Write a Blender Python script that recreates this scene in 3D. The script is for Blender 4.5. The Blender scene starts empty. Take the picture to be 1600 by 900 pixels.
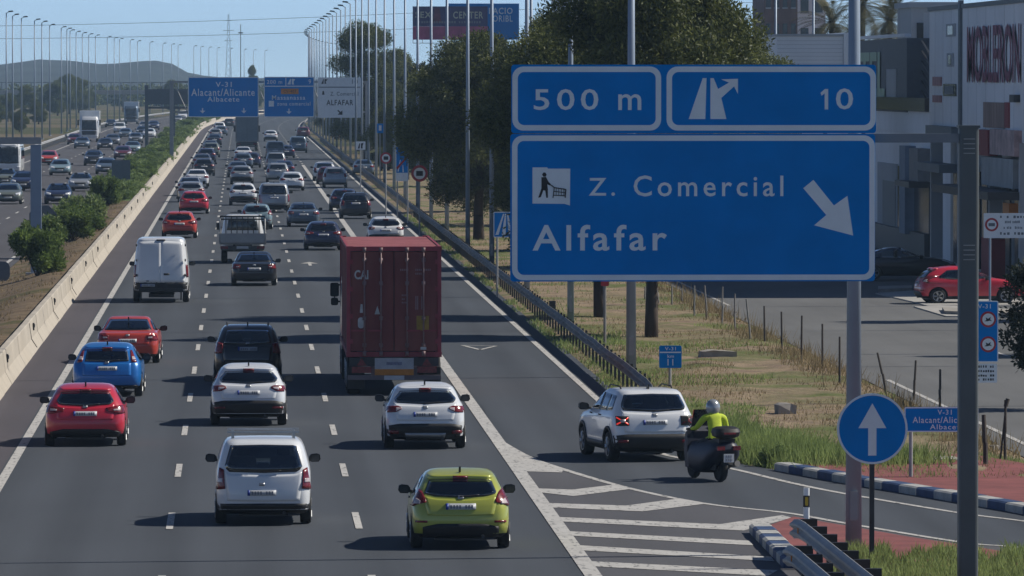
import bpy, math, random
import numpy as np
from mathutils import Vector, Matrix, noise
from mathutils.bvhtree import BVHTree

random.seed(7)
RNG = np.random.default_rng(11)
scene = bpy.context.scene
COL = scene.collection
R = math.radians

# ------------------------------------------------------------------ camera
FPX, CAMH = 11000.0, 8.2          # focal length in photo pixels (1600 wide), eye height above the road
PHI = math.atan(330 / FPX)
THE = math.atan(424 / FPX * math.cos(PHI))
FWD = Vector((math.sin(THE) * math.cos(PHI), math.cos(THE) * math.cos(PHI), -math.sin(PHI)))
RGT = Vector((math.cos(THE), -math.sin(THE), 0))
UPV = RGT.cross(FWD)
cam_data = bpy.data.cameras.new('camera')
cam_data.lens = 36 * FPX / 1600
cam_data.sensor_width = 36
cam_data.clip_start = 1
cam_data.clip_end = 20000
cam = bpy.data.objects.new('camera', cam_data)
COL.objects.link(cam)
cam.matrix_world = Matrix(((RGT.x, UPV.x, -FWD.x, 0), (RGT.y, UPV.y, -FWD.y, 0), (RGT.z, UPV.z, -FWD.z, CAMH), (0, 0, 0, 1)))
scene.camera = cam

# ------------------------------------------------------------------ light
HAZE = 0.00013
SUN_EL, SUN_AZ = R(42), R(84)     # azimuth clockwise from +Y: the sun stands to the right of the road
world = bpy.data.worlds.new('World')
scene.world = world
world.use_nodes = True
wn = world.node_tree
bg = wn.nodes['Background']
sky = wn.nodes.new('ShaderNodeTexSky')
sky.sky_type = 'NISHITA'
sky.sun_disc = False
sky.sun_elevation = SUN_EL
sky.sun_rotation = SUN_AZ
sky.air_density = 0.3
sky.dust_density = 0.0
sky.ozone_density = 2.0
wn.links.new(sky.outputs[0], bg.inputs[0])
bg.inputs[1].default_value = 0.115
sun_d = bpy.data.lights.new('sun', 'SUN')
sun_d.energy = 4.7
sun_d.angle = R(0.5)
sun_d.color = (1.0, 0.94, 0.84)
sun = bpy.data.objects.new('sun', sun_d)
COL.objects.link(sun)
to_sun = Vector((math.sin(SUN_AZ) * math.cos(SUN_EL), math.cos(SUN_AZ) * math.cos(SUN_EL), math.sin(SUN_EL)))
sun.rotation_euler = to_sun.to_track_quat('Z', 'Y').to_euler()
sun.location = (60, 200, 60)
vs = scene.view_settings
vs.view_transform = 'Standard'
vs.look = 'None'
vs.exposure = 0.08
vs.gamma = 1.0
vs.use_curve_mapping = False
scene.cycles.volume_bounces = 0
scene.cycles.max_bounces = 6
scene.cycles.use_denoising = True


# ------------------------------------------------------------------ helpers
def ray(px, py):
    return RGT * ((px - 800) / FPX) + UPV * ((450 - py) / FPX) + FWD


def G(px, py, z=0.0):             # the point at height z seen at a photo pixel
    d = ray(px, py)
    t = (z - CAMH) / d.z
    return (d.x * t, d.y * t)


def PY(px, py, Y):                # (x, z) of a photo pixel at distance Y
    d = ray(px, py)
    t = Y / d.y
    return (d.x * t, CAMH + d.z * t)


def bend(y):                      # the road swings gently right in the distance
    return max(0.0, y - 1050) ** 2 / 24000.0


def link(o, parent=None):
    COL.objects.link(o)
    if parent is not None:
        o.parent = parent
    return o


def tag(o, label=None, cat=None, group=None, kind=None):
    if label: o['label'] = label
    if cat: o['category'] = cat
    if group: o['group'] = group
    if kind: o['kind'] = kind
    return o


def thing(name, label, cat, loc=(0, 0, 0), rz=0.0, group=None):
    o = bpy.data.objects.new(name, None)
    o.empty_display_size = 0.3
    link(o)
    o.location = loc
    o.rotation_euler = (0, 0, rz)
    return tag(o, label, cat, group)


class MB:
    def __init__(self):
        self.v, self.f, self.m = [], [], []

    def add(self, vs_, fs_, mi=0):
        b = len(self.v)
        self.v += [tuple(p) for p in vs_]
        for f in fs_:
            self.f.append(tuple(i + b for i in f))
            self.m.append(mi)
        return self

    def box(self, cx, cy, cz, sx, sy, sz, rz=0.0, mi=0):
        c, s = math.cos(rz), math.sin(rz)
        vs_ = []
        for dz in (-.5, .5):
            for dx, dy in ((-.5, -.5), (.5, -.5), (.5, .5), (-.5, .5)):
                x, y = dx * sx, dy * sy
                vs_.append((cx + x * c - y * s, cy + x * s + y * c, cz + dz * sz))
        return self.add(vs_, [(3, 2, 1, 0), (4, 5, 6, 7), (0, 1, 5, 4), (1, 2, 6, 5), (2, 3, 7, 6), (3, 0, 4, 7)], mi)

    def b2(self, x0, x1, y0, y1, z0, z1, mi=0):
        return self.box((x0 + x1) / 2, (y0 + y1) / 2, (z0 + z1) / 2, x1 - x0, y1 - y0, z1 - z0, 0, mi)

    def tube(self, p0, p1, r0, r1=None, n=8, mi=0):
        r1 = r0 if r1 is None else r1
        p0, p1 = Vector(p0), Vector(p1)
        d = (p1 - p0).normalized()
        a = d.orthogonal().normalized()
        b = d.cross(a)
        vs_ = []
        for p, r in ((p0, r0), (p1, r1)):
            for k in range(n):
                t = 2 * math.pi * k / n
                vs_.append(p + (a * math.cos(t) + b * math.sin(t)) * r)
        fs_ = [(k, (k + 1) % n, n + (k + 1) % n, n + k) for k in range(n)]
        fs_ += [tuple(range(n - 1, -1, -1)), tuple(range(n, 2 * n))]
        return self.add(vs_, fs_, mi)

    def path(self, pts, r, n=6, mi=0):
        for a, b in zip(pts[:-1], pts[1:]):
            self.tube(a, b, r, r, n, mi)
        return self

    def prism(self, poly, d0, d1, axis='y', mi=0):
        """a 2D polygon pulled from d0 to d1 along an axis; polygon in the two other axes."""
        def P(a, b, d):
            return (a, d, b) if axis == 'y' else ((d, a, b) if axis == 'x' else (a, b, d))
        n = len(poly)
        vs_ = [P(a, b, d0) for a, b in poly] + [P(a, b, d1) for a, b in poly]
        fs_ = [tuple(range(n)), tuple(range(2 * n - 1, n - 1, -1))]
        fs_ += [(k, n + k, n + (k + 1) % n, (k + 1) % n) for k in range(n)]
        return self.add(vs_, fs_, mi)

    def ring(self, outer, inner, d0, d1, mi=0):
        """a flat frame in the XZ plane between two outlines of equal point count."""
        n = len(outer)
        vs_ = [(a, d, b) for d in (d0, d1) for (a, b) in outer] + [(a, d, b) for d in (d0, d1) for (a, b) in inner]
        fs_ = []
        for k in range(n):
            j = (k + 1) % n
            fs_ += [(k, j, 2 * n + j, 2 * n + k), (n + j, n + k, 3 * n + k, 3 * n + j),
                    (j, k, n + k, n + j), (2 * n + k, 2 * n + j, 3 * n + j, 3 * n + k)]
        return self.add(vs_, fs_, mi)

    def lathe(self, prof, n=20, axis='x', c=(0, 0, 0), mi=0):
        """profile of (radius, along) turned about an axis."""
        vs_, fs_ = [], []
        for r, a in prof:
            for k in range(n):
                t = 2 * math.pi * k / n
                u, w = r * math.cos(t), r * math.sin(t)
                p = (a, u, w) if axis == 'x' else ((u, w, a) if axis == 'z' else (u, a, w))
                vs_.append((p[0] + c[0], p[1] + c[1], p[2] + c[2]))
        for i in range(len(prof) - 1):
            for k in range(n):
                j = (k + 1) % n
                fs_.append((i * n + k, i * n + j, (i + 1) * n + j, (i + 1) * n + k))
        fs_.append(tuple(range(n - 1, -1, -1)))
        fs_.append(tuple(range((len(prof) - 1) * n, len(prof) * n)))
        return self.add(vs_, fs_, mi)

    def mesh(self, name, mats, smooth=False):
        me = bpy.data.meshes.new(name)
        me.from_pydata(self.v, [], self.f)
        for m in (mats if isinstance(mats, (list, tuple)) else [mats]):
            me.materials.append(m)
        me.polygons.foreach_set('material_index', self.m)
        if smooth:
            me.polygons.foreach_set('use_smooth', [True] * len(self.f))
        me.update()
        fix_normals(me)
        return me

    def build(self, name, mats, parent=None, loc=(0, 0, 0), rz=0.0, smooth=False):
        o = bpy.data.objects.new(name, self.mesh(name, mats, smooth))
        link(o, parent)
        o.location = loc
        o.rotation_euler = (0, 0, rz)
        return o


def fix_normals(me):
    import bmesh
    bm = bmesh.new()
    bm.from_mesh(me)
    bmesh.ops.recalc_face_normals(bm, faces=bm.faces)
    bm.to_mesh(me)
    bm.free()


def smooth_by_angle(o, ang=35):
    me = o.data
    me.polygons.foreach_set('use_smooth', [True] * len(me.polygons))
    import bmesh
    bm = bmesh.new()
    bm.from_mesh(me)
    for e in bm.edges:
        if len(e.link_faces) == 2 and e.calc_face_angle(0) > R(ang):
            e.smooth = False
    bm.to_mesh(me)
    bm.free()
    return o


def rrect(x0, x1, z0, z1, r, n=5):
    pts = []
    for cx, cz, a0 in ((x1 - r, z1 - r, 0), (x0 + r, z1 - r, 90), (x0 + r, z0 + r, 180), (x1 - r, z0 + r, 270)):
        for k in range(n + 1):
            t = R(a0 + 90 * k / n)
            pts.append((cx + r * math.cos(t), cz + r * math.sin(t)))
    return pts


_text_cache = {}


def text_mb(body, x0, x1, z0, z1, d=-0.004, bold=0.0, spacing=1.0):
    """lettering filling a rectangle of the XZ plane, read from -Y, as a thin solid."""
    cu = bpy.data.curves.new('lettering', 'FONT')
    cu.body = body
    cu.size = 1
    cu.space_character = spacing
    cu.offset = bold
    cu.resolution_u = 3
    ob = bpy.data.objects.new('lettering', cu)
    COL.objects.link(ob)
    dg = bpy.context.evaluated_depsgraph_get()
    me = bpy.data.meshes.new_from_object(ob.evaluated_get(dg))
    vs_ = [v.co.copy() for v in me.vertices]
    fs_ = [tuple(p.vertices) for p in me.polygons]
    bpy.data.objects.remove(ob)
    bpy.data.curves.remove(cu)
    bpy.data.meshes.remove(me)
    ax0, ax1 = min(v.x for v in vs_), max(v.x for v in vs_)
    ay0, ay1 = min(v.y for v in vs_), max(v.y for v in vs_)
    mb = MB()
    mb.add([(x0 + (v.x - ax0) / (ax1 - ax0) * (x1 - x0), d, z0 + (v.y - ay0) / max(1e-6, ay1 - ay0) * (z1 - z0)) for v in vs_], fs_)
    return mb


# ------------------------------------------------------------------ materials
MATS = {}


def new_mat(name):
    m = bpy.data.materials.new(name)
    m.use_nodes = True
    nt = m.node_tree
    return m, nt, nt.nodes['Principled BSDF']


def mat(name, col, rough=0.6, metal=0.0, var=0.12, scale=3.0, coat=0.0, emit=None, bump=0.0, bscale=40.0, spec=0.5, stretch=(1, 1, 1), col2=None, detail=4.0):
    if name in MATS:
        return MATS[name]
    m, nt, b = new_mat(name)
    N, L = nt.nodes, nt.links
    tc = N.new('ShaderNodeTexCoord')
    mp = N.new('ShaderNodeMapping')
    mp.inputs['Scale'].default_value = stretch
    L.new(tc.outputs['Object'], mp.inputs['Vector'])
    nz = N.new('ShaderNodeTexNoise')
    nz.inputs['Scale'].default_value = scale
    nz.inputs['Detail'].default_value = detail
    nz.inputs['Roughness'].default_value = 0.6
    L.new(mp.outputs[0], nz.inputs['Vector'])
    rp = N.new('ShaderNodeValToRGB')
    rp.color_ramp.elements[0].position = 0.3
    rp.color_ramp.elements[1].position = 0.7
    c2 = col2 or col
    rp.color_ramp.elements[0].color = tuple(c * (1 - var) for c in col) + (1,)
    rp.color_ramp.elements[1].color = tuple(min(1, c * (1 + var)) for c in c2) + (1,)
    L.new(nz.outputs['Fac'], rp.inputs['Fac'])
    L.new(rp.outputs['Color'], b.inputs['Base Color'])
    b.inputs['Roughness'].default_value = rough
    b.inputs['Metallic'].default_value = metal
    b.inputs['Specular IOR Level'].default_value = spec
    if coat:
        b.inputs['Coat Weight'].default_value = coat
        b.inputs['Coat Roughness'].default_value = 0.06
    if emit:
        b.inputs['Emission Color'].default_value = tuple(emit[:3]) + (1,)
        b.inputs['Emission Strength'].default_value = emit[3]
    if bump:
        n2 = N.new('ShaderNodeTexNoise')
        n2.inputs['Scale'].default_value = bscale
        n2.inputs['Detail'].default_value = 3
        L.new(mp.outputs[0], n2.inputs['Vector'])
        bp = N.new('ShaderNodeBump')
        bp.inputs['Strength'].default_value = bump
        bp.inputs['Distance'].default_value = 0.02
        L.new(n2.outputs['Fac'], bp.inputs['Height'])
        L.new(bp.outputs[0], b.inputs['Normal'])
    MATS[name] = m
    return m


def asphalt(name, col, streak=0.2, patch=0.25, tracks=None):
    """asphalt with long wear streaks, blotches, repair patches, fine grain and cracks."""
    m, nt, b = new_mat(name)
    N, L = nt.nodes, nt.links
    tc = N.new('ShaderNodeTexCoord')

    def nz(scale, stretch, detail=4):
        mp = N.new('ShaderNodeMapping')
        mp.inputs['Scale'].default_value = stretch
        L.new(tc.outputs['Object'], mp.inputs['Vector'])
        n = N.new('ShaderNodeTexNoise')
        n.inputs['Scale'].default_value = scale
        n.inputs['Detail'].default_value = detail
        L.new(mp.outputs[0], n.inputs['Vector'])
        return n.outputs['Fac']

    def math_(op, a, c):
        n = N.new('ShaderNodeMath')
        n.operation = op
        for i, x in enumerate((a, c)):
            if isinstance(x, (int, float)):
                n.inputs[i].default_value = x
            else:
                L.new(x, n.inputs[i])
        return n.outputs[0]
    s = nz(1.6, (1, 0.012, 1))
    p = nz(0.22, (1, 0.35, 1))
    g = nz(28, (1, 0.5, 1), 2)
    v = math_('ADD', math_('MULTIPLY', math_('SUBTRACT', s, 0.5), 2.4 * streak), 1.0)
    v = math_('ADD', v, math_('MULTIPLY', math_('SUBTRACT', p, 0.5), 2.0 * patch))
    v = math_('ADD', v, math_('MULTIPLY', math_('SUBTRACT', g, 0.5), 0.5))
    if tracks:
        # wheel tracks polished paler, an oil-dark strip down the middle of each lane
        sx = N.new('ShaderNodeSeparateXYZ')
        L.new(tc.outputs['Object'], sx.inputs[0])
        u = math_('MULTIPLY', math_('SUBTRACT', sx.outputs[0], tracks[0]), 2 * math.pi * 2 / tracks[1])
        c_ = N.new('ShaderNodeMath')
        c_.operation = 'COSINE'
        L.new(u, c_.inputs[0])
        v = math_('SUBTRACT', v, math_('MULTIPLY', c_.outputs[0], 0.09))
    mx = N.new('ShaderNodeMix')
    mx.data_type = 'RGBA'
    mx.blend_type = 'MULTIPLY'
    mx.inputs[0].default_value = 1
    mx.inputs[6].default_value = tuple(col) + (1,)
    cb = N.new('ShaderNodeCombineColor')
    for i in range(3):
        L.new(v, cb.inputs[i])
    L.new(cb.outputs[0], mx.inputs[7])
    L.new(mx.outputs[2], b.inputs['Base Color'])
    b.inputs['Roughness'].default_value = 0.85
    b.inputs['Specular IOR Level'].default_value = 0.25
    return m


def leaf_mat(name, c1, c2, scale=0.8, rough=0.55, thin=.28):
    m, nt, b = new_mat(name)
    N, L = nt.nodes, nt.links
    geo = N.new('ShaderNodeNewGeometry')
    tc = N.new('ShaderNodeTexCoord')
    nz = N.new('ShaderNodeTexNoise')
    nz.inputs['Scale'].default_value = scale
    nz.inputs['Detail'].default_value = 3
    L.new(tc.outputs['Object'], nz.inputs['Vector'])
    ad = N.new('ShaderNodeMath')
    ad.operation = 'MULTIPLY_ADD'
    L.new(geo.outputs['Random Per Island'], ad.inputs[0])
    ad.inputs[1].default_value = 0.5
    sb = N.new('ShaderNodeMath')
    sb.operation = 'SUBTRACT'
    L.new(nz.outputs['Fac'], sb.inputs[0])
    sb.inputs[1].default_value = 0.25
    L.new(sb.outputs[0], ad.inputs[2])
    rp = N.new('ShaderNodeValToRGB')
    rp.color_ramp.elements[0].position = 0.2
    rp.color_ramp.elements[1].position = 0.85
    rp.color_ramp.elements[0].color = tuple(c1) + (1,)
    rp.color_ramp.elements[1].color = tuple(c2) + (1,)
    L.new(ad.outputs[0], rp.inputs['Fac'])
    L.new(rp.outputs['Color'], b.inputs['Base Color'])
    b.inputs['Roughness'].default_value = rough
    b.inputs['Specular IOR Level'].default_value = 0.3
    tr = N.new('ShaderNodeBsdfTranslucent')
    L.new(rp.outputs['Color'], tr.inputs['Color'])
    mixs = N.new('ShaderNodeMixShader')
    mixs.inputs[0].default_value = thin
    L.new(b.outputs[0], mixs.inputs[1])
    L.new(tr.outputs[0], mixs.inputs[2])
    L.new(mixs.outputs[0], N['Material Output'].inputs['Surface'])
    return m


def ground_mat(name, dry, soil, green, gscale=0.12, bias=0.5):
    """dry grass, bare soil and green patches mixed by noise."""
    m, nt, b = new_mat(name)
    N, L = nt.nodes, nt.links
    tc = N.new('ShaderNodeTexCoord')

    def nz(scale, detail=5):
        n = N.new('ShaderNodeTexNoise')
        n.inputs['Scale'].default_value = scale
        n.inputs['Detail'].default_value = detail
        L.new(tc.outputs['Object'], n.inputs['Vector'])
        return n.outputs['Fac']

    def ramp(f, a, c, p0, p1):
        r = N.new('ShaderNodeValToRGB')
        r.color_ramp.elements[0].position = p0
        r.color_ramp.elements[1].position = p1
        r.color_ramp.elements[0].color = tuple(a) + (1,)
        r.color_ramp.elements[1].color = tuple(c) + (1,)
        L.new(f, r.inputs['Fac'])
        return r.outputs['Color']
    base = ramp(nz(0.9), soil, dry, 0.35, 0.6)
    msk = ramp(nz(gscale), (0, 0, 0), (1, 1, 1), bias - 0.06, bias + 0.1)
    mx = N.new('ShaderNodeMix')
    mx.data_type = 'RGBA'
    L.new(msk, mx.inputs[0])
    L.new(base, mx.inputs[6])
    L.new(ramp(nz(2.5), tuple(c * 0.7 for c in green), green, 0.3, 0.7), mx.inputs[7])
    fine = ramp(nz(16, 3), (0.65, 0.65, 0.65), (1.2, 1.2, 1.2), 0.3, 0.7)
    m2 = N.new('ShaderNodeMix')
    m2.data_type = 'RGBA'
    m2.blend_type = 'MULTIPLY'
    m2.inputs[0].default_value = 1
    L.new(mx.outputs[2], m2.inputs[6])
    L.new(fine, m2.inputs[7])
    L.new(m2.outputs[2], b.inputs['Base Color'])
    b.inputs['Roughness'].default_value = 0.95
    b.inputs['Specular IOR Level'].default_value = 0.115
    bp = N.new('ShaderNodeBump')
    bp.inputs['Strength'].default_value = 0.6
    bp.inputs['Distance'].default_value = 0.08
    L.new(nz(5), bp.inputs['Height'])
    L.new(bp.outputs[0], b.inputs['Normal'])
    return m


def worn_paint(name, col):
    m = mat(name, col, 0.8, var=0.14, scale=2.5, detail=8)
    nt = m.node_tree
    N, L = nt.nodes, nt.links
    b = N['Principled BSDF']
    src = b.inputs['Base Color'].links[0].from_socket
    tc = N.new('ShaderNodeTexCoord')
    mp = N.new('ShaderNodeMapping')
    mp.inputs['Scale'].default_value = (1, .22, 1)
    L.new(tc.outputs['Object'], mp.inputs['Vector'])
    nz = N.new('ShaderNodeTexNoise')
    nz.inputs['Scale'].default_value = 9
    nz.inputs['Detail'].default_value = 8
    nz.inputs['Roughness'].default_value = .7
    L.new(mp.outputs[0], nz.inputs['Vector'])
    rp = N.new('ShaderNodeValToRGB')
    rp.color_ramp.elements[0].position = .36
    rp.color_ramp.elements[1].position = .46
    L.new(nz.outputs['Fac'], rp.inputs['Fac'])
    mx = N.new('ShaderNodeMix')
    mx.data_type = 'RGBA'
    L.new(rp.outputs['Color'], mx.inputs[0])
    mx.inputs[6].default_value = (.13, .13, .13, 1)
    L.new(src, mx.inputs[7])
    L.new(mx.outputs[2], b.inputs['Base Color'])
    return m


def clear_glass(name, tint, gloss=.12):
    m, nt, b = new_mat(name)
    N, L = nt.nodes, nt.links
    N.remove(b)
    tr = N.new('ShaderNodeBsdfTransparent')
    tr.inputs['Color'].default_value = tuple(tint) + (1,)
    gl = N.new('ShaderNodeBsdfGlossy')
    gl.inputs['Roughness'].default_value = .04
    gl.inputs['Color'].default_value = (.9, .95, 1, 1)
    fr = N.new('ShaderNodeFresnel')
    fr.inputs['IOR'].default_value = 1.5
    ad = N.new('ShaderNodeMath')
    ad.operation = 'ADD'
    L.new(fr.outputs[0], ad.inputs[0])
    ad.inputs[1].default_value = gloss - .04
    mx = N.new('ShaderNodeMixShader')
    L.new(ad.outputs[0], mx.inputs[0])
    L.new(tr.outputs[0], mx.inputs[1])
    L.new(gl.outputs[0], mx.inputs[2])
    L.new(mx.outputs[0], N['Material Output'].inputs['Surface'])
    return m


M_ASPH = asphalt('asphalt', (0.058, 0.066, 0.078), 0.2, 0.2, tracks=(-1.3, 3.5))
M_ASPH2 = asphalt('asphalt_left', (0.078, 0.076, 0.082), 0.16, 0.16)
M_SHOULD = asphalt('asphalt_shoulder', (0.076, 0.069, 0.077), 0.14, 0.2)
M_GORE = asphalt('asphalt_gore', (0.088, 0.088, 0.096), 0.14, 0.3)
M_SERV = asphalt('asphalt_service', (0.128, 0.13, 0.13), 0.12, 0.35)
M_PAINT = worn_paint('road_paint', (0.43, 0.42, 0.40))
M_CONC = mat('concrete_barrier_face', (0.41, 0.37, 0.31), 0.9, var=0.14, scale=0.7, bump=0.15, bscale=12, detail=8)
M_CONC2 = mat('old_concrete', (0.3, 0.28, 0.25), 0.9, var=0.2, scale=2.0, bump=0.3, bscale=10)
M_RED = mat('red_pavement', (0.2, 0.06, 0.055), 0.9, var=0.25, scale=1.2, bump=0.2, detail=8)
M_KBLUE = mat('kerb_blue_paint', (0.03, 0.06, 0.14), 0.7, var=0.3, scale=4)
M_KWHITE = mat('kerb_white_paint', (0.38, 0.38, 0.36), 0.7, var=0.25, scale=4)
M_GALV = mat('galvanised_steel', (0.33, 0.335, 0.335), 0.6, metal=0.1, var=0.12, scale=1.5)
M_GALVD = mat('weathered_rail_steel', (0.2, 0.195, 0.185), 0.75, metal=0.0, var=0.25, scale=1.2)
M_POLE = mat('lamp_pole_steel', (0.25, 0.31, 0.39), 0.5, metal=0.2, var=0.1, scale=0.8)
M_DPOLE = mat('sign_mast_steel', (0.10, 0.115, 0.12), 0.5, metal=0.2, var=0.12, scale=1)
M_BLACK = mat('black_plastic', (0.012, 0.012, 0.013), 0.55, var=0.2, scale=6)
M_DARK = mat('dark_metal', (0.035, 0.037, 0.04), 0.5, var=0.2, scale=4)
M_RUBBER = mat('tyre_rubber', (0.014, 0.014, 0.014), 0.85, var=0.2, scale=8)
M_RIM = mat('alloy_rim', (0.35, 0.36, 0.37), 0.35, metal=0.7, var=0.08)
M_GLASS = mat('tinted_car_glass', (0.010, 0.013, 0.016), 0.05, var=0.5, scale=3.2, spec=0.7, col2=(.035, .042, .046))  # paler blotches put into the colour stand for light seen through the glass
M_GLASS2 = mat('green_car_glass', (0.018, 0.026, 0.026), 0.06, var=0.4, scale=3.5, spec=0.7, col2=(.07, .085, .08))  # seen-through light painted in as paler green blotches
M_TAIL = mat('tail_light_red', (0.15, 0.010, 0.014), 0.25, var=0.5, scale=14, coat=0.3)
M_TAILW = mat('tail_light_clear', (0.5, 0.42, 0.42), 0.2, var=0.2, scale=9, coat=0.5)
M_TAILON = mat('brake_light_lit', (0.5, 0.03, 0.02), 0.3, emit=(1, 0.05, 0.03, 0.6))
M_HEAD = mat('headlight_lens', (0.6, 0.62, 0.65), 0.12, var=0.15, scale=8, coat=0.6)
M_HEADON = mat('headlight_lit', (0.9, 0.9, 0.9), 0.2, emit=(0.95, 0.97, 1, 1.6))
M_CLEAR = clear_glass('clear_car_glass', (.62, .7, .67))
M_PRIVACY = clear_glass('dark_car_glass', (.3, .35, .36))
M_SEAT = mat('seat_fabric', (.03, .03, .034), .9, var=.2)
M_PLATE = mat('number_plate_white', (0.42, 0.44, 0.47), 0.5, var=0.06)
M_PLATEB = mat('number_plate_blue', (0.02, 0.05, 0.3), 0.5)
M_INK = mat('dark_ink', (0.02, 0.02, 0.022), 0.6)
M_WHITEP = mat('white_panel', (0.62, 0.63, 0.64), 0.55, var=0.05)
M_SBLUE = mat('sign_blue', (0.0, 0.22, 0.62), 0.6, var=0.09, scale=1.2, detail=8, spec=.05)
M_SBLUE2 = mat('sign_blue_far', (0.0, 0.22, 0.6), 0.6, var=0.05, scale=0.7, spec=.05)
M_SWHITE = mat('sign_white', (0.78, 0.82, 0.84), 0.5, var=0.06, scale=2)
M_SFARW = mat('sign_white_far', (0.82, 0.84, 0.84), 0.5, var=0.05)
M_SBACK = mat('sign_back_grey', (0.15, 0.17, 0.185), 0.6, metal=0.2, var=0.1)
M_SRED = mat('sign_red', (0.42, 0.02, 0.03), 0.5, var=0.08)
M_ORANGE = mat('sign_orange', (0.6, 0.2, 0.02), 0.5, var=0.08)
M_YELLOW = mat('yellow_plastic', (0.6, 0.4, 0.02), 0.5, var=0.1)
M_TRUNK = mat('bark', (0.055, 0.04, 0.03), 0.95, var=0.35, scale=3, bump=0.6, bscale=8, stretch=(1, 1, 0.25))
M_WOOD = mat('weathered_wood', (0.06, 0.05, 0.042), 0.9, var=0.3, scale=5, stretch=(1, 1, 0.2))
M_PINE = leaf_mat('pine_needles', (0.018, 0.032, 0.013), (0.18, 0.2, 0.055), 0.4, thin=.32)
M_BROAD = leaf_mat('broad_leaves', (0.03, 0.048, 0.015), (0.19, 0.21, 0.055), 0.4, thin=.35)
M_OLEA = leaf_mat('oleander_leaves', (0.055, 0.095, 0.028), (0.22, 0.3, 0.08), 0.7, thin=.45)
M_OLEA2 = leaf_mat('oleander_leaves_dull', (0.09, 0.14, 0.045), (0.3, 0.38, 0.14), 0.9, thin=.45)
M_CYP = leaf_mat('cypress_leaves', (0.012, 0.02, 0.012), (0.035, 0.045, 0.02), 0.9)
M_PALM = leaf_mat('palm_leaves', (0.05, 0.06, 0.025), (0.17, 0.15, 0.07), 0.6)
M_GRASSG = leaf_mat('green_grass', (0.14, 0.19, 0.06), (0.32, 0.40, 0.14), 0.5, 0.8, thin=.5)
M_GRASSD = leaf_mat('dry_grass', (0.17, 0.13, 0.07), (0.33, 0.26, 0.14), 0.5, 0.9, thin=.4)
M_GROUND = ground_mat('field_ground', (0.17, 0.14, 0.085), (0.11, 0.085, 0.06), (0.075, 0.085, 0.03), 0.02, 0.5)
M_VERGE = ground_mat('verge_ground', (0.29, 0.225, 0.15), (0.2, 0.15, 0.11), (0.14, 0.165, 0.06), 0.22, 0.52)
M_MED = ground_mat('median_ground', (0.2, 0.15, 0.095), (0.13, 0.095, 0.065), (0.09, 0.095, 0.035), 0.15, 0.6)
M_MEDG = ground_mat('median_green', (0.17, 0.21, 0.08), (0.15, 0.16, 0.08), (0.13, 0.19, 0.06), 0.1, 0.45)
M_HILL = mat('hill_scrub', (0.022, 0.032, 0.03), 0.95, var=0.6, scale=0.02, detail=8)
M_SKIN = mat('skin', (0.38, 0.22, 0.15), 0.6)
M_HIVIS = mat('hi_vis_yellow', (0.5, 0.62, 0.04), 0.8, var=0.15, scale=6)
M_CLOTH = mat('dark_cloth', (0.018, 0.02, 0.028), 0.9, var=0.25, scale=8)
M_HELMET = mat('grey_helmet', (0.32, 0.34, 0.36), 0.25, metal=0.3, coat=0.6, var=0.05)
M_BLUECL = mat('blue_cloth', (0.03, 0.06, 0.28), 0.9, var=0.2, scale=8)
M_CREAM = mat('white_render', (0.82, 0.84, 0.86), 0.85, var=0.08, scale=0.25, detail=8)
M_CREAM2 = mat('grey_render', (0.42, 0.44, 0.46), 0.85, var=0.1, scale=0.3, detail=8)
M_BRICK = mat('brick_render', (0.17, 0.10, 0.085), 0.9, var=0.15, scale=0.6)
M_MAUVE = mat('mauve_cladding', (0.22, 0.2, 0.25), 0.8, var=0.1, scale=0.5)
M_WIN = mat('dark_window', (0.018, 0.02, 0.024), 0.15, var=0.3, scale=0.6)
M_MAROON = mat('maroon_lettering', (0.18, 0.012, 0.05), 0.6)
M_LIME = mat('pale_green_lettering', (0.3, 0.42, 0.28), 0.6)
M_SHOPRED = mat('shop_red_panel', (0.25, 0.025, 0.03), 0.6, var=0.2, scale=1)

# ================================================================== GROUND, ROADS, MARKINGS
def sheet(name, pts, z, m, kind='structure', sub=None):
    mb = MB()
    mb.add([(x, y, z) for x, y in pts], [tuple(range(len(pts)))])
    o = mb.build(name, m)
    if o.data.polygons[0].normal.z < 0:
        o.data.flip_normals()
    return tag(o, kind=kind)


def strip_pts(x0, x1, ys):
    L_ = [(x0 + bend(y), y) for y in ys]
    R_ = [(x1 + bend(y), y) for y in ys]
    return L_, R_


def strip(mb, x0, x1, ys, z):
    L_, R_ = strip_pts(x0, x1, ys)
    b = [(x, y, z) for x, y in L_] + [(x, y, z) for x, y in R_]
    n = len(L_)
    mb.add(b, [(i, n + i, n + i + 1, i + 1) for i in range(n - 1)])


def frange(a, b, s):
    out = [a]
    while out[-1] + s < b - 1e-6:
        out.append(out[-1] + s)
    return out + [b]


# the far ground, out to the horizon
mb = MB()
mb.add([(-2400, -40, -.06), (2400, -40, -.06), (2400, 4400, -.06), (-2400, 4400, -.06)], [(0, 1, 2, 3)])
tag(mb.build('ground', M_GROUND), kind='structure')

YS = frange(60, 1050, 66) + frange(1100, 2600, 50)
def road(name, x0, x1, z, m):
    mb = MB()
    strip(mb, x0, x1, YS, z)
    return tag(mb.build(name, m), kind='structure')
road('road', -5.0, 9.75, 0.0, M_ASPH)
road('road_shoulder', -6.2, -5.0, 0.0, M_SHOULD)
road('road_opposite', -22.2, -9.9, 0.0, M_ASPH2)

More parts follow.
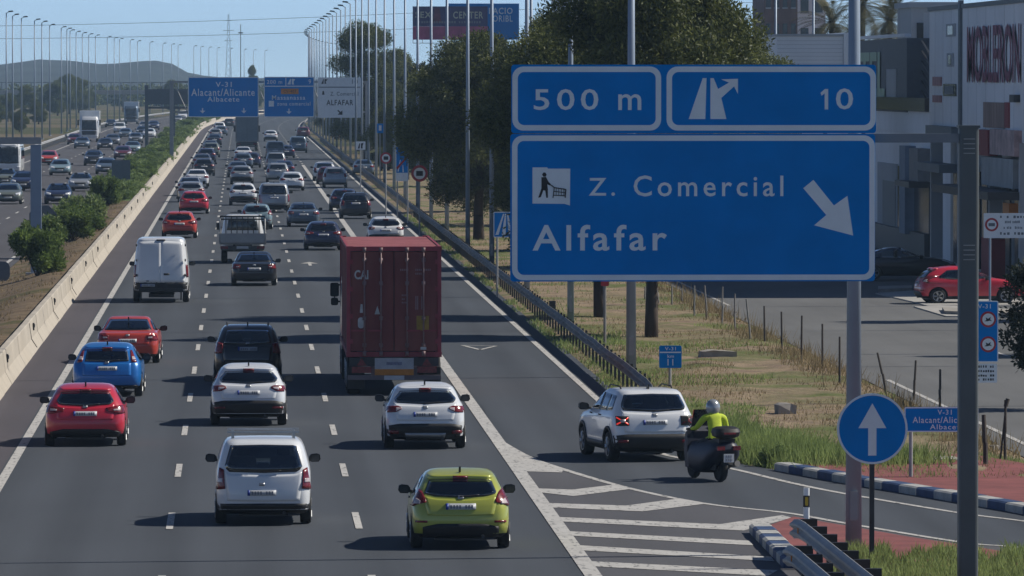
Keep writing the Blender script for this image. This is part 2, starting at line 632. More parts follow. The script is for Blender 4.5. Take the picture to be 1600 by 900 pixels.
RAMP_L = [G(*p) for p in ((784, 692), (824, 714), (880, 734), (984, 764), (1104, 788), (1228, 802), (1319, 818), (1501, 848), (1600, 857), (1800, 884))]
RAMP_R = [(9.05, 176)] + [G(*p) for p in ((1015, 699), (1075, 719), (1152, 735), (1240, 756), (1325, 773), (1498, 802), (1600, 815), (1800, 842))]
RAMP_E = [(9.6, 176)] + [G(*p) for p in ((1049, 694), (1105, 713), (1165, 727), (1227, 737), (1330, 757), (1420, 770), (1520, 786), (1600, 801), (1800, 834))]
sheet('road_ramp', [(6.0, 176)] + RAMP_L + RAMP_E[::-1], 0.005, M_ASPH)
GORE = [G(784, 692)] + RAMP_L[1:6] + [G(1205, 826), G(1182, 838), G(1240, 887), G(1262, 930), G(945, 930)]
sheet('road_gore', GORE, 0.006, M_GORE)

sheet('road_apron', RAMP_L[4:] + [G(1850, 940), G(1262, 940), G(1190, 835), G(1205, 822)], 0.003, M_GORE)

# ---- painted markings
def paint(name, build):
    mb = MB()
    build(mb)
    o = mb.build(name, M_PAINT)
    return tag(o, kind='structure')

def wline(mb, x, w, y0, y1, step=60, z=0.012):
    strip(mb, x - w / 2, x + w / 2, frange(y0, y1, step), z)

def edge_lines(mb):
    wline(mb, -4.85, .2, 60, 2600)
    wline(mb, 5.78, .29, 60, 655)
    wline(mb, 9.05, .17, 176, 2600)
    wline(mb, -10.3, .17, 60, 2600)
    wline(mb, -20.6, .17, 60, 2600)
paint('edge_markings', edge_lines)

def dashes(mb):
    for k in range(-3, 130):
        y = 129.9 + 16.7 * k
        for x in (-1.3, 2.14):
            wline(mb, x, .13, y - 2.4, y + 2.4)
        for x in (-13.5, -17.0):
            wline(mb, x, .13, y - 7, y - 2)
        if y > 655:
            wline(mb, 5.78, .2, y - 2, y + 2)
paint('lane_markings', dashes)

def curve_line(mb, pts, w, z=0.013):
    pts = smooth_line(pts)
    L_, R_ = [], []
    for i, (x, y) in enumerate(pts):
        a, b = pts[max(0, i - 1)], pts[min(len(pts) - 1, i + 1)]
        d = Vector((b[0] - a[0], b[1] - a[1])).normalized()
        L_.append((x - d.y * w / 2, y + d.x * w / 2, z))
        R_.append((x + d.y * w / 2, y - d.x * w / 2, z))
    n = len(L_)
    mb.add(L_ + R_, [(i, n + i, n + i + 1, i + 1) for i in range(n - 1)])

def smooth_line(p, k=6):
    out = []
    for i in range(len(p) - 1):
        p0, p1, p2, p3 = p[max(0, i - 1)], p[i], p[i + 1], p[min(len(p) - 1, i + 2)]
        for s in range(k):
            t = s / k
            q = []
            for c in (0, 1):
                q.append(0.5 * (2 * p1[c] + (p2[c] - p0[c]) * t + (2 * p0[c] - 5 * p1[c] + 4 * p2[c] - p3[c]) * t * t + (3 * p1[c] - p0[c] - 3 * p2[c] + p3[c]) * t ** 3))
            out.append(tuple(q))
    return out + [p[-1]]

def ramp_lines(mb):
    curve_line(mb, RAMP_L, .16)
    curve_line(mb, RAMP_R[:4] + RAMP_R[4:], .15)
    # the wedge where the two lines meet
    tri = [G(782, 688), G(802, 704), G(824, 715), G(880, 735), G(878, 739), G(818, 737)]
    mb.add([(x, y, .0125) for x, y in tri], [tuple(range(len(tri)))])
paint('ramp_markings', ramp_lines)

def chevrons(mb):
    for poly in (((838, 764), (894, 766), (961, 758), (985, 765), (896, 776), (842, 770)),
                 ((858, 787), (978, 791), (1060, 780), (1103, 788), (1004, 800), (864, 794)),
                 ((874, 809), (1125, 820), (1222, 806), (1238, 810), (1162, 830), (880, 816)),
                 ((888, 831), (1172, 846), (1177, 853), (892, 838)),
                 ((904, 853), (1205, 871), (1210, 878), (910, 861)),
                 ((922, 878), (1160, 890), (1215, 892), (1200, 901), (928, 886)),
                 ((942, 906), (1200, 920), (1204, 929), (948, 915))):
        mb.add([G(*p) + (.0135,) for p in poly], [tuple(range(len(poly)))])
paint('chevron_markings', chevrons)

def arrows(mb):
    for (px, py) in ((484, 413), (516, 560)):
        x, y = G(px, py)
        if py > 500:
            continue
        mb.add([(x - .07, y - 2.5, .0125), (x + .07, y - 2.5, .0125), (x + .07, y + 1, .0125), (x - .07, y + 1, .0125)], [(0, 1, 2, 3)])
        mb.add([(x - .4, y + 1, .0125), (x + .4, y + 1, .0125), (x, y + 3.4, .0125)], [(0, 1, 2)])
    pts = [G(722, 540), G(775, 541), G(750, 547)]
    for a, b in zip(pts, pts[1:] + pts[:1]):
        curve_line(mb, [a, b], .12)
paint('arrow_markings', arrows)


# ================================================================== MEDIAN
def median_h(x, y):
    t = (x + 9.9) / 3.0
    base = -.02 + .62 * (3 * t * t - 2 * t ** 3) if t < 1 else .6
    return base + .07 * noise.noise(Vector((x * .8, y * .25, 0))) * min(1, max(0, t * 3))

def height_sheet(name, xs, ys, hf, m, follow=True):
    mb = MB()
    vs_, fs_ = [], []
    for y in ys:
        for x in xs:
            vs_.append((x + (bend(y) if follow else 0), y, hf(x, y)))
    n = len(xs)
    for j in range(len(ys) - 1):
        for i in range(n - 1):
            fs_.append((j * n + i, j * n + i + 1, (j + 1) * n + i + 1, (j + 1) * n + i))
    mb.add(vs_, fs_)
    return tag(mb.build(name, m, smooth=True), kind='structure')

MEDX = [-9.9, -9.5, -9.0, -8.5, -8.0, -7.5, -7.1, -6.74]
height_sheet('median_ground', MEDX, frange(110, 432, 1.2), median_h, M_MED)
height_sheet('median_ground', MEDX, frange(432, 2600, 12), median_h, M_MEDG)

BARX = -6.1
BARP = [(0, 0), (-.04, .08), (-.18, .34), (-.24, .84), (-.26, .86), (-.42, .86), (-.44, .84), (-.5, .34), (-.62, .08), (-.62, 0)]
def barrier_run(mb, ys):
    n = len(BARP)
    vs_, fs_ = [], []
    for y in ys:
        vs_ += [(BARX + a + bend(y), y, z) for a, z in BARP]
    for j in range(len(ys) - 1):
        for k in range(n):
            k2 = (k + 1) % n
            fs_.append((j * n + k, j * n + k2, (j + 1) * n + k2, (j + 1) * n + k))
    fs_.append(tuple(range(n)))
    fs_.append(tuple(range((len(ys) - 1) * n, len(ys) * n)))
    mb.add(vs_, fs_)
bt = thing('concrete_barrier', 'long pale concrete barrier with dark reflectors along the dry median', 'barrier', (BARX, 110, 0))
seg = MB(); barrier_run(seg, [0, 5.985])
seg.v = [(x - BARX, y, z) for x, y, z in seg.v]
seg_me = seg.mesh('barrier_segment', M_CONC)
for k in range(66):
    o = bpy.data.objects.new('barrier_segment', seg_me)
    link(o, bt)
    o.location = (random.uniform(-.006, .006), k * 6, random.uniform(-.008, .004))
mb = MB(); barrier_run(mb, frange(506, 1050, 60) + frange(1070, 2000, 30))
mb.v = [(x - BARX, y - 110, z) for x, y, z in mb.v]
mb.build('far_barrier_run', M_CONC, bt)
rf = MB(); rf.box(0, 0, 0, .05, .2, .22); rf.box(.035, 0, .03, .02, .14, .10, mi=1)
rf_me = rf.mesh('reflector', [M_INK, M_SBACK])
for k in range(15):
    o = bpy.data.objects.new('reflector', rf_me)
    link(o, bt)
    o.location = (-.19, 166 - 110 + 24 * k, .62)
# hairline cracks running down the face
mb = MB()
for yy in (211, 236, 262, 300):
    p = [(-.235, 0, .82), (-.2, .3, .5), (-.17, .25, .34), (-.03, .9, .07)]
    for a, b in zip(p[:-1], p[1:]):
        mb.tube((a[0] + .004, a[1] + yy - 110, a[2]), (b[0] + .004, b[1] + yy - 110, b[2]), .012, .012, 4)
mb.build('crack', M_INK, bt)

# ================================================================== VERGE AND SERVICE ROAD
EDGE = sorted([(y, x) for x, y in smooth_line(RAMP_E)])
def edge_x(y):
    if y >= 176: return 9.7
    best = 9.7
    for (y0, x0), (y1, x1) in zip(EDGE[:-1], EDGE[1:]):
        if y0 <= y <= y1 and y1 > y0:
            best = x0 + (x1 - x0) * (y - y0) / (y1 - y0)
            break
    else:
        best = 14.0 if y < EDGE[0][0] else 9.7
    return best

def verge_h(x, y):
    d = x - edge_x(y)
    m_ = max(0, min(1, d / 1.2)) * max(0, min(1, (16.9 - x) / .6))
    n = noise.noise(Vector((x * .35, y * .12, 3))) * .5 + .5 * noise.noise(Vector((x * 1.1, y * .5, 8)))
    return -.03 + m_ * (.1 + .16 * n)
VX = frange(9.7, 16.9, .4)
ys = frange(140, 420, .9) + frange(424, 640, 6)
mb = MB(); vs_, fs_ = [], []
for y in ys:
    e = edge_x(y)
    for i in range(19):
        x = e + (16.9 - e) * i / 18
        vs_.append((x, y, verge_h(x, y)))
for j in range(len(ys) - 1):
    for i in range(18):
        fs_.append((j * 19 + i, j * 19 + i + 1, (j + 1) * 19 + i + 1, (j + 1) * 19 + i))
mb.add(vs_, fs_)
tag(mb.build('verge_ground', M_VERGE, smooth=True), kind='structure')

mb = MB(); strip(mb, 16.9, 30.5, [128, 230, 300, 420, 640], -.01)
tag(mb.build('service_road', M_SERV), kind='structure')
def serv_lines(mb):
    wline(mb, 17.5, .14, 128, 190, z=.0)
    wline(mb, 17.5, .12, 252, 300, z=.0)
    for k in range(6):
        wline(mb, 22.5, .12, 136 + 14 * k, 141 + 14 * k, z=.0)
paint('service_road_markings', serv_lines)
# parking apron and its kerbs by the shops
M_APRON = mat('pale_concrete', (.34, .33, .31), .9, var=.15, scale=.8, detail=8)
for poly in (((1368, 459), (1425, 455), (1560, 462), (1620, 478), (1450, 479), (1425, 472)), ((1428, 480), (1500, 478), (1600, 486), (1640, 496), (1478, 495))):
    mb = MB(); mb.prism([G(*p) for p in poly], -.02, .03, 'z')
    tag(mb.build('pavement', M_APRON), kind='structure')
mb = MB(); mb.prism([G(*p) for p in ((1372, 452), (1425, 451), (1425, 455), (1372, 457))], -.02, .13, 'z'); mb.prism([G(*p) for p in ((1472, 486), (1560, 489), (1640, 494), (1640, 498), (1476, 492))], -.02, .14, 'z')
tag(mb.build('pavement_kerb', M_CONC2), kind='structure')

# red paved islands with painted kerbs
ISLAND_FAR = [G(1230, 734.5), G(1330, 753.5), G(1420, 768.5), G(1520, 785), G(1600, 799), G(1750, 828), G(1750, 762), G(1600, 733), G(1505, 717), G(1380, 731), G(1290, 736)]
mb = MB()
n = len(ISLAND_FAR)
mb.prism(ISLAND_FAR, -.02, .13, 'z')
tag(mb.build('island_pavement', M_RED), kind='structure')
ISLAND_NEAR = [G(1199, 833), G(1240, 818), G(1330, 834), G(1420, 850), G(1500, 862), G(1560, 872), G(1640, 900), G(1500, 960), G(1320, 960), G(1252, 886)]
mb = MB(); mb.prism(ISLAND_NEAR, -.02, .13, 'z')
tag(mb.build('island_pavement', M_RED), kind='structure')

def kerb_run(name, pts, piece, label, start_white=True):
    t = thing(name, label, 'kerb', pts[0] + (0,))
    # walk along the polyline in even pieces
    seglen = [math.dist(a, b) for a, b in zip(pts[:-1], pts[1:])]
    total = sum(seglen)
    def at(s):
        for (a, b), l in zip(zip(pts[:-1], pts[1:]), seglen):
            if s <= l or (a, b) == (pts[-2], pts[-1]):
                u = min(1, s / l)
                return (a[0] + (b[0] - a[0]) * u, a[1] + (b[1] - a[1]) * u)
            s -= l
    k, s = 0, 0.0
    while s + piece <= total + .01:
        a, b = at(s + .012), at(s + piece - .012)
        cx, cy = (a[0] + b[0]) / 2, (a[1] + b[1]) / 2
        l = math.dist(a, b)
        m_ = M_KWHITE if (k % 2 == 0) == start_white else M_KBLUE
        q = MB()
        q.prism([(-.2, 0), (.2, 0), (.2, .15), (.15, .18), (-.15, .18), (-.2, .15)], -l / 2, l / 2, 'y')
        o = q.build('kerb_stone', m_, t, (cx - pts[0][0], cy - pts[0][1], random.uniform(-.01, .006)), math.atan2(b[1] - a[1], b[0] - a[0]) - math.pi / 2)
        k += 1
        s += piece
kerb_run('kerb', [G(1224, 735), G(1330, 755), G(1420, 770), G(1520, 787), G(1600, 801), G(1750, 831)], 1.02, 'kerb of alternating blue and white blocks edging the far red island')
kerb_run('kerb', [G(1188, 833), G(1246, 892)], .92, 'short blue and white striped kerb at the red island nose beside the guardrail')

# ================================================================== GUARDRAILS
WB = [(0, .42), (-.035, .46), (-.075, .49), (-.08, .53), (-.035, .56), (-.01, .585), (-.035, .61), (-.08, .64), (-.075, .68), (-.035, .71), (0, .75)]
def beam_mesh(mb, ys, side=1, x0=0, dz=None, curved=False):
    """W-shaped steel beam facing -X (side=1) or +X (side=-1)."""
    th = .012
    prof = [(side * a, z) for a, z in WB] + [(side * (a + th), z) for a, z in WB[::-1]]
    n = len(prof)
    vs_, fs_ = [], []
    for i, y in enumerate(ys):
        for a, z in prof:
            vs_.append((x0 + a + (bend(y) if curved else 0), y, z + (dz[i] if dz else 0)))
    for j in range(len(ys) - 1):
        for k in range(n):
            k2 = (k + 1) % n
            fs_.append((j * n + k, j * n + k2, (j + 1) * n + k2, (j + 1) * n + k))
    fs_.append(tuple(range(n)))
    fs_.append(tuple(range((len(ys) - 1) * n, len(ys) * n)))
    mb.add(vs_, fs_)

GRX = 10.02
gt = thing('guardrail', 'long dull steel guardrail between the slip lane and the lamp posts', 'guardrail', (GRX, 170, 0))
b1 = MB(); beam_mesh(b1, [0, 3.98])
bme = b1.mesh('beam', M_GALVD)
pm = MB(); pm.box(.09, 0, .36, .06, .11, .80); pm.box(.045, 0, .585, .06, .13, .2)
pme = pm.mesh('post', M_DARK)
for k in range(60):
    o = bpy.data.objects.new('beam', bme); link(o, gt); o.location = (random.uniform(-.012, .012), 4 + 4 * k, random.uniform(-.01, .01))
    for h in (0, 2):
        o = bpy.data.objects.new('post', pme); link(o, gt); o.location = (0, 4 + 4 * k + h, random.uniform(-.02, .02))
e = MB(); beam_mesh(e, [-4, -1, 1.5, 3.99], dz=[-.72, -.3, -.06, 0])
e.build('end_terminal', M_GALVD, gt)
far = MB(); beam_mesh(far, frange(414, 1050, 40) + frange(1080, 1900, 30), x0=GRX, curved=True)
for y in frange(416, 900, 4):
    far.box(GRX + .09 + bend(y), y, .36, .07, .12, .8)
far.v = [(x - GRX, y - 170, z) for x, y, z in far.v]
far.build('far_rail_run', M_GALVD, gt)

gl = thing('guardrail', 'pale steel guardrail along the outer edge of the oncoming carriageway', 'guardrail', (-22.3, 500, 0))
mb = MB(); beam_mesh(mb, frange(0, 550, 50) + frange(580, 1300, 30), -1)
mb.v = [(x + bend(y + 500), y, z + .12) for x, y, z in mb.v]
mb.build('beam', M_GALV, gl)
mb = MB()
for y in frange(0, 900, 4):
    mb.box(-.09 + bend(y + 500), y, .42, .07, .12, .9)
mb.build('post', M_GALV, gl)

# the pair of guardrails that end beside the island nose
for lab, x0, y1, n_ in (('near guardrail end with black blocks left of the round sign post, right of the pair', 9.42, 119.6, 10),
                        ('near guardrail end behind the striped kerb, left of the pair', 8.78, 112.8, 7)):
    t = thing('guardrail', lab, 'guardrail', (x0, y1, 0), group=None)
    for k in range(n_):
        if k == 0:
            q = MB(); beam_mesh(q, [-3.98, -2.2, -.9, 0], dz=[0, 0, -.03, -.09])
            q.build('end_beam', M_GALV, t)
        elif k % 2 == 0:
            q = MB(); beam_mesh(q, [-4 * (k // 2) - 3.98, -4 * (k // 2)])
            q.build('beam', M_GALV, t)
        q = MB(); q.box(.17, -.9 - 2 * k, .60, .30, .14, .24); q.box(.2, -.9 - 2 * k, .33, .1, .12, .7)
        q.build('post', M_BLACK, t)
    q = MB(); q.box(-.085, -1.9, .585, .02, .09, .09)
    q.build('reflector', M_ORANGE, t)

# ================================================================== THE BIG BLUE DIRECTION SIGN (cantilevered over the slip road)
SY = 110.0
def sxz(px, py, Y=SY):
    return PY(px, py, Y)

x0, z0 = sxz(799, 440); x1, z1 = sxz(1369, 101)
mx_, _ = sxz(1514, 900)
st = thing('direction_sign', 'big blue overhead sign reading Z. Comercial Alfafar with exit number 10', 'road sign', (mx_, SY, 0))
def loc_sign(px, py, Y=SY, ox=0, ):
    x, z = PY(px, py, Y)
    return (x - ox, z)
O = mx_
# panels: the upper strip of two and the lower board, butted with a hairline between
def panel(px0, py0, px1, py1, name='panel'):
    a, b = sxz(px0, py1); c, d = sxz(px1, py0)
    q = MB(); q.prism(rrect(a - O, c - O, b, d, .05), 0, .07, 'y')
    return q.build(name, M_SBLUE, st)
pt = panel(799, 101, 1369, 208.3, 'upper_panel')
pl_ = panel(797.5, 209.2, 1367.5, 440, 'lower_panel')
def border(px0, py0, px1, py1, parent, w=8.5, r=.17):
    a, b = sxz(px0, py1); c, d = sxz(px1, py0)
    ww = w * SY / FPX
    q = MB(); q.ring(rrect(a - O, c - O, b, d, r, 7), rrect(a - O + ww, c - O - ww, b + ww, d - ww, r - ww * .8, 7), -.006, 0.002)
    q.build('border', M_SWHITE, parent)
border(800.5, 104, 1033, 204, pt)
border(1041.5, 104, 1368.5, 204, pt)
border(800, 211.5, 1367, 438, pl_)
def letter(body, px0, py0, px1, py1, parent, bold=.010, spacing=1.0, name='lettering', m=None):
    a, b = sxz(px0, py1); c, d = sxz(px1, py0)
    return text_mb(body, a - O, c - O, b, d, -.005, bold, spacing).build(name, m or M_SWHITE, parent)
def flat(polys, parent, m, name, d=-.006, Y=SY, ox=None):
    q = MB()
    for poly in polys:
        q.prism([loc_sign(px, py, Y, O if ox is None else ox) for px, py in poly], d, d + .004, 'y')
    return q.build(name, m, parent)
letter('500', 834, 139, 935, 172, pt, spacing=1.25)
letter('m', 966, 147, 1002, 172, pt)
flat([[(1289, 139), (1294, 139), (1294, 171), (1288.5, 171), (1288.5, 146), (1283.5, 149.5), (1282, 145)]], pt, M_SWHITE, 'lettering')
letter('0', 1306, 138, 1333, 171, pt)
letter('Z.', 920, 278, 961, 306, pl_, spacing=1.3)
letter('Comercial', 990, 274, 1224, 307, pl_, spacing=1.28)
letter('Alfafar', 832, 351, 1042, 392, pl_, spacing=1.25, bold=.016)
flat([[(1076, 186), (1098, 122), (1104, 122), (1102, 186)],
      [(1110, 186), (1110, 122), (1115, 122), (1122, 139), (1139, 129), (1127, 124), (1153, 123), (1153, 147), (1147, 135), (1127, 153), (1135, 186)]], pt, M_SWHITE, 'exit_symbol')
flat([[(1255, 294), (1271, 281), (1303, 321), (1324, 306), (1333, 368), (1272, 352), (1291, 336)]], pl_, M_SWHITE, 'arrow')
pic = flat([[(832, 261.5), (855, 261.5), (856, 263.5), (891, 263.5), (890.5, 321), (882, 318.5), (832, 318)]], pl_, M_SWHITE, 'pictogram')
flat([[(847, 273), (849, 269.5), (852, 269.5), (854, 273), (852.5, 276), (849, 276)],
      [(846, 277), (853, 276.5), (857, 284), (861, 288), (860, 290), (855, 288), (856, 296), (856, 309), (853.5, 309), (852, 298), (849, 297), (845, 308), (841, 309), (846, 294)]], pl_, M_INK, 'walking_figure', d=-.011)
q = MB()
def seg2(p, r_=.012):
    pts = [(lambda c: (c[0], -.012, c[1]))(loc_sign(a, b, SY, O)) for a, b in p]
    q.path(pts, r_, 4)
seg2([(861, 289), (866, 293), (884, 296), (883, 309)], .011)
seg2([(864, 309), (866, 293)], .009); seg2([(865, 305), (883, 306)], .009); seg2([(866, 299), (883, 301)], .008)
for a in (869, 873, 877, 881):
    seg2([(a, 294), (a, 305)], .005)
q.build('trolley_symbol', M_INK, pl_)
# ribs and clamps behind, mast and arm
q = MB()
for a in (840, 930, 1020, 1110, 1200, 1290, 1350):
    xx, _ = sxz(a, 200); _, zt = sxz(a, 106); _, zb = sxz(a, 436)
    q.b2(xx - O - .03, xx - O + .03, .07, .13, zb, zt)
q.build('stiffener', M_GALV, st)
_, az = sxz(1400, 216)
q = MB()
xa, _ = sxz(815, 216)
q.b2(xa - O, .1, .13, .32, az - .07, az + .07)
q.build('arm', mat('arm_steel', (.17, .19, .215), .5, var=.15, scale=1), st)
q = MB()
q.prism(rrect(-.155, .155, -.15, .15, .05, 3), 0, az + .16, 'z')
q.v = [(x, y + .22, z) for x, y, z in q.v]
q.build('mast', M_DPOLE, st)
q = MB(); q.box(0, .22, .02, .6, .6, .04)
for a in (-1, 1):
    for b in (-1, 1):
        q.tube((a * .22, .22 + b * .22, .03), (a * .22, .22 + b * .22, .12), .025)
q.build('base_plate', M_GALV, st)
q = MB(); q.b2(-.17, .17, .05, .39, az + .16, az + .2)
q.build('cap', M_DPOLE, st)
q = MB()
for k in range(4):
    q.b2(-.09, .09, .05, .068, az - .02 - .075 * k, az - .005 - .075 * k)
    q.b2(-.09, .09, .05, .068, 5.55 - .075 * k, 5.565 - .075 * k)
q.build('strap', M_GALV, st)

# ================================================================== GENERIC SIGN BUILDER
def board_sign(name, label, Y, rect, m, posts, base_py=None, thick=.03, border_m=M_SWHITE, bw=2.0, r=.04, base_z=0.0, post_r=.04, post_m=M_GALV, cat='road sign', group=None):
    """rect in photo pixels at distance Y; posts: pixel columns."""
    cx, _ = PY((rect[0] + rect[2]) / 2, rect[1], Y)
    t = thing(name, label, cat, (cx, Y, 0), group=group)
    a, b = PY(rect[0], rect[3], Y); c, d = PY(rect[2], rect[1], Y)
    q = MB(); q.prism(rrect(a - cx, c - cx, b, d, r), 0, thick, 'y')
    face = q.build('panel', m, t)
    if border_m:
        w = bw * Y / FPX
        q = MB(); q.ring(rrect(a - cx, c - cx, b, d, r), rrect(a - cx + w, c - cx - w, b + w, d - w, max(.004, r - w * .7)), -.005, .002)
        q.build('border', border_m, face)
    for px in posts:
        xx, _ = PY(px, 500, Y)
        q = MB(); q.tube((xx - cx, thick + post_r, base_z), (xx - cx, thick + post_r, d - .05), post_r, n=10)
        q.build('post', post_m, t)
    return t, face, cx

def on_sign(face, cx, Y, body, px0, py0, px1, py1, m, bold=.01, spacing=1.15, d=-.005):
    a, b = PY(px0, py1, Y); c, e = PY(px1, py0, Y)
    return text_mb(body, a - cx, c - cx, b, e, d, bold, spacing).build('lettering', m, face)

def scribble(face, cx, Y, px0, py0, px1, py1, m, n=9, d=-.005):
    """print too small to read: a row of small strokes."""
    q = MB()
    rr = random.Random(int(px0 * 7 + py0))
    a, b = PY(px0, py1, Y); c, e = PY(px1, py0, Y)
    w = (c - a) / n
    for k in range(n):
        if rr.random() < .12: continue
        q.b2(a - cx + k * w + .1 * w, a - cx + (k + rr.uniform(.55, .85)) * w, d, d + .003, b + (e - b) * rr.uniform(0, .12), e - (e - b) * rr.uniform(0, .25))
    return q.build('small_print', m, face)

# round blue ahead-only sign
Y = 117.0
cx, cz = PY(1363, 670, Y)
t = thing('round_sign', 'round blue sign with a white upward arrow near the kerb nose', 'road sign', (cx, Y, .1))
rr_ = 55.5 * Y / FPX
q = MB(); q.lathe([(rr_, 0), (rr_, .03)], 40, 'y', (0, 0, cz - .1)); disc = q.build('disc', M_SBLUE, t)
circ = lambda r: [(r * math.cos(2 * math.pi * k / 48), cz - .1 + r * math.sin(2 * math.pi * k / 48)) for k in range(48)]
q = MB(); q.ring(circ(rr_), circ(rr_ - .035), -.006, .002); q.build('rim', M_SWHITE, disc)
s_ = Y / FPX
q = MB(); q.prism([(a * s_, cz - .1 + b * s_) for a, b in ((-6.5, -42), (6.5, -42), (6.5, 1), (22, 1), (0, 40), (-22, 1), (-6.5, 1))], -.006, 0, 'y')
q.build('arrow', M_SWHITE, disc)
q = MB(); q.b2(-.04, .04, .035, .115, 0, cz + .35); q.build('post', M_DARK, t)
q = MB(); q.b2(-.075, .075, .0, .15, 0, .1); q.build('base', M_DARK, t)

# small direction board beyond the island
Y = 141.5
t, f, cx = board_sign('direction_board', 'low blue board for Alacant Alicante Albacete on the red island', Y, (1413, 636, 1529, 675), M_SBLUE, (1424, 1519), bw=1.8, base_z=.12)
on_sign(f, cx, Y, 'V-31', 1465, 640, 1487, 648, M_SWHITE)
on_sign(f, cx, Y, 'Alacant/Alicante', 1426, 651, 1520, 661, M_SWHITE)
on_sign(f, cx, Y, 'Albacete', 1453, 663, 1506, 671, M_SWHITE)

# kilometre board
Y = G(1047, 609)[1]
t, f, cx = board_sign('kilometre_board', 'small blue kilometre 11 board on a post in the dry grass', Y, (1030, 540, 1065, 575), M_SBLUE, (1047,), border_m=None, base_z=.05)
q = MB(); a, b = PY(1031, 551.5, Y); c, d = PY(1064, 549.5, Y); q.b2(a - cx, c - cx, -.004, 0, b, d); q.build('dividing_line', M_SWHITE, f)
on_sign(f, cx, Y, 'V-31', 1039, 542, 1056, 547.5, M_SWHITE)
on_sign(f, cx, Y, 'km', 1043, 554, 1053, 559, M_SWHITE)
on_sign(f, cx, Y, '11', 1043, 561, 1052, 571, M_SWHITE)

# blue board with two prohibition discs, and the small plate under it
Y = 168.0
t, f, cx = board_sign('restriction_board', 'tall blue board with two red ringed discs behind the dark mast', Y, (1499, 470, 1560, 566), M_SBLUE, (1508, 1516), bw=1.6)
on_sign(f, cx, Y, 'V-31', 1528, 475, 1548, 482, M_SWHITE)
for py in (499, 538):
    xx, zz = PY(1544, py, Y); s_ = Y / FPX
    q = MB(); q.lathe([(12.5 * s_, -.008), (12.5 * s_, 0)], 28, 'y', (xx - cx, 0, zz)); q.build('red_ring', M_SRED, f)
    q = MB(); q.lathe([(9.3 * s_, -.012), (9.3 * s_, -.008)], 28, 'y', (xx - cx, 0, zz)); q.build('white_disc', M_SFARW, f)
    q = MB()
    q.prism([(xx - cx + a * s_, zz + b * s_) for a, b in ((-6, -3), (-3, -1), (-4, 3), (0, 1), (4, 4), (3, 0), (6, -3), (2, -2), (-1, -3))], -.016, -.012, 'y')
    q.build('symbol', M_INK, f)
q = MB(); a, b = PY(1500, 598, Y); c, d = PY(1558, 568, Y); q.prism(rrect(a - cx, c - cx, b, d, .03), 0, .025, 'y'); pf = q.build('plate', M_SFARW, t)
for k, py in enumerate((573, 580, 587, 593)):
    scribble(pf, cx, Y, 1528, py - 2.2, 1554, py + 1.8, M_INK, 7)

# white board on a thin pale post
Y = 208.0
t, f, cx = board_sign('white_board', 'white board with a red ringed disc and small print by the shop', Y, (1537, 333, 1640, 372), M_SFARW, (1547, 1630), border_m=None, r=.01, post_r=.035, post_m=M_POLE)
xx, zz = PY(1549.5, 351, Y); s_ = Y / FPX
q = MB(); q.lathe([(10.5 * s_, -.008), (10.5 * s_, 0)], 28, 'y', (xx - cx, 0, zz)); q.build('red_ring', M_SRED, f)
q = MB(); q.lathe([(7.5 * s_, -.012), (7.5 * s_, -.008)], 28, 'y', (xx - cx, 0, zz)); q.build('white_disc', M_SFARW, f)
q = MB(); q.b2(xx - cx - 5 * s_, xx - cx + 5 * s_, -.016, -.012, zz - 2.5 * s_, zz + 2.5 * s_); q.build('symbol', M_SBACK, f)
for k, (pa, pb, py) in enumerate(((1562, 1625, 339), (1570, 1594, 347), (1568, 1598, 356), (1562, 1628, 365))):
    scribble(f, cx, Y, pa, py - 2.4, pb, py + 2.0, M_SBACK, 12)

# motorway board under the pines, end-of-town board, discs further on
Y = 262.0
t, f, cx = board_sign('motorway_board', 'blue board with a white road symbol under the pines left of the big sign', Y, (771, 331, 806, 371), M_SBLUE, (777,), bw=1.3)
s_ = Y / FPX
for poly in (((774, 367), (786, 334), (788, 334), (779, 367)), ((784, 367), (789, 334), (791, 334), (790, 367)), ((795, 367), (792, 334), (794, 334), (801, 367))):
    q = MB(); q.prism([(PY(a, b, Y)[0] - cx, PY(a, b, Y)[1]) for a, b in poly], -.005, 0, 'y'); q.build('road_symbol', M_SWHITE, f)
Y = 395.0
t, f, cx = board_sign('end_board', 'blue board with a red diagonal stroke between the lamp posts', Y, (618.5, 229, 638, 282), M_SBLUE2, (621, 637), bw=.7)
q = MB(); q.prism([(PY(a, b, Y)[0] - cx, PY(a, b, Y)[1]) for a, b in ((619, 262), (621, 265), (638, 245), (637, 242))], -.006, 0, 'y'); q.build('diagonal_stroke', M_SRED, f)
q = MB(); a, b = PY(619, 283, Y); c, d = PY(637, 270, Y); q.b2(a - cx, c - cx, -.004, 0, b, d); q.build('white_strip', M_SFARW, f)
for poly in (((621, 268), (625, 250), (626, 250), (623, 268)), ((629, 269), (629, 258), (630, 258), (631, 269))):
    q = MB(); q.prism([(PY(a, b, Y)[0] - cx, PY(a, b, Y)[1]) for a, b in poly], -.005, 0, 'y'); q.build('road_symbol', M_SWHITE, f)

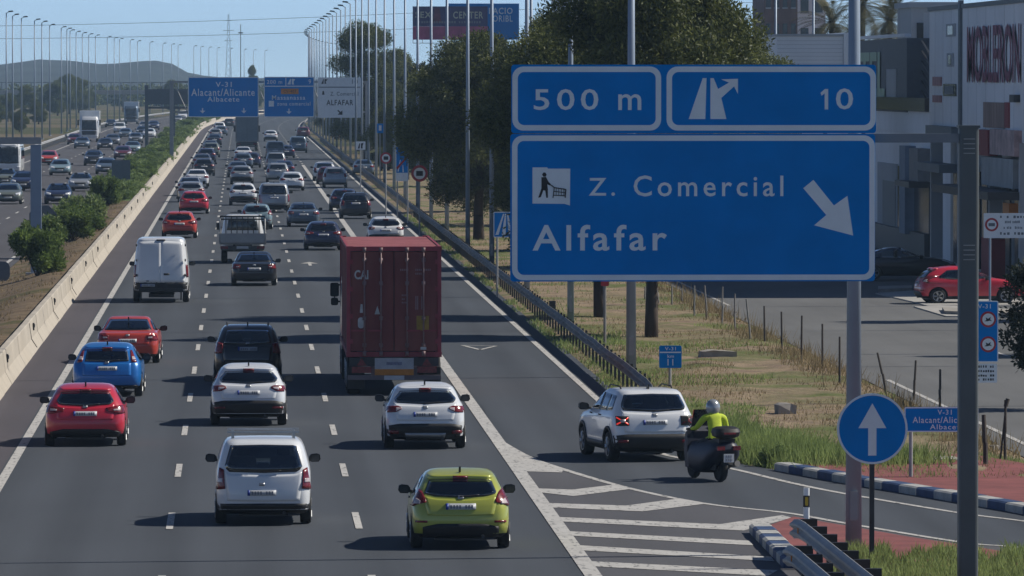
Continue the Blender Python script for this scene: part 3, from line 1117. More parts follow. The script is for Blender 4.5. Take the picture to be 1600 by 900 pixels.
def disc_sign(label, Y, px, py, rp, base=0):
    cx, cz = PY(px, py, Y); s_ = Y / FPX
    t = thing('round_sign', label, 'road sign', (cx, Y, base))
    q = MB(); q.lathe([(rp * s_, 0), (rp * s_, .03)], 28, 'y', (0, 0, cz)); f = q.build('disc', M_SRED, t)
    q = MB(); q.lathe([(rp * .7 * s_, -.006), (rp * .7 * s_, 0)], 28, 'y', (0, 0, cz)); q.build('white_disc', M_SFARW, f)
    q = MB(); q.b2(-rp * .4 * s_, rp * .4 * s_, -.009, -.006, cz - rp * .3 * s_, cz + rp * .3 * s_); q.build('symbol', M_INK, f)
    q = MB(); q.tube((0, .07, 0), (0, .07, cz + .2), .04); q.build('post', M_GALV, t)
disc_sign('round red ringed sign half covered by the pine branches', 352, 655.5, 271, 13)
disc_sign('round red ringed sign beside the lamp post left of the blue end board', 420, 603, 247, 9)
Y = 455.0
t, f, cx = board_sign('exit_board', 'small white board with a black exit symbol beside the lamp posts', Y, (556, 221, 571, 234), M_SFARW, (563.5,), border_m=None)
for poly in (((559, 232), (561.5, 224), (562.5, 224), (562, 232)), ((564, 232), (564, 224), (565, 224), (568, 223), (566.5, 228), (566.5, 232))):
    q = MB(); q.prism([(PY(a, b, Y)[0] - cx, PY(a, b, Y)[1]) for a, b in poly], -.006, 0, 'y'); q.build('exit_symbol', M_INK, f)
Y = 520
t, f, cx = board_sign('parking_board', 'small blue board high between the lamp posts before the dark trees', Y, (589, 193, 599, 208), M_SBLUE2, (594,), border_m=None)
q = MB(); a, b = PY(592, 204, Y); c, d = PY(596, 196, Y); q.b2(a - cx, c - cx, -.005, 0, b, d); q.build('symbol', M_SFARW, f)

# sign backs in the median
Y = G(189, 313)[1]
t, f, cx = board_sign('rear_facing_sign', 'grey back of a square sign standing in the median bushes', Y, (174.5, 250, 203.5, 282), M_SBACK, (189,), border_m=None, base_z=.3)
q = MB(); q.b2(-.33, .33, -.03, 0, 4.3, 4.36); q.build('bracket', M_GALV, t)
def round_back(label, px, py, rp, base_py, Y):
    cx, cz = PY(px, py, Y); s_ = Y / FPX
    t = thing('rear_facing_sign', label, 'road sign', (cx, Y, 0))
    q = MB(); q.prism([(rp * s_ * math.cos(R(22.5 + 45 * k)), cz + rp * s_ * math.sin(R(22.5 + 45 * k))) for k in range(8)], 0, .03, 'y'); q.build('panel', M_SBACK, t)
    q = MB(); q.tube((0, -.05, .2), (0, -.05, cz + .2), .04); q.build('post', M_GALV, t)
round_back('dark grey back of a round sign half hidden by the grey mast', 67, 342, 23, 400, 330)
q = None
cx, cz = PY(3, 428, 283)
t = thing('rear_facing_sign', 'dark rounded back of a low sign at the left edge of the median', 'road sign', (cx, 283, 0))
q = MB(); q.prism(rrect(-.32, .32, .0, cz + .5, .25, 6), 0, .12, 'y'); q.build('panel', M_SBACK, t)

# grey mast of the oncoming carriageway's sign
mx2, my2 = G(56, 440)
t = thing('sign_mast', 'thick pale grey mast with an arm standing among the median bushes', 'mast', (mx2, my2, .3))
_, zt = PY(56, 226, my2)
q = MB(); q.b2(-.20, .23, -.2, .2, 0, zt - .3); q.build('mast', M_POLE, t)
q = MB(); q.b2(-12.5, .23, -.14, .14, zt - .28, zt + .0); q.build('arm', M_GALV, t)
q = MB(); q.box(0, 0, .03, .8, .8, .06); q.build('base_plate', M_GALV, t)

# ================================================================== GANTRY
GY = 655.0
gx0, _ = PY(268, 150, GY); gx1, _ = PY(574, 150, GY)
gan = thing('sign_gantry', 'grey gantry spanning the road and carrying three sign boards', 'gantry', (gx0, GY + .6, 0))
_, gz0 = PY(300, 175, GY); _, gz1 = PY(300, 128, GY)
q = MB(); q.b2(-.18, .18, -.2, .2, 0, gz1 + .1); q.build('post', M_GALV, gan)
q = MB(); q.b2(gx1 - gx0 - .18, gx1 - gx0 + .18, -.2, .2, 0, gz1 + .1); q.build('post', M_GALV, gan)
q = MB()
for zz in (gz0, gz1):
    q.b2(.18, gx1 - gx0 - .18, -.08, .08, zz - .09, zz + .09)
n_ = 14
w_ = (gx1 - gx0 - .36) / n_
for k in range(n_):
    q.tube((.18 + k * w_, 0, gz0 if k % 2 else gz1), (.18 + (k + 1) * w_, 0, gz1 if k % 2 else gz0), .05, n=5)
q.build('beam', M_GALV, gan)
Y = GY
def gboard(name, label, rect, m, bm, r=.12):
    return board_sign(name, label, GY, rect, m, (), border_m=bm, bw=1.2, r=r, thick=.12)
t, f, cx = gboard('gantry_sign', 'blue gantry board for Alacant Alicante and Albacete, leftmost of three', (294, 120.5, 404, 183), M_SBLUE2, M_SWHITE)
on_sign(f, cx, Y, 'V-31', 337, 128, 362, 136, M_SWHITE)
on_sign(f, cx, Y, 'Alacant/Alicante', 299, 138.5, 398, 150, M_SWHITE)
on_sign(f, cx, Y, 'Albacete', 324, 151, 374, 159, M_SWHITE)
def down_arrow(px, py, s, m, f):
    q = MB(); q.prism([(PY(px + a * s, py + b * s, Y)[0] - cx, PY(px + a * s, py + b * s, Y)[1]) for a, b in ((-.22, -1), (.22, -1), (.22, 0), (1, 0), (0, 1), (-1, 0), (-.22, 0))], -.008, 0, 'y')
    q.build('arrow', m, f)
down_arrow(316.5, 173, 4.2, M_SWHITE, f); down_arrow(381, 173, 4.2, M_SWHITE, f)
t, f, cx = gboard('gantry_sign', 'blue gantry board with an orange badge for Massanassa, middle of three', (412.5, 120, 491, 183), M_SBLUE2, M_SWHITE)
q = MB(); a, b = PY(413, 135.5, Y); c, d = PY(490.5, 134, Y); q.b2(a - cx, c - cx, -.005, 0, b, d)
a, b = PY(446, 134, Y); c, d = PY(447.3, 120.5, Y); q.b2(a - cx, c - cx, -.005, 0, b, d); q.build('border', M_SWHITE, f)
on_sign(f, cx, Y, '200 m', 417, 125, 441, 131, M_SWHITE)
for poly in (((449, 132), (453.5, 123), (455, 123), (454, 132)), ((456, 132), (456, 123), (457.5, 123), (461.5, 123.5), (458.5, 128), (459.5, 132))):
    q = MB(); q.prism([(PY(a, b, Y)[0] - cx, PY(a, b, Y)[1]) for a, b in poly], -.006, 0, 'y'); q.build('exit_symbol', M_SWHITE, f)
on_sign(f, cx, Y, '9', 482, 124, 486, 131, M_SWHITE)
q = MB(); a, b = PY(439, 147, Y); c, d = PY(466.5, 138.5, Y); q.b2(a - cx, c - cx, -.006, 0, b, d); bd = q.build('orange_badge', M_ORANGE, f)
on_sign(bd, cx, Y, 'CV-407', 443, 140.5, 463, 145, M_INK, d=-.009)
on_sign(f, cx, Y, 'Massanassa', 425, 149, 477, 156, M_SWHITE)
q = MB(); a, b = PY(420, 166.5, Y); c, d = PY(428, 157.5, Y); q.b2(a - cx, c - cx, -.006, 0, b, d); q.build('pictogram', M_SWHITE, f)
on_sign(f, cx, Y, 'zona comercial', 433, 159, 485, 165, M_SWHITE)
down_arrow(451.5, 174, 4.2, M_SWHITE, f)
t, f, cx = gboard('gantry_sign', 'white gantry board for Alfafar with a slanting arrow, rightmost of three', (496.5, 121, 564.5, 184), M_SFARW, M_SFARW)
q = MB(); a, b = PY(498, 137, Y); c, d = PY(563, 135.5, Y); q.b2(a - cx, c - cx, -.005, 0, b, d); q.build('dividing_line', M_SBACK, f)
for poly in (((502, 131), (505, 123.5), (506, 123.5), (505.5, 131)), ((507, 131), (507, 123.5), (508, 123.5), (512, 124), (509, 127.5), (510, 131))):
    q = MB(); q.prism([(PY(a, b, Y)[0] - cx, PY(a, b, Y)[1]) for a, b in poly], -.006, 0, 'y'); q.build('exit_symbol', M_INK, f)
on_sign(f, cx, Y, '10', 550, 124, 559, 131, M_SBACK)
q = MB(); q.prism([(PY(a, b, Y)[0] - cx, PY(a, b, Y)[1]) for a, b in ((503, 148), (504, 142), (506, 142), (507, 148))], -.006, 0, 'y'); q.build('walking_figure', M_INK, f)
on_sign(f, cx, Y, 'Z. Comercial', 516, 143.5, 560, 149.5, M_SBACK)
on_sign(f, cx, Y, 'ALFAFAR', 510, 156, 552, 164.5, M_INK, bold=.02)
q = MB(); q.prism([(PY(a, b, Y)[0] - cx, PY(a, b, Y)[1]) for a, b in ((527, 173), (528.5, 171.5), (532, 175), (535, 172.5), (535, 179.5), (527.5, 179), (530.5, 176.5))], -.008, 0, 'y'); q.build('arrow', M_INK, f)

# second, smaller gantry seen from behind over the oncoming road
Y2 = 790.0
xa, _ = PY(229, 150, Y2); xb, _ = PY(293, 150, Y2)
t = thing('sign_gantry', 'dark rear side of a distant gantry over the oncoming carriageway', 'gantry', (xa, Y2, 0))
_, za = PY(229, 133, Y2); _, zb = PY(229, 163, Y2)
q = MB(); q.b2(-.2, .2, -.2, .2, 0, za); q.build('post', M_SBACK, t)
q = MB(); q.b2(2.9, 3.2, -.2, .2, 0, zb); q.build('post', M_SBACK, t)
q = MB(); q.b2(.2, xb - xa, -.15, .15, zb, zb + 1.7); q.build('panel', M_SBACK, t)
q = MB(); q.b2(.2, xb - xa, .16, .3, zb - .5, zb - .25); q.build('beam', M_SBACK, t)

# ================================================================== LAMP POSTS
def lamp_meshes(side):
    p = MB(); p.tube((0, 0, 0), (0, 0, 15.3), .115, .06, 12); p.tube((0, 0, 0), (0, 0, .05), .26, .26, 12)
    d = MB(); d.b2(-.055, .055, -.125, -.105, .6, 1.1)
    a = MB(); a.tube((0, 0, 15.25), (side * .3, 0, 15.42), .04, .035, 8)
    h = MB()
    h.prism([(side * .2, 15.36), (side * .75, 15.42), (side * .8, 15.5), (side * .68, 15.57), (side * .25, 15.52)], -.17, .17, 'y')
    return (p.mesh('pole', M_POLE, True), d.mesh('access_door', M_GALV), a.mesh('arm', M_POLE, True), h.mesh('lamp_head', M_DARK))
LM = {s: lamp_meshes(s) for s in (-1, 1)}
def lamp(x, y, side, label, group, k=1.0):
    t = thing('street_lamp', label, 'street lamp', (x, y, 0), random.uniform(-.02, .02), group)
    t.scale = (k, 1, 1)
    for nm, me in zip(('pole', 'access_door', 'arm', 'lamp_head'), LM[side]):
        o = bpy.data.objects.new(nm, me); link(o, t)
    return t
near_lab = ['tall grey lamp post behind the right end of the big blue sign', 'tall grey lamp post behind the middle of the big blue sign',
            'tall grey lamp post behind the left third of the big blue sign', 'tall grey lamp post just left of the big sign, half hid by pines',
            'tall grey lamp post rising through the pines beside the motorway board', 'tall grey lamp post in front of the pines, third from the big sign',
            'tall grey lamp post right of the red container, left edge of the pines', 'tall grey lamp post beside the blue end board']
ybase = [120.3, 191.9, 227.2, 262, 298.7, 330.4, 363.7, 393.9]
for lab, y in zip(near_lab, ybase):
    lamp(10.65 if y > 150 else 10.5, y, -1, lab, 'lamp posts along the right verge', 1.25 if y < 200 else 1.0)
ORD = ('first', 'second', 'third', 'fourth', 'fifth', 'sixth', 'seventh', 'eighth', 'ninth', 'tenth', 'eleventh', 'twelfth')
y = 424.0
n_l = 0
while y < 1900:
    lamp(10.65 + bend(y), y, -1, ORD[n_l] + ' lamp post beyond the blue end board in the right verge row' if n_l < 12 else 'slender far lamp post in the crowded end of the right verge row', 'lamp posts along the right verge')
    n_l += 1
    y += 32.5 if y < 900 else 36
y = 784.0
n_l = 0
while y < 1950:
    lamp(-26.5 + bend(y) + (0 if (y % 3) > 1 else .5), y, 1, ORD[n_l] + ' lamp post from the left edge in the row beyond the oncoming carriageway' if n_l < 12 else 'far lamp post in the row left of the oncoming carriageway above the hills', 'lamp posts along the left verge')
    n_l += 1
    y += random.choice((33, 37, 56, 44))
for px, Y, hz in ((414, 1500, 1), (425, 1350, 1), (690, 700, 0), (742, 560, 0), (570, 470, 0)):
    pass
# flagpole-thin lamps of the shopping street
for px, Y, top in ((1212, 420, 38), (1271, 420, 34), (830, 340, -60), (900, 350, -60)):
    x, z = PY(px, top, Y)
    lamp(x, Y, -1, {1212: 'thin lamp post behind the pine left of the low white hall', 1271: 'thin lamp post in front of the low white hall', 830: 'lamp post rising from the pines above the 500 m panel', 900: 'thick lamp post rising from the pines right of the 500 m panel'}[px], 'lamp posts of the shopping street')

# black and yellow delineator post
x, y = G(1260, 812)
t = thing('delineator', 'white delineator post with a black and yellow band at the guardrail end', 'delineator', (x, y, .0))
s_ = y / FPX
q = MB(); q.prism(rrect(-.055, .055, -.035, .035, .03, 4), 0, 50 * s_, 'z'); q.build('post', M_SFARW, t)
q = MB(); q.prism(rrect(-.062, .062, -.042, .042, .03, 4), 20 * s_, 38 * s_, 'z'); bnd = q.build('band', M_INK, t)
q = MB(); q.prism(rrect(-.028, .028, 22 * s_, 36 * s_, .02, 4), -.048, -.043, 'y'); q.build('reflector', M_YELLOW, bnd)

# ================================================================== BILLBOARDS, PYLON, WIRES
Y = 700.0
cx, _ = PY(703, 60, Y)
t = thing('billboard', 'large dark billboard reading Sex Center with a red lower half on one column', 'billboard', (cx, Y, 0))
a, b = PY(645, 62, Y); c, d = PY(762, 10, Y); _, mzz = PY(703, 41, Y)
q = MB(); q.b2(a - cx, c - cx, 0, .5, mzz, d); f = q.build('upper_panel', mat('billboard_dark', (0.06, 0.05, 0.14), .6, var=.2, scale=.4), t)
q = MB(); q.b2(a - cx, c - cx, 0.003, .5, b, mzz - .01); f2 = q.build('lower_panel', mat('billboard_red', (0.42, 0.07, 0.16), .6, var=.35, scale=.8), t)
M_CREAMTXT = mat('cream_lettering', (0.5, 0.47, 0.36), .6)
on_sign(f, cx, Y, 'SEX', 649, 18, 674, 28, M_CREAMTXT, bold=.02)
on_sign(f, cx, Y, 'CENTER', 708, 18, 755, 29, M_CREAMTXT, bold=.02)
scribble(f, cx, Y, 650, 32.5, 752, 36.5, mat('grey_print', (.2, .19, .22)), 26)
q = MB(); a2, b2_ = PY(676, 36, Y); c2, d2 = PY(690, 12, Y); q.prism([(a2 - cx, b2_), (c2 - cx, b2_), (c2 - cx - .2, d2), (a2 - cx + .2, d2)], -.004, 0, 'y'); q.build('picture', mat('billboard_print', (.16, .04, .07), var=.5, scale=2), f)
q = MB(); _, zc = PY(703, 67, Y); q.b2(a - cx, c - cx, -.9, .1, zc - .05, zc); q.build('walkway', M_DARK, t)
q = MB()
for k in range(9):
    xx = (a - cx) + (c - a) * k / 8
    q.tube((xx, -.85, zc), (xx, -.85, b - .02), .03, n=5)
q.build('railing', M_GALV, t)
q = MB(); q.tube((0, .25, 0), (0, .25, zc - .05), .42, .38, 14); q.b2(-.7, .7, -.1, .6, zc - .6, zc - .05); q.build('column', M_GALV, t)
Y = 655.0
cx, _ = PY(786, 60, Y)
t = thing('billboard', 'blue billboard reading PACIO right behind the dark billboard', 'billboard', (cx, Y + 60, 0))
YY = Y + 60
cx, _ = PY(786, 60, YY); t.location.x = cx
a, b = PY(701, 62, YY); c, d = PY(811, 5.5, YY)
q = MB(); q.b2(a - cx, c - cx, 0, .4, b, d); f = q.build('panel', M_SBLUE2, t)
on_sign(f, cx, YY, 'PACIO', 764, 12, 801, 22, M_SWHITE, bold=.02)
on_sign(f, cx, YY, 'ORIBL', 770, 24, 801, 34, M_SWHITE)
q = MB(); q.tube((0, .6, 0), (0, .6, b + 1), .4, .35, 12); q.build('column', M_GALV, t)

def pylon(px, Y, top_py, w):
    cx, zt = PY(px, top_py, Y)
    t = thing('power_pylon', 'thin lattice power pylon on the horizon above the gantry', 'pylon', (cx, Y, 0))
    q = MB()
    n_ = 14
    for sx, sy in ((-1, -1), (1, -1), (1, 1), (-1, 1)):
        q.tube((sx * w, sy * w, 0), (sx * w * .12, sy * w * .12, zt), .09, .05, 4)
    for k in range(n_):
        z0_, z1_ = zt * k / n_, zt * (k + 1) / n_
        w0, w1 = w * (1 - .88 * k / n_), w * (1 - .88 * (k + 1) / n_)
        for s in (-1, 1):
            q.tube((-w0 * s, -w0, z0_), (w1 * s, -w1, z1_), .035, .035, 4)
            q.tube((-w0 * s, w0, z0_), (w1 * s, w1, z1_), .035, .035, 4)
    q.build('lattice', M_SBACK, t)
    q = MB()
    for zz, ww in ((zt * .93, 1.1), (zt * .82, 1.5), (zt * .71, 1.1)):
        q.b2(-ww, ww, -.06, .06, zz - .06, zz + .06)
    q.build('crossarm', M_SBACK, t)
pylon(357, 2000, 22, 1.1)
cx, zt = PY(376, 38, 1500)
t = thing('radio_mast', 'thin dark mast on the horizon right of the pylon', 'mast', (cx, 1500, 0))
q = MB(); q.tube((0, 0, 0), (0, 0, zt), .11, .07, 6); q.build('pole', M_DARK, t)
q = MB(); q.b2(-.5, .5, -.1, .1, zt * .9, zt * .9 + .25); q.build('antenna', M_DARK, t)
for lab, ya, yb, yc in (('upper power cable sagging across the sky', 40.5, 31.5, 20.5), ('lower power cable sagging across the sky', 60.5, 52.5, 45)):
    q = MB()
    pts = []
    for k in range(41):
        px = -400 + 2000 * k / 40
        u = (px - 0) / 640
        py = ya + (yc - ya) * u + (2.5 * (4 * u * (1 - u)) if 0 < u < 1 else 0)
        x, z = PY(px, py, 1900)
        pts.append((x, 1900, z))
    q.path(pts, .075, 4)
    tag(q.build('power_cable', M_DARK), lab, 'cable', 'power cables across the sky')

# ================================================================== VEHICLES
def plan(z, yr, yf, hw, rx=.22, ry=.28, bow=.06, rxf=None, ryf=None, pinch=.035):
    """one horizontal slice of a body: right half from rear centre to front centre, then mirrored."""
    rxf = rxf or rx * 1.3
    ryf = ryf or ry * 1.5
    rx, rxf = min(rx, hw * .8), min(rxf, hw * .8)
    half = []
    ym, hl = (yr + yf) / 2, (yf - yr) / 2
    ry, ryf = min(ry, hl * .45), min(ryf, hl * .45)
    for k in range(5):
        x = (hw - rx) * k / 5
        half.append((x, yr + bow * (x / hw) ** 2))
    yb = yr + bow * ((hw - rx) / hw) ** 2
    for k in range(6):
        t = math.pi / 2 * k / 5
        half.append((hw - rx + rx * math.sin(t), yb + ry * (1 - math.cos(t))))
    ya, yc = yb + ry, yf - bow - ryf
    for k in range(1, 9):
        half.append((hw, ya + (yc - ya) * k / 9))
    for k in range(6):
        t = math.pi / 2 * k / 5
        half.append((hw - rxf + rxf * math.cos(t), yc + ryf * math.sin(t)))
    for k in range(1, 5):
        x = (hw - rxf) * (1 - k / 5)
        half.append((x, yf - bow * (x / hw) ** 2))
    half.append((0, yf))
    half = [(x * (1 - pinch * ((y - ym) / hl) ** 2), y) for x, y in half]
    return [(x, y, z) for x, y in half] + [(-x, y, z) for x, y in half[-2:0:-1]]


def body_mesh(name, slices, wheels, wr, hw, mats):
    """loft the slices and cut the wheel arches; returns (mesh, bvh)."""
    rings = [plan(*s) if not isinstance(s[-1], dict) else plan(*s[:-1], **s[-1]) for s in slices]
    n = len(rings[0])
    vs_, fs_ = [], []
    for r in rings:
        vs_ += r
    for j in range(len(rings) - 1):
        for k in range(n):
            k2 = (k + 1) % n
            fs_.append((j * n + k, j * n + k2, (j + 1) * n + k2, (j + 1) * n + k))
    fs_.append(tuple(range(n - 1, -1, -1)))
    top = len(vs_)
    # close the roof with a small crown of triangles
    tz = slices[-1][0] + .012
    h = n // 2
    row = [(0, rings[-1][0][1] * (1 - u) + rings[-1][h][1] * u, tz) for u in (.2, .5, .8)]
    vs_ += row
    b = (len(rings) - 1) * n
    ctr = top + 1
    for k in range(n):
        fs_.append((b + k, b + (k + 1) % n, ctr))
    mb = MB(); mb.add(vs_, fs_)
    if wheels:
        for i in range(n): mb.m[i] = 1
        mb.m[(len(rings) - 1) * n] = 1
    me = mb.mesh(name, mats, True)
    if wheels:
        o = bpy.data.objects.new(name, me); COL.objects.link(o)
        c = MB()
        for wy, hx in wheels:
            for s in (-1, 1):
                c.lathe([(wr * 1.17, s * (hx - .30)), (wr * 1.17, s * (hx + .35))], 22, 'x', (0, wy, wr + .015), 1)
        cm = c.mesh('cutter', mats)
        co = bpy.data.objects.new('cutter', cm); COL.objects.link(co)
        md = o.modifiers.new('arch', 'BOOLEAN'); md.operation = 'DIFFERENCE'; md.object = co; md.solver = 'EXACT'
        dg = bpy.context.evaluated_depsgraph_get()
        me2 = bpy.data.meshes.new_from_object(o.evaluated_get(dg))
        me2.name = name
        bpy.data.objects.remove(o); bpy.data.objects.remove(co)
        me = me2
    import bmesh
    bm = bmesh.new(); bm.from_mesh(me)
    bvh = BVHTree.FromBMesh(bm)
    for e in bm.edges:
        if len(e.link_faces) == 2 and e.calc_face_angle(0) > R(38):
            e.smooth = False
    bm.to_mesh(me); bm.free()
    return me, bvh


def resample(p, n):
    """n+1 points evenly along a polyline."""
    d = [0]
    for a, b in zip(p[:-1], p[1:]):
        d.append(d[-1] + math.dist(a, b))
    out = []
    for k in range(n + 1):
        s = d[-1] * k / n
        for i in range(len(p) - 1):
            if s <= d[i + 1] or i == len(p) - 2:
                u = (s - d[i]) / max(1e-9, d[i + 1] - d[i])
                out.append((p[i][0] + (p[i + 1][0] - p[i][0]) * u, p[i][1] + (p[i + 1][1] - p[i][1]) * u))
                break
    return out


def patch(bvh, side, top, bot, off=.006, n=10, m=4, thick=.02):
    """a conforming piece laid on the body: the region between two curves, projected from a side."""
    T, B = resample(top, n), resample(bot, n)
    vs_, nr = [], []
    O_, D_ = {'rear': (lambda a, z: (Vector((a, -30, z)), Vector((0, 1, 0)))), 'front': (lambda a, z: (Vector((a, 30, z)), Vector((0, -1, 0)))),
              'left': (lambda a, z: (Vector((-30, a, z)), Vector((1, 0, 0)))), 'right': (lambda a, z: (Vector((30, a, z)), Vector((-1, 0, 0)))),
              'top': (lambda a, z: (Vector((a, z, 30)), Vector((0, 0, -1))))}[side], None
    for j in range(m + 1):
        for k in range(n + 1):
            a = T[k][0] + (B[k][0] - T[k][0]) * j / m
            z = T[k][1] + (B[k][1] - T[k][1]) * j / m
            o, d = O_(a, z)
            hit = bvh.ray_cast(o, d)
            if hit[0] is None:
                q = o + d * 28.5
                hit = bvh.find_nearest(Vector((q.x if side in ('rear', 'front', 'top') else math.copysign(.8, q.x), q.y if side in ('left', 'right', 'top') else (0 if side == 'rear' else 3), q.z)))
            p, nn = hit[0], hit[1]
            if nn.dot(d) > 0: nn = -nn
            vs_.append(p + nn * off); nr.append(nn)
    w = n + 1
    fs_ = [(j * w + k, j * w + k + 1, (j + 1) * w + k + 1, (j + 1) * w + k) for j in range(m) for k in range(n)]
    loop = [k for k in range(w)] + [j * w + n for j in range(1, m + 1)] + [m * w + k for k in range(n - 1, -1, -1)] + [j * w for j in range(m - 1, 0, -1)]
    b = len(vs_)
    vs_ += [vs_[i] - nr[i] * (off + thick) for i in loop]
    l = len(loop)
    fs_ += [(loop[i], loop[(i + 1) % l], b + (i + 1) % l, b + i) for i in range(l)]
    mb = MB(); mb.add(vs_, fs_)
    return mb


def mir(c):
    return [(-a, z) for a, z in c]


def wheel_meshes(r, w, kind=0):
    t = MB()
    t.lathe([(r * .66, -w / 2), (r * .93, -w / 2), (r * .99, -w * .36), (r, -w * .15), (r, w * .15), (r * .99, w * .36), (r * .93, w / 2), (r * .66, w / 2)], 24, 'x')
    tm = t.mesh('wheel', M_RUBBER, True)
    q = MB()
    q.lathe([(r * .67, -w * .42), (r * .67, -w * .52), (r * .6, -w * .5), (r * .58, -w * .3)], 20, 'x')
    q.lathe([(.05, -w * .5), (.05, -w * .42)], 10, 'x')
    for k in range(5):
        a = 2 * math.pi * k / 5
        for da in (-.11, .11):
            c, s = math.cos(a + da), math.sin(a + da)
            q.tube((-w * .47, .04 * c, .04 * s), (-w * .47, r * .63 * c, r * .63 * s), .022, .026, 5)
    q.lathe([(r * .6, -w * .3), (r * .6, -w * .28)], 16, 'x', mi=1)
    qm = q.mesh('rim', [M_RIM, M_DARK])
    return tm, qm
WH = {}


def shrink(loop, d):
    """an outline moved inwards by d metres."""
    cx = sum(a for a, b in loop) / len(loop); cz = sum(b for a, b in loop) / len(loop)
    w = max(abs(a - cx) for a, b in loop); h = max(abs(b - cz) for a, b in loop)
    return [(cx + (a - cx) * (1 - d / w), cz + (b - cz) * (1 - d / h)) for a, b in loop]


def cut_windows(me, holes):
    """open the cabin: a tunnel from the rear window to the windscreen and across through the side windows."""
    o = bpy.data.objects.new('body', me); COL.objects.link(o)
    cs = []
    for ax, loop in holes:
        c = MB()
        if ax == 'y': c.prism(loop, -3, 5, 'y', 1)
        else: c.prism(loop, -3, 3, 'x', 1)
        co = bpy.data.objects.new('cutter', c.mesh('cutter', list(me.materials))); COL.objects.link(co); cs.append(co)
        md = o.modifiers.new('window', 'BOOLEAN'); md.operation = 'DIFFERENCE'; md.object = co; md.solver = 'EXACT'
    dg = bpy.context.evaluated_depsgraph_get()
    out = bpy.data.meshes.new_from_object(o.evaluated_get(dg))
    out.name = 'body'
    for c in cs + [o]: bpy.data.objects.remove(c)
    import bmesh
    bm = bmesh.new(); bm.from_mesh(out)
    for f in bm.faces: f.smooth = True
    for e in bm.edges:
        if len(e.link_faces) == 2 and e.calc_face_angle(0) > R(38): e.smooth = False
    bm.to_mesh(out); bm.free()
    return out

PAINTS = {}
def paint_mat(name, col, metal=0.0, rough=.32):
    if name not in PAINTS:
        PAINTS[name] = mat('paint_' + name, col, rough, metal, var=.05, scale=1.3, coat=.7)
    return PAINTS[name]
P_WHITE = paint_mat('white', (.66, .68, .70))
P_SILV = paint_mat('silver', (.34, .36, .38), .4)
P_GREY = paint_mat('grey', (.13, .14, .155), .3)
P_BLUEG = paint_mat('blue_grey', (.10, .14, .19), .3)
P_BLACK = paint_mat('black', (.014, .015, .02), .1)
P_DKBLUE = paint_mat('dark_blue', (.022, .03, .075), .2)
P_RED = paint_mat('red', (.50, .022, .045))
P_RED2 = paint_mat('orange_red', (.46, .05, .03))
P_BLUE = paint_mat('bright_blue', (.015, .155, .48), .2)
P_LIME = paint_mat('lime_green', (.39, .42, .07), .15)
P_DKRED = paint_mat('dark_red', (.11, .015, .025), .1)
P_GREEN = paint_mat('grey_green', (.15, .17, .15), .2)
P_SKYB = paint_mat('pale_blue', (.24, .34, .38), .3)

PROTO = {}
def part(lst, name, mb, mats, parent=None, paint=False, smooth=True, loc=(0, 0, 0), rz=0):
    me = mb if isinstance(mb, bpy.types.Mesh) else mb.mesh(name, mats, smooth)
    lst.append(dict(name=name, me=me, parent=parent, paint=paint, loc=loc, rz=rz))
    return len(lst) - 1


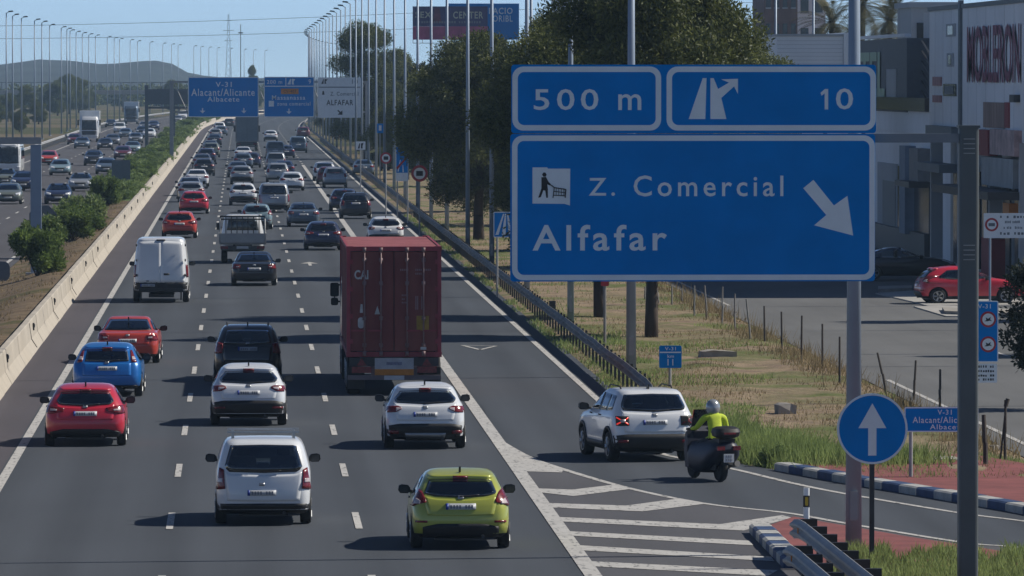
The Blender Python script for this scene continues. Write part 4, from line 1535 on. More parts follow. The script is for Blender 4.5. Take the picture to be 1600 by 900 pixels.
def make_car(kind, slices, wb, track, wr, rear_win, lights, plate, trim=None, tailgate=None, side_wins=(), screen=None, head=None, grille=None,
             mirror_at=None, ww=.2, rails=False, rack=False, antenna=True, glass=None, lit=None, wiper=True, spoiler=None, extra=None, handles=(), lower_lights=None):
    L = []
    holes = []
    glass = glass or M_GLASS
    hx = track / 2
    me, bvh = body_mesh('body', slices, [(0, hx), (wb, hx)], wr, hx, [M_BLACK, M_BLACK])
    part(L, 'body', me, None, paint=True)
    gate = None
    if tailgate and rear_win:
        zl = [(a * 1.0, b - .045) for a, b in rear_win[1]]
        w_ = max(abs(tailgate[1][0][0]), abs(zl[0][0]) + .02)
        tailgate = ([(-w_, zl[0][1])] + zl[1:-1] + [(w_, zl[-1][1])] if len(zl) > 2 else zl, tailgate[1])
    if tailgate:
        gate = part(L, 'tailgate', patch(bvh, 'rear', tailgate[0], tailgate[1], .007, 16, 10), [M_BLACK], paint=True)
    if trim:
        for nm, top, bot in trim:
            part(L, nm, patch(bvh, 'rear', top, bot, .012, 22, 4), M_BLACK)
    if rear_win:
        gm = M_PRIVACY if glass is M_GLASS else M_CLEAR
        loop = list(rear_win[0]) + list(rear_win[1])[::-1]
        rear_hole = shrink(loop, .045)
        fr_ = part(L, 'window_frame', patch(bvh, 'rear', loop + loop[:1], shrink(loop, .055) + shrink(loop, .055)[:1], .008, 44, 1), M_BLACK)
        rw = part(L, 'rear_window', patch(bvh, 'rear', *[shrink(loop, .018)[:len(rear_win[0])], shrink(loop, .018)[len(rear_win[0]):][::-1]], .013, 16, 6, .006), gm, fr_)
        holes.append(('y', rear_hole))
        if wiper:
            t_, b_ = rear_win
            zb, zt = b_[len(b_) // 2][1], t_[len(t_) // 2][1]
            part(L, 'wiper', patch(bvh, 'rear', [(-.02, zb + .02), (.32, zb + .05)], [(-.02, zb), (.32, zb + .036)], .024, 8, 1), M_BLACK, gate)
    for (nm, top, bot, m_) in lights:
        for s in (1, -1):
            lm = m_
            if lit and nm == 'tail_light' and s == lit:
                lm = M_TAILON
            part(L, nm, patch(bvh, 'rear', top if s > 0 else mir(top), bot if s > 0 else mir(bot), .018 if nm == 'tail_light' else .024, 8, 6), lm)
    if lower_lights:
        for s in (1, -1):
            part(L, 'reflector', patch(bvh, 'rear', [(s * a, z) for a, z in lower_lights[0]], [(s * a, z) for a, z in lower_lights[1]], .016, 4, 2), M_TAIL)
    px_, pz = plate
    pp = part(L, 'number_plate', patch(bvh, 'rear', [(px_ - .26, pz + .055), (px_ + .26, pz + .055)], [(px_ - .26, pz - .055), (px_ + .26, pz - .055)], .026, 6, 1), M_PLATE, gate)
    part(L, 'country_band', patch(bvh, 'rear', [(px_ - .26, pz + .055), (px_ - .215, pz + .055)], [(px_ - .26, pz - .055), (px_ - .215, pz - .055)], .029, 1, 1), M_PLATEB, gate)
    q = MB()
    hit = bvh.ray_cast(Vector((px_, -30, pz)), Vector((0, 1, 0)))
    yy = hit[0].y - .032 if hit[0] else -.9
    for k in range(8):
        if k == 4: continue
        x_ = px_ - .185 + .052 * k
        q.b2(x_, x_ + .030, yy - .004, yy + .01, pz - .033, pz + .033)
    part(L, 'plate_print', q, M_GREY_PRINT, gate, smooth=False)
    part(L, 'emblem', patch(bvh, 'rear', [(px_ - .05, pz + .20), (px_ + .05, pz + .20)], [(px_ - .05, pz + .14), (px_ + .05, pz + .14)], .02, 4, 2), M_RIM, gate)
    for (sy, top, bot) in side_wins:
        for s in ('left', 'right'):
            part(L, 'side_window', patch(bvh, s, top, bot, .008, 8, 3, .006), M_CLEAR)
        holes.append(('x', shrink(list(top) + list(bot)[::-1], .03)))
    for (y_, z_) in handles:
        for s in ('left', 'right'):
            part(L, 'door_handle', patch(bvh, s, [(y_, z_ + .015), (y_ + .17, z_ + .02)], [(y_, z_ - .015), (y_ + .17, z_ - .01)], .025, 3, 1), M_BLACK)
    if screen:
        part(L, 'windscreen', patch(bvh, 'front', screen[0], screen[1], .008, 12, 5, .006), M_CLEAR)
    if head:
        for s in (1, -1):
            part(L, 'headlight', patch(bvh, 'front', [(s * a, z) for a, z in head[0]], [(s * a, z) for a, z in head[1]], .014, 5, 3), M_HEADON if kind.endswith('lit') else M_HEAD)
    if grille:
        part(L, 'grille', patch(bvh, 'front', grille[0], grille[1], .01, 8, 3), M_BLACK)
        part(L, 'number_plate', patch(bvh, 'front', [(-.26, grille[1][0][1] - .02), (.26, grille[1][0][1] - .02)], [(-.26, grille[1][0][1] - .13), (.26, grille[1][0][1] - .13)], .016, 4, 1), M_PLATE)
        part(L, 'bumper', patch(bvh, 'front', [(-.75, .36), (.75, .36)], [(-.72, .23), (.72, .23)], .012, 12, 2), M_BLACK)
    key = (wr, ww)
    if key not in WH: WH[key] = wheel_meshes(wr, ww)
    tm, qm = WH[key]
    for wy in (0, wb):
        for s in (-1, 1):
            w_ = part(L, 'wheel', tm, None, loc=(s * (hx - ww / 2 + .015), wy, wr), rz=0 if s < 0 else math.pi)
            part(L, 'rim', qm, None, parent=w_)
    if mirror_at:
        y_, z_, x_ = mirror_at
        for s in (-1, 1):
            q = MB()
            q.prism([(s * (x_ + a), z_ + b) for a, b in ((.02, -.06), (.07, -.09), (.2, -.085), (.235, -.03), (.225, .06), (.17, .085), (.06, .07), (.02, .02))], y_, y_ + .13, 'y')
            mi = part(L, 'mirror', q, M_BLACK, smooth=False)
            q = MB(); q.prism([(s * (x_ + a), z_ + b) for a, b in ((.065, -.07), (.195, -.065), (.215, -.02), (.205, .05), (.07, .05))], y_ - .004, y_ + .004, 'y')
            part(L, 'mirror_glass', q, M_DARK, mi, smooth=False)
            q = MB(); q.tube((s * (x_ - .1), y_ + .09, z_ - .05), (s * (x_ + .06), y_ + .07, z_ - .05), .03, n=6)
            part(L, 'mirror_arm', q, M_BLACK, mi)
    H = slices[-1][0]
    if antenna:
        hit = bvh.ray_cast(Vector((0, .35, 30)), Vector((0, 0, -1)))
        zz = hit[0].z if hit[0] else H
        q = MB(); q.prism([(0.0, zz - .02), (.16, zz - .02), (.03, zz + .09), (-.02, zz + .09)], -.018, .018, 'x')
        part(L, 'antenna', q, M_BLACK, smooth=False)
    if rails:
        for s in (-1, 1):
            q = MB(); q.path([(s * .55, .1, H - .06), (s * .56, .3, H + .045), (s * .56, 1.2, H + .05), (s * .55, 1.45, H - .03)], .018, 6)
            part(L, 'roof_rail', q, M_BLACK)
    if rack:
        for y_ in (.0, 1.1):
            q = MB()
            for s in (-1, 1):
                q.b2(s * .56 - .025, s * .56 + .025, y_ - .03, y_ + .03, H - .05, H + .10)
            q.b2(-.66, .66, y_ - .03, y_ + .03, H + .10, H + .135)
            part(L, 'roof_bar', q, M_RIM, smooth=False)
    if spoiler:
        part(L, 'spoiler', patch(bvh, 'rear', spoiler[0], spoiler[1], .05, 14, 2, .06), [M_BLACK], gate, paint=True)
        part(L, 'high_brake_light', patch(bvh, 'rear', [(-.13, spoiler[1][0][1] + .02), (.13, spoiler[1][0][1] + .02)], [(-.13, spoiler[1][0][1]), (.13, spoiler[1][0][1])], .055, 3, 1), M_TAIL, gate)
    q = MB(); q.b2(-.45, .45, -.35, wb + .4, wr * .55, wr * .95); q.tube((.38, -.45, .27), (.38, -.70 if kind != 'sedan' else -.95, .26), .03, n=8)
    part(L, 'underbody', q, M_DARK, smooth=False)
    if extra: extra(L, bvh, gate)
    if rear_win:
        zs = [b for a, b in holes[0][1]]
        z0_, z1_ = min(zs), max(zs)
        L[0]['me'] = cut_windows(L[0]['me'], holes)
        for x_ in (-.37, .37):
            q = MB(); q.prism(rrect(x_ - .24, x_ + .24, z0_ - .15, z0_ + .20, .07, 3), 1.02, 1.16, 'y'); s_i = part(L, 'seat', q, M_SEAT, smooth=False)
            q = MB(); q.prism(rrect(x_ - .12, x_ + .12, z0_ + .215, z0_ + .36, .05, 3), 1.04, 1.14, 'y'); part(L, 'headrest', q, M_SEAT, s_i, smooth=False)
        q = MB()
        for x_ in (-.4, 0, .4):
            q.prism(rrect(x_ - .11, x_ + .11, z0_ - .05, z0_ + .10, .04, 3), .28, .36, 'y')
        part(L, 'rear_headrest', q, M_SEAT, smooth=False)
    PROTO[kind] = L
    return L

M_GREY_PRINT = mat('plate_print', (.2, .21, .24), .6)

def hatch_like(k, **kw):
    pass

HATCH = [(.22, -.48, 3.15, .77), (.31, -.60, 3.26, .835), (.45, -.645, 3.31, .855), (.60, -.645, 3.30, .862), (.74, -.62, 3.22, .86),
         (.86, -.585, 2.98, .853), (.94, -.55, 2.62, .838), (1.01, -.51, 2.15, .80), (1.08, -.46, 1.97, .765), (1.2, -.36, 1.76, .705),
         (1.30, -.22, 1.52, .655), (1.365, -.12, 1.34, .62), (1.42, .06, 1.16, .575), (1.462, .34, .98, .50), (1.482, .52, .85, .38)]
SW_H = [(0, [(.05, 1.10), (.35, 1.33), (.95, 1.36)], [(.02, 1.02), (.5, .97), (.95, .965)]), (0, [(1.0, 1.36), (1.35, 1.3), (1.75, 1.12)], [(1.0, .965), (1.4, .97), (1.78, 1.0)])]
SCR_H = ([(-.56, 1.385), (0, 1.4), (.56, 1.385)], [(-.70, 1.0), (0, 1.0), (.70, 1.0)])
HD_H = ([(.45, .78), (.80, .88)], [(.48, .66), (.81, .70)])
GR_H = ([(-.42, .70), (.42, .70)], [(-.38, .55), (.38, .55)])

make_car('hatch', HATCH, 2.49, 1.68, .305, ([(-.54, 1.305), (0, 1.322), (.54, 1.305)], [(-.63, 1.065), (-.45, 1.015), (0, .99), (.45, 1.015), (.63, 1.065)]),
         [('tail_light', [(.60, .935), (.66, 1.10), (.73, 1.15)], [(.60, .90), (.76, .86), (.85, .80)], M_TAIL), ('lamp_lens', [(.69, .93), (.76, .97)], [(.70, .87), (.8, .87)], M_TAILW)],
         (0, .82), trim=[('bumper_insert', [(-.66, .44), (-.4, .50), (.4, .50), (.66, .44)], [(-.66, .235), (.66, .235)])],
         tailgate=([(-.55, 1.40), (0, 1.415), (.55, 1.40)], [(-.57, .66), (0, .645), (.57, .66)]), side_wins=SW_H, screen=SCR_H, head=HD_H, grille=GR_H,
         mirror_at=(1.72, 1.02, .80), spoiler=([(-.56, 1.37), (0, 1.385), (.56, 1.37)], [(-.55, 1.322), (0, 1.338), (.55, 1.322)]), handles=((1.0, .9),), lower_lights=([(.58, .56), (.78, .56)], [(.58, .52), (.78, .52)]))
HATCH_B = [(z, yr, yf + .25, hw * 1.045) for z, yr, yf, hw in HATCH]
make_car('wide_hatch', HATCH_B, 2.65, 1.76, .315, ([(-.53, 1.30), (0, 1.32), (.53, 1.30)], [(-.64, 1.10), (-.56, 1.02), (0, .985), (.56, 1.02), (.64, 1.10)]),
         [('tail_light', [(.46, .935), (.70, .985), (.82, .99)], [(.47, .86), (.72, .80), (.87, .80)], M_TAIL), ('lamp_lens', [(.62, .90), (.76, .92)], [(.63, .87), (.77, .87)], M_TAILW)],
         (0, .80), trim=[('bumper_insert', [(-.78, .36), (-.5, .43), (.5, .43), (.78, .36)], [(-.74, .235), (.74, .235)])],
         tailgate=([(-.55, 1.40), (0, 1.415), (.55, 1.40)], [(-.62, .66), (0, .645), (.62, .66)]), side_wins=SW_H, screen=SCR_H, head=HD_H, grille=GR_H,
         mirror_at=(1.85, 1.02, .84), spoiler=([(-.57, 1.37), (0, 1.385), (.57, 1.37)], [(-.56, 1.318), (0, 1.336), (.56, 1.318)]), handles=((1.0, .9),))
make_car('tall_lamp_hatch', HATCH_B, 2.65, 1.76, .315, ([(-.51, 1.305), (0, 1.32), (.51, 1.305)], [(-.56, 1.0), (0, .985), (.56, 1.0)]),
         [('tail_light', [(.585, 1.30), (.63, 1.285)], [(.63, .98), (.76, .96)], M_TAIL), ('lamp_lens', [(.63, 1.12), (.69, 1.12)], [(.64, 1.04), (.72, 1.04)], M_TAILW)],
         (0, .80), trim=[('bumper_insert', [(-.78, .33), (.78, .33)], [(-.74, .235), (.74, .235)])],
         tailgate=([(-.55, 1.40), (0, 1.415), (.55, 1.40)], [(-.62, .60), (0, .59), (.62, .60)]), side_wins=SW_H, screen=SCR_H, head=HD_H, grille=GR_H,
         mirror_at=(1.85, 1.02, .84), spoiler=([(-.56, 1.37), (0, 1.385), (.56, 1.37)], [(-.55, 1.322), (0, 1.338), (.55, 1.322)]))
CROSS = [(.23, -.48, 3.2, .79), (.32, -.64, 3.34, .86), (.5, -.69, 3.4, .885), (.68, -.685, 3.39, .89), (.84, -.66, 3.28, .886), (.97, -.62, 2.95, .87),
         (1.05, -.575, 2.45, .845), (1.13, -.50, 2.05, .80), (1.25, -.40, 1.8, .745), (1.36, -.26, 1.54, .695), (1.435, -.14, 1.34, .65), (1.50, .06, 1.14, .59), (1.545, .34, .98, .50), (1.568, .52, .85, .39)]
SW_C = [(0, [(.0, 1.18), (.35, 1.42), (.95, 1.45)], [(.0, 1.12), (.5, 1.07), (.95, 1.06)]), (0, [(1.0, 1.45), (1.35, 1.4), (1.8, 1.2)], [(1.0, 1.06), (1.4, 1.065), (1.84, 1.08)])]
SCR_C = ([(-.6, 1.46), (0, 1.475), (.6, 1.46)], [(-.74, 1.1), (0, 1.1), (.74, 1.1)])
HD_C = ([(.5, .86), (.84, .95)], [(.5, .74), (.84, .78)])
GR_C = ([(-.45, .78), (.45, .78)], [(-.4, .62), (.4, .62)])
make_car('crossover', CROSS, 2.6, 1.75, .335, ([(-.55, 1.385), (0, 1.405), (.55, 1.385)], [(-.69, 1.20), (-.62, 1.12), (0, 1.085), (.62, 1.12), (.69, 1.20)]),
         [('tail_light', [(.52, 1.01), (.60, 1.045), (.82, 1.03)], [(.52, .97), (.64, .90), (.87, .88)], M_TAIL), ('lamp_lens', [(.56, 1.0), (.70, 1.0)], [(.58, .97), (.70, .93)], M_TAILW)],
         (0, .86), trim=[('bumper', [(-.86, .60), (-.6, .66), (0, .665), (.6, .66), (.86, .60)], [(-.82, .238), (.82, .238)])],
         tailgate=([(-.58, 1.49), (0, 1.505), (.58, 1.49)], [(-.62, .70), (0, .69), (.62, .70)]), side_wins=SW_C, screen=SCR_C, head=HD_C, grille=GR_C,
         mirror_at=(1.85, 1.12, .83), spoiler=([(-.59, 1.448), (0, 1.464), (.59, 1.448)], [(-.58, 1.40), (0, 1.418), (.58, 1.40)]), handles=((1.0, .98),), ww=.21,
         lower_lights=([(.55, .50), (.80, .50)], [(.55, .45), (.80, .45)]), glass=M_GLASS2)
def xtra_skid(L, bvh, gate):
    part(L, 'skid_plate', patch(bvh, 'rear', [(-.45, .40), (.45, .40)], [(-.42, .27), (.42, .27)], .03, 10, 2), M_RIM)
make_car('crossover_plate', CROSS, 2.6, 1.75, .335, ([(-.55, 1.385), (0, 1.405), (.55, 1.385)], [(-.69, 1.20), (-.62, 1.12), (0, 1.085), (.62, 1.12), (.69, 1.20)]),
         [('tail_light', [(.52, 1.01), (.60, 1.045), (.82, 1.03)], [(.52, .97), (.64, .90), (.87, .88)], M_TAIL), ('lamp_lens', [(.52, 1.0), (.64, 1.0)], [(.54, .97), (.64, .92)], M_TAILW)],
         (0, .84), trim=[('bumper', [(-.86, .56), (-.6, .62), (0, .625), (.6, .62), (.86, .56)], [(-.82, .238), (.82, .238)])],
         tailgate=([(-.58, 1.49), (0, 1.505), (.58, 1.49)], [(-.62, .70), (0, .69), (.62, .70)]), side_wins=SW_C, screen=SCR_C, head=HD_C, grille=GR_C,
         mirror_at=(1.85, 1.12, .83), spoiler=([(-.59, 1.448), (0, 1.464), (.59, 1.448)], [(-.58, 1.40), (0, 1.418), (.58, 1.40)]), handles=((1.0, .98),), ww=.21,
         lower_lights=([(.58, .46), (.80, .46)], [(.58, .38), (.80, .38)]), glass=M_GLASS2, extra=xtra_skid)
MPV = [(.23, -.55, 3.2, .79), (.32, -.70, 3.34, .87), (.5, -.74, 3.4, .9), (.7, -.735, 3.38, .905), (.88, -.71, 3.2, .9), (1.0, -.68, 2.9, .885), (1.08, -.65, 2.5, .87), (1.2, -.58, 2.2, .83),
       (1.35, -.47, 1.9, .775), (1.5, -.33, 1.55, .71), (1.6, -.2, 1.3, .655), (1.64, -.05, 1.1, .59), (1.66, .2, .9, .48)]
make_car('people_carrier', MPV, 2.7, 1.78, .325, ([(-.56, 1.53), (0, 1.545), (.56, 1.53)], [(-.66, 1.13), (0, 1.10), (.66, 1.13)]),
         [('tail_light', [(.66, 1.14), (.80, 1.18)], [(.68, .86), (.88, .84)], M_TAIL)], (0, .98),
         trim=[('bumper', [(-.84, .42), (.84, .42)], [(-.8, .245), (.8, .245)])], tailgate=([(-.6, 1.585), (0, 1.6), (.6, 1.585)], [(-.64, .62), (0, .61), (.64, .62)]),
         side_wins=[(0, [(-.1, 1.25), (.3, 1.5), (.95, 1.53)], [(-.1, 1.2), (.5, 1.14), (.95, 1.13)]), (0, [(1.0, 1.53), (1.4, 1.46), (1.95, 1.25)], [(1.0, 1.13), (1.4, 1.13), (2.0, 1.14)])],
         screen=([(-.62, 1.56), (0, 1.575), (.62, 1.56)], [(-.78, 1.16), (0, 1.16), (.78, 1.16)]), head=HD_C, grille=GR_C, mirror_at=(1.95, 1.17, .86), rails=True, glass=M_GLASS2)
VANS = [(.23, -.58, 3.2, .79), (.32, -.72, 3.3, .855), (.5, -.765, 3.37, .872), (.7, -.76, 3.36, .88), (.88, -.745, 3.2, .88), (1.0, -.73, 2.85, .876), (1.1, -.71, 2.45, .865), (1.25, -.67, 2.2, .835),
        (1.42, -.61, 1.95, .79), (1.55, -.56, 1.72, .75), (1.64, -.50, 1.5, .71), (1.69, -.40, 1.3, .665), (1.715, -.2, 1.1, .60), (1.725, .1, .9, .5)]
make_car('small_van', VANS, 2.66, 1.72, .315, ([(-.60, 1.60), (0, 1.615), (.60, 1.60)], [(-.71, 1.17), (-.63, 1.08), (0, 1.06), (.63, 1.08), (.71, 1.17)]),
         [('tail_light', [(.72, 1.12), (.79, 1.16)], [(.70, .74), (.86, .72)], M_TAIL), ('lamp_lens', [(.74, .95), (.82, .95)], [(.74, .87), (.83, .87)], M_TAILW)],
         (-.03, .66), trim=[('bumper', [(-.84, .44), (0, .45), (.84, .44)], [(-.8, .245), (.8, .245)])],
         tailgate=([(-.62, 1.655), (0, 1.67), (.62, 1.655)], [(-.66, .50), (0, .49), (.66, .50)]),
         side_wins=[(0, [(1.15, 1.55), (1.5, 1.5), (2.05, 1.25)], [(1.15, 1.12), (1.5, 1.12), (2.1, 1.15)])], screen=([(-.68, 1.6), (0, 1.62), (.68, 1.6)], [(-.8, 1.12), (0, 1.12), (.8, 1.12)]),
         head=HD_C, grille=GR_C, mirror_at=(2.1, 1.2, .84), rack=True, antenna=False)
BOXY = [(.24, -.52, 3.2, .80), (.34, -.66, 3.34, .875), (.5, -.71, 3.4, .9), (.7, -.705, 3.4, .902), (.9, -.69, 3.3, .9), (1.02, -.67, 3.0, .892), (1.1, -.64, 2.45, .875), (1.2, -.58, 2.15, .835),
        (1.35, -.49, 1.95, .785), (1.5, -.40, 1.7, .735), (1.6, -.33, 1.5, .70), (1.655, -.22, 1.3, .65), (1.68, -.02, 1.1, .57), (1.69, .25, .9, .45)]
def xtra_boxy(L, bvh, gate):
    for s in (-1, 1):
        lit_ = s < 0
        for a, b in (((.58, 1.055), (.80, .875)), ((.80, 1.055), (.58, .875))):
            (xa, za), (xb, zb) = a, b
            part(L, 'lamp_cross', patch(bvh, 'rear', [(s * xa, za), (s * xb, zb + .03)], [(s * xa, za - .03), (s * xb, zb)], .034, 4, 1), M_TAILON if lit_ else M_TAIL)
        part(L, 'lamp_lens', patch(bvh, 'rear', [(s * .645, 1.0), (s * .735, 1.0)], [(s * .645, .93), (s * .735, .93)], .038, 2, 2), M_TAILW if lit_ else M_TAIL)
        for y_ in (0, 2.57):
            q = MB()
            sd = 'left' if s < 0 else 'right'
            pts_o, pts_i = [], []
            for k in range(13):
                t = R(-8 + 196 * k / 12)
                pts_o.append((y_ + .47 * math.cos(t), .36 + .47 * math.sin(t)))
                pts_i.append((y_ + .405 * math.cos(t), .36 + .405 * math.sin(t)))
            part(L, 'wheel_arch', patch(bvh, sd, pts_o, pts_i, .022, 12, 1), M_BLACK)
        part(L, 'side_sill', patch(bvh, 'left' if s < 0 else 'right', [(.45, .44), (2.12, .44)], [(.45, .26), (2.12, .26)], .018, 8, 2), M_BLACK)
make_car('boxy_suv', BOXY, 2.57, 1.76, .345, ([(-.60, 1.565), (0, 1.585), (.60, 1.565)], [(-.70, 1.30), (-.66, 1.21), (0, 1.175), (.66, 1.21), (.70, 1.30)]),
         [('tail_light', [(.56, 1.075), (.82, 1.075)], [(.56, .855), (.82, .855)], M_BLACK)], (0, .93), trim=[('bumper', [(-.87, .62), (-.6, .66), (.6, .66), (.87, .62)], [(-.82, .255), (.82, .255)])],
         tailgate=([(-.64, 1.625), (0, 1.64), (.64, 1.625)], [(-.66, .70), (0, .69), (.66, .70)]),
         side_wins=[(0, [(-.12, 1.53), (.22, 1.55)], [(-.15, 1.2), (.3, 1.17)]), (0, [(.3, 1.55), (.95, 1.57)], [(.36, 1.17), (.95, 1.16)]), (0, [(1.0, 1.57), (1.5, 1.5), (1.95, 1.25)], [(1.0, 1.16), (1.5, 1.16), (2.0, 1.17)])],
         screen=([(-.66, 1.58), (0, 1.6), (.66, 1.58)], [(-.8, 1.16), (0, 1.16), (.8, 1.16)]), head=HD_C, grille=GR_C, mirror_at=(1.95, 1.2, .86), rails=True, ww=.215, extra=xtra_boxy,
         handles=((.72, 1.05), (1.62, 1.05)), lower_lights=([(.58, .52), (.78, .52)], [(.58, .46), (.78, .46)]))
SEDAN = [(.22, -.82, 3.2, .79), (.31, -.97, 3.36, .86), (.46, -1.02, 3.42, .882), (.62, -1.02, 3.4, .888), (.78, -.99, 3.28, .885), (.9, -.96, 2.95, .872), (.965, -.92, 2.6, .85), (.99, -.80, 2.3, .815),
         (1.02, -.42, 2.05, .775), (1.12, -.22, 1.82, .72), (1.24, .06, 1.55, .66), (1.35, .34, 1.3, .605), (1.41, .52, 1.1, .55), (1.435, .7, .95, .46)]
make_car('sedan', SEDAN, 2.7, 1.74, .315, ([(-.53, 1.355), (0, 1.37), (.53, 1.355)], [(-.67, 1.045), (0, 1.03), (.67, 1.045)]),
         [('tail_light', [(.54, .90), (.80, .92)], [(.54, .76), (.86, .74)], M_TAIL), ('lamp_lens', [(.58, .85), (.7, .855)], [(.58, .81), (.7, .81)], M_TAILW)], (0, .73),
         trim=[('bumper_insert', [(-.6, .34), (.6, .34)], [(-.6, .235), (.6, .235)])], tailgate=([(-.62, .955), (0, .965), (.62, .955)], [(-.6, .62), (0, .61), (.6, .62)]),
         side_wins=[(0, [(-.1, 1.08), (.45, 1.32), (.95, 1.35)], [(-.15, 1.03), (.5, 1.0), (.95, .99)]), (0, [(1.0, 1.35), (1.35, 1.28), (1.85, 1.08)], [(1.0, .99), (1.4, .995), (1.9, 1.02)])],
         screen=([(-.55, 1.375), (0, 1.39), (.55, 1.375)], [(-.72, 1.0), (0, 1.0), (.72, 1.0)]), head=HD_H, grille=GR_H, mirror_at=(1.85, 1.02, .83), wiper=False)
BUS = [(.26, -.95, 3.6, .86), (.36, -1.06, 3.75, .93), (.55, -1.09, 3.8, .95), (.85, -1.085, 3.75, .955), (1.05, -1.07, 3.4, .95), (1.2, -1.05, 2.9, .935), (1.4, -1.01, 2.55, .90), (1.6, -.96, 2.2, .86), (1.78, -.91, 1.9, .81),
       (1.88, -.85, 1.7, .765), (1.93, -.72, 1.5, .70), (1.95, -.4, 1.2, .58)]
make_car('minibus', BUS, 3.0, 1.9, .335, ([(-.68, 1.79), (0, 1.80), (.68, 1.79)], [(-.76, 1.24), (0, 1.22), (.76, 1.24)]),
         [('tail_light', [(.83, 1.2), (.91, 1.2)], [(.84, .72), (.93, .72)], M_TAIL)], (0, .98), trim=[('bumper', [(-.9, .55), (.9, .55)], [(-.88, .3), (.88, .3)])],
         tailgate=([(-.72, 1.86), (0, 1.87), (.72, 1.86)], [(-.78, .60), (0, .59), (.78, .60)]),
         side_wins=[(0, [(-.7, 1.72), (.5, 1.75)], [(-.7, 1.22), (.5, 1.2)]), (0, [(.6, 1.75), (1.5, 1.75)], [(.6, 1.2), (1.5, 1.2)]), (0, [(1.6, 1.75), (2.0, 1.6), (2.45, 1.4)], [(1.6, 1.2), (2.0, 1.2), (2.5, 1.22)])],
         screen=([(-.76, 1.82), (0, 1.84), (.76, 1.82)], [(-.88, 1.24), (0, 1.24), (.88, 1.24)]), head=HD_C, grille=GR_C, mirror_at=(2.5, 1.3, .92), wiper=False)
HVAN = [(.42, -.98, 4.2, .93), (.5, -1.06, 4.4, .985), (.7, -1.08, 4.5, 1.005), (1.0, -1.07, 4.45, 1.01), (1.2, -1.06, 4.1, 1.008), (1.5, -1.04, 3.7, .985), (1.9, -1.0, 3.2, .95), (2.2, -.96, 2.8, .915),
        (2.42, -.93, 2.5, .885), (2.52, -.88, 2.2, .83), (2.57, -.7, 1.9, .72)]
def xtra_hvan(L, bvh, gate):
    for s in (-1, 1):
        part(L, 'rear_door', patch(bvh, 'rear', [(s * .008, 2.47), (s * .80, 2.42)], [(s * .008, .80), (s * .87, .80)], .012, 10, 14), [M_BLACK], paint=True)
        q = MB()
        for z_ in (1.1, 1.7, 2.3):
            q.box(s * .885, -1.02 + .03 * (z_ - 1), z_, .05, .05, .10)
        part(L, 'hinge', q, M_DARK)
    part(L, 'door_handle', patch(bvh, 'rear', [(.10, 1.18), (.30, 1.18)], [(.10, 1.10), (.30, 1.10)], .04, 4, 1), M_BLACK)
    part(L, 'high_brake_light', patch(bvh, 'rear', [(-.16, 2.515), (.16, 2.515)], [(-.16, 2.47), (.16, 2.47)], .03, 4, 1), M_BLACK)
    q = MB(); q.b2(-.8, .8, -1.16, -1.0, .46, .58)
    part(L, 'step', q, M_BLACK, smooth=False)
    q = MB(); q.b2(-.75, -.70, -.6, -.5, .1, .5); q.b2(.70, .75, -.6, -.5, .1, .5)
    part(L, 'mud_flap', q, M_BLACK, smooth=False)
make_car('high_van', HVAN, 3.3, 1.98, .35, None, [('tail_light', [(.895, 1.52), (.955, 1.5)], [(.92, 1.02), (.985, 1.02)], M_TAIL)], (-.48, .70),
         trim=[('bumper', [(-.96, .82), (.96, .82)], [(-.92, .43), (.92, .43)])], side_wins=[(0, [(2.5, 1.95), (3.0, 1.9), (3.5, 1.5)], [(2.5, 1.3), (3.0, 1.28), (3.6, 1.3)])],
         screen=([(-.8, 2.1), (0, 2.12), (.8, 2.1)], [(-.92, 1.4), (0, 1.4), (.92, 1.4)]), head=HD_C, grille=GR_C, mirror_at=(3.2, 1.45, .98), wiper=False, antenna=False, extra=xtra_hvan, ww=.22)

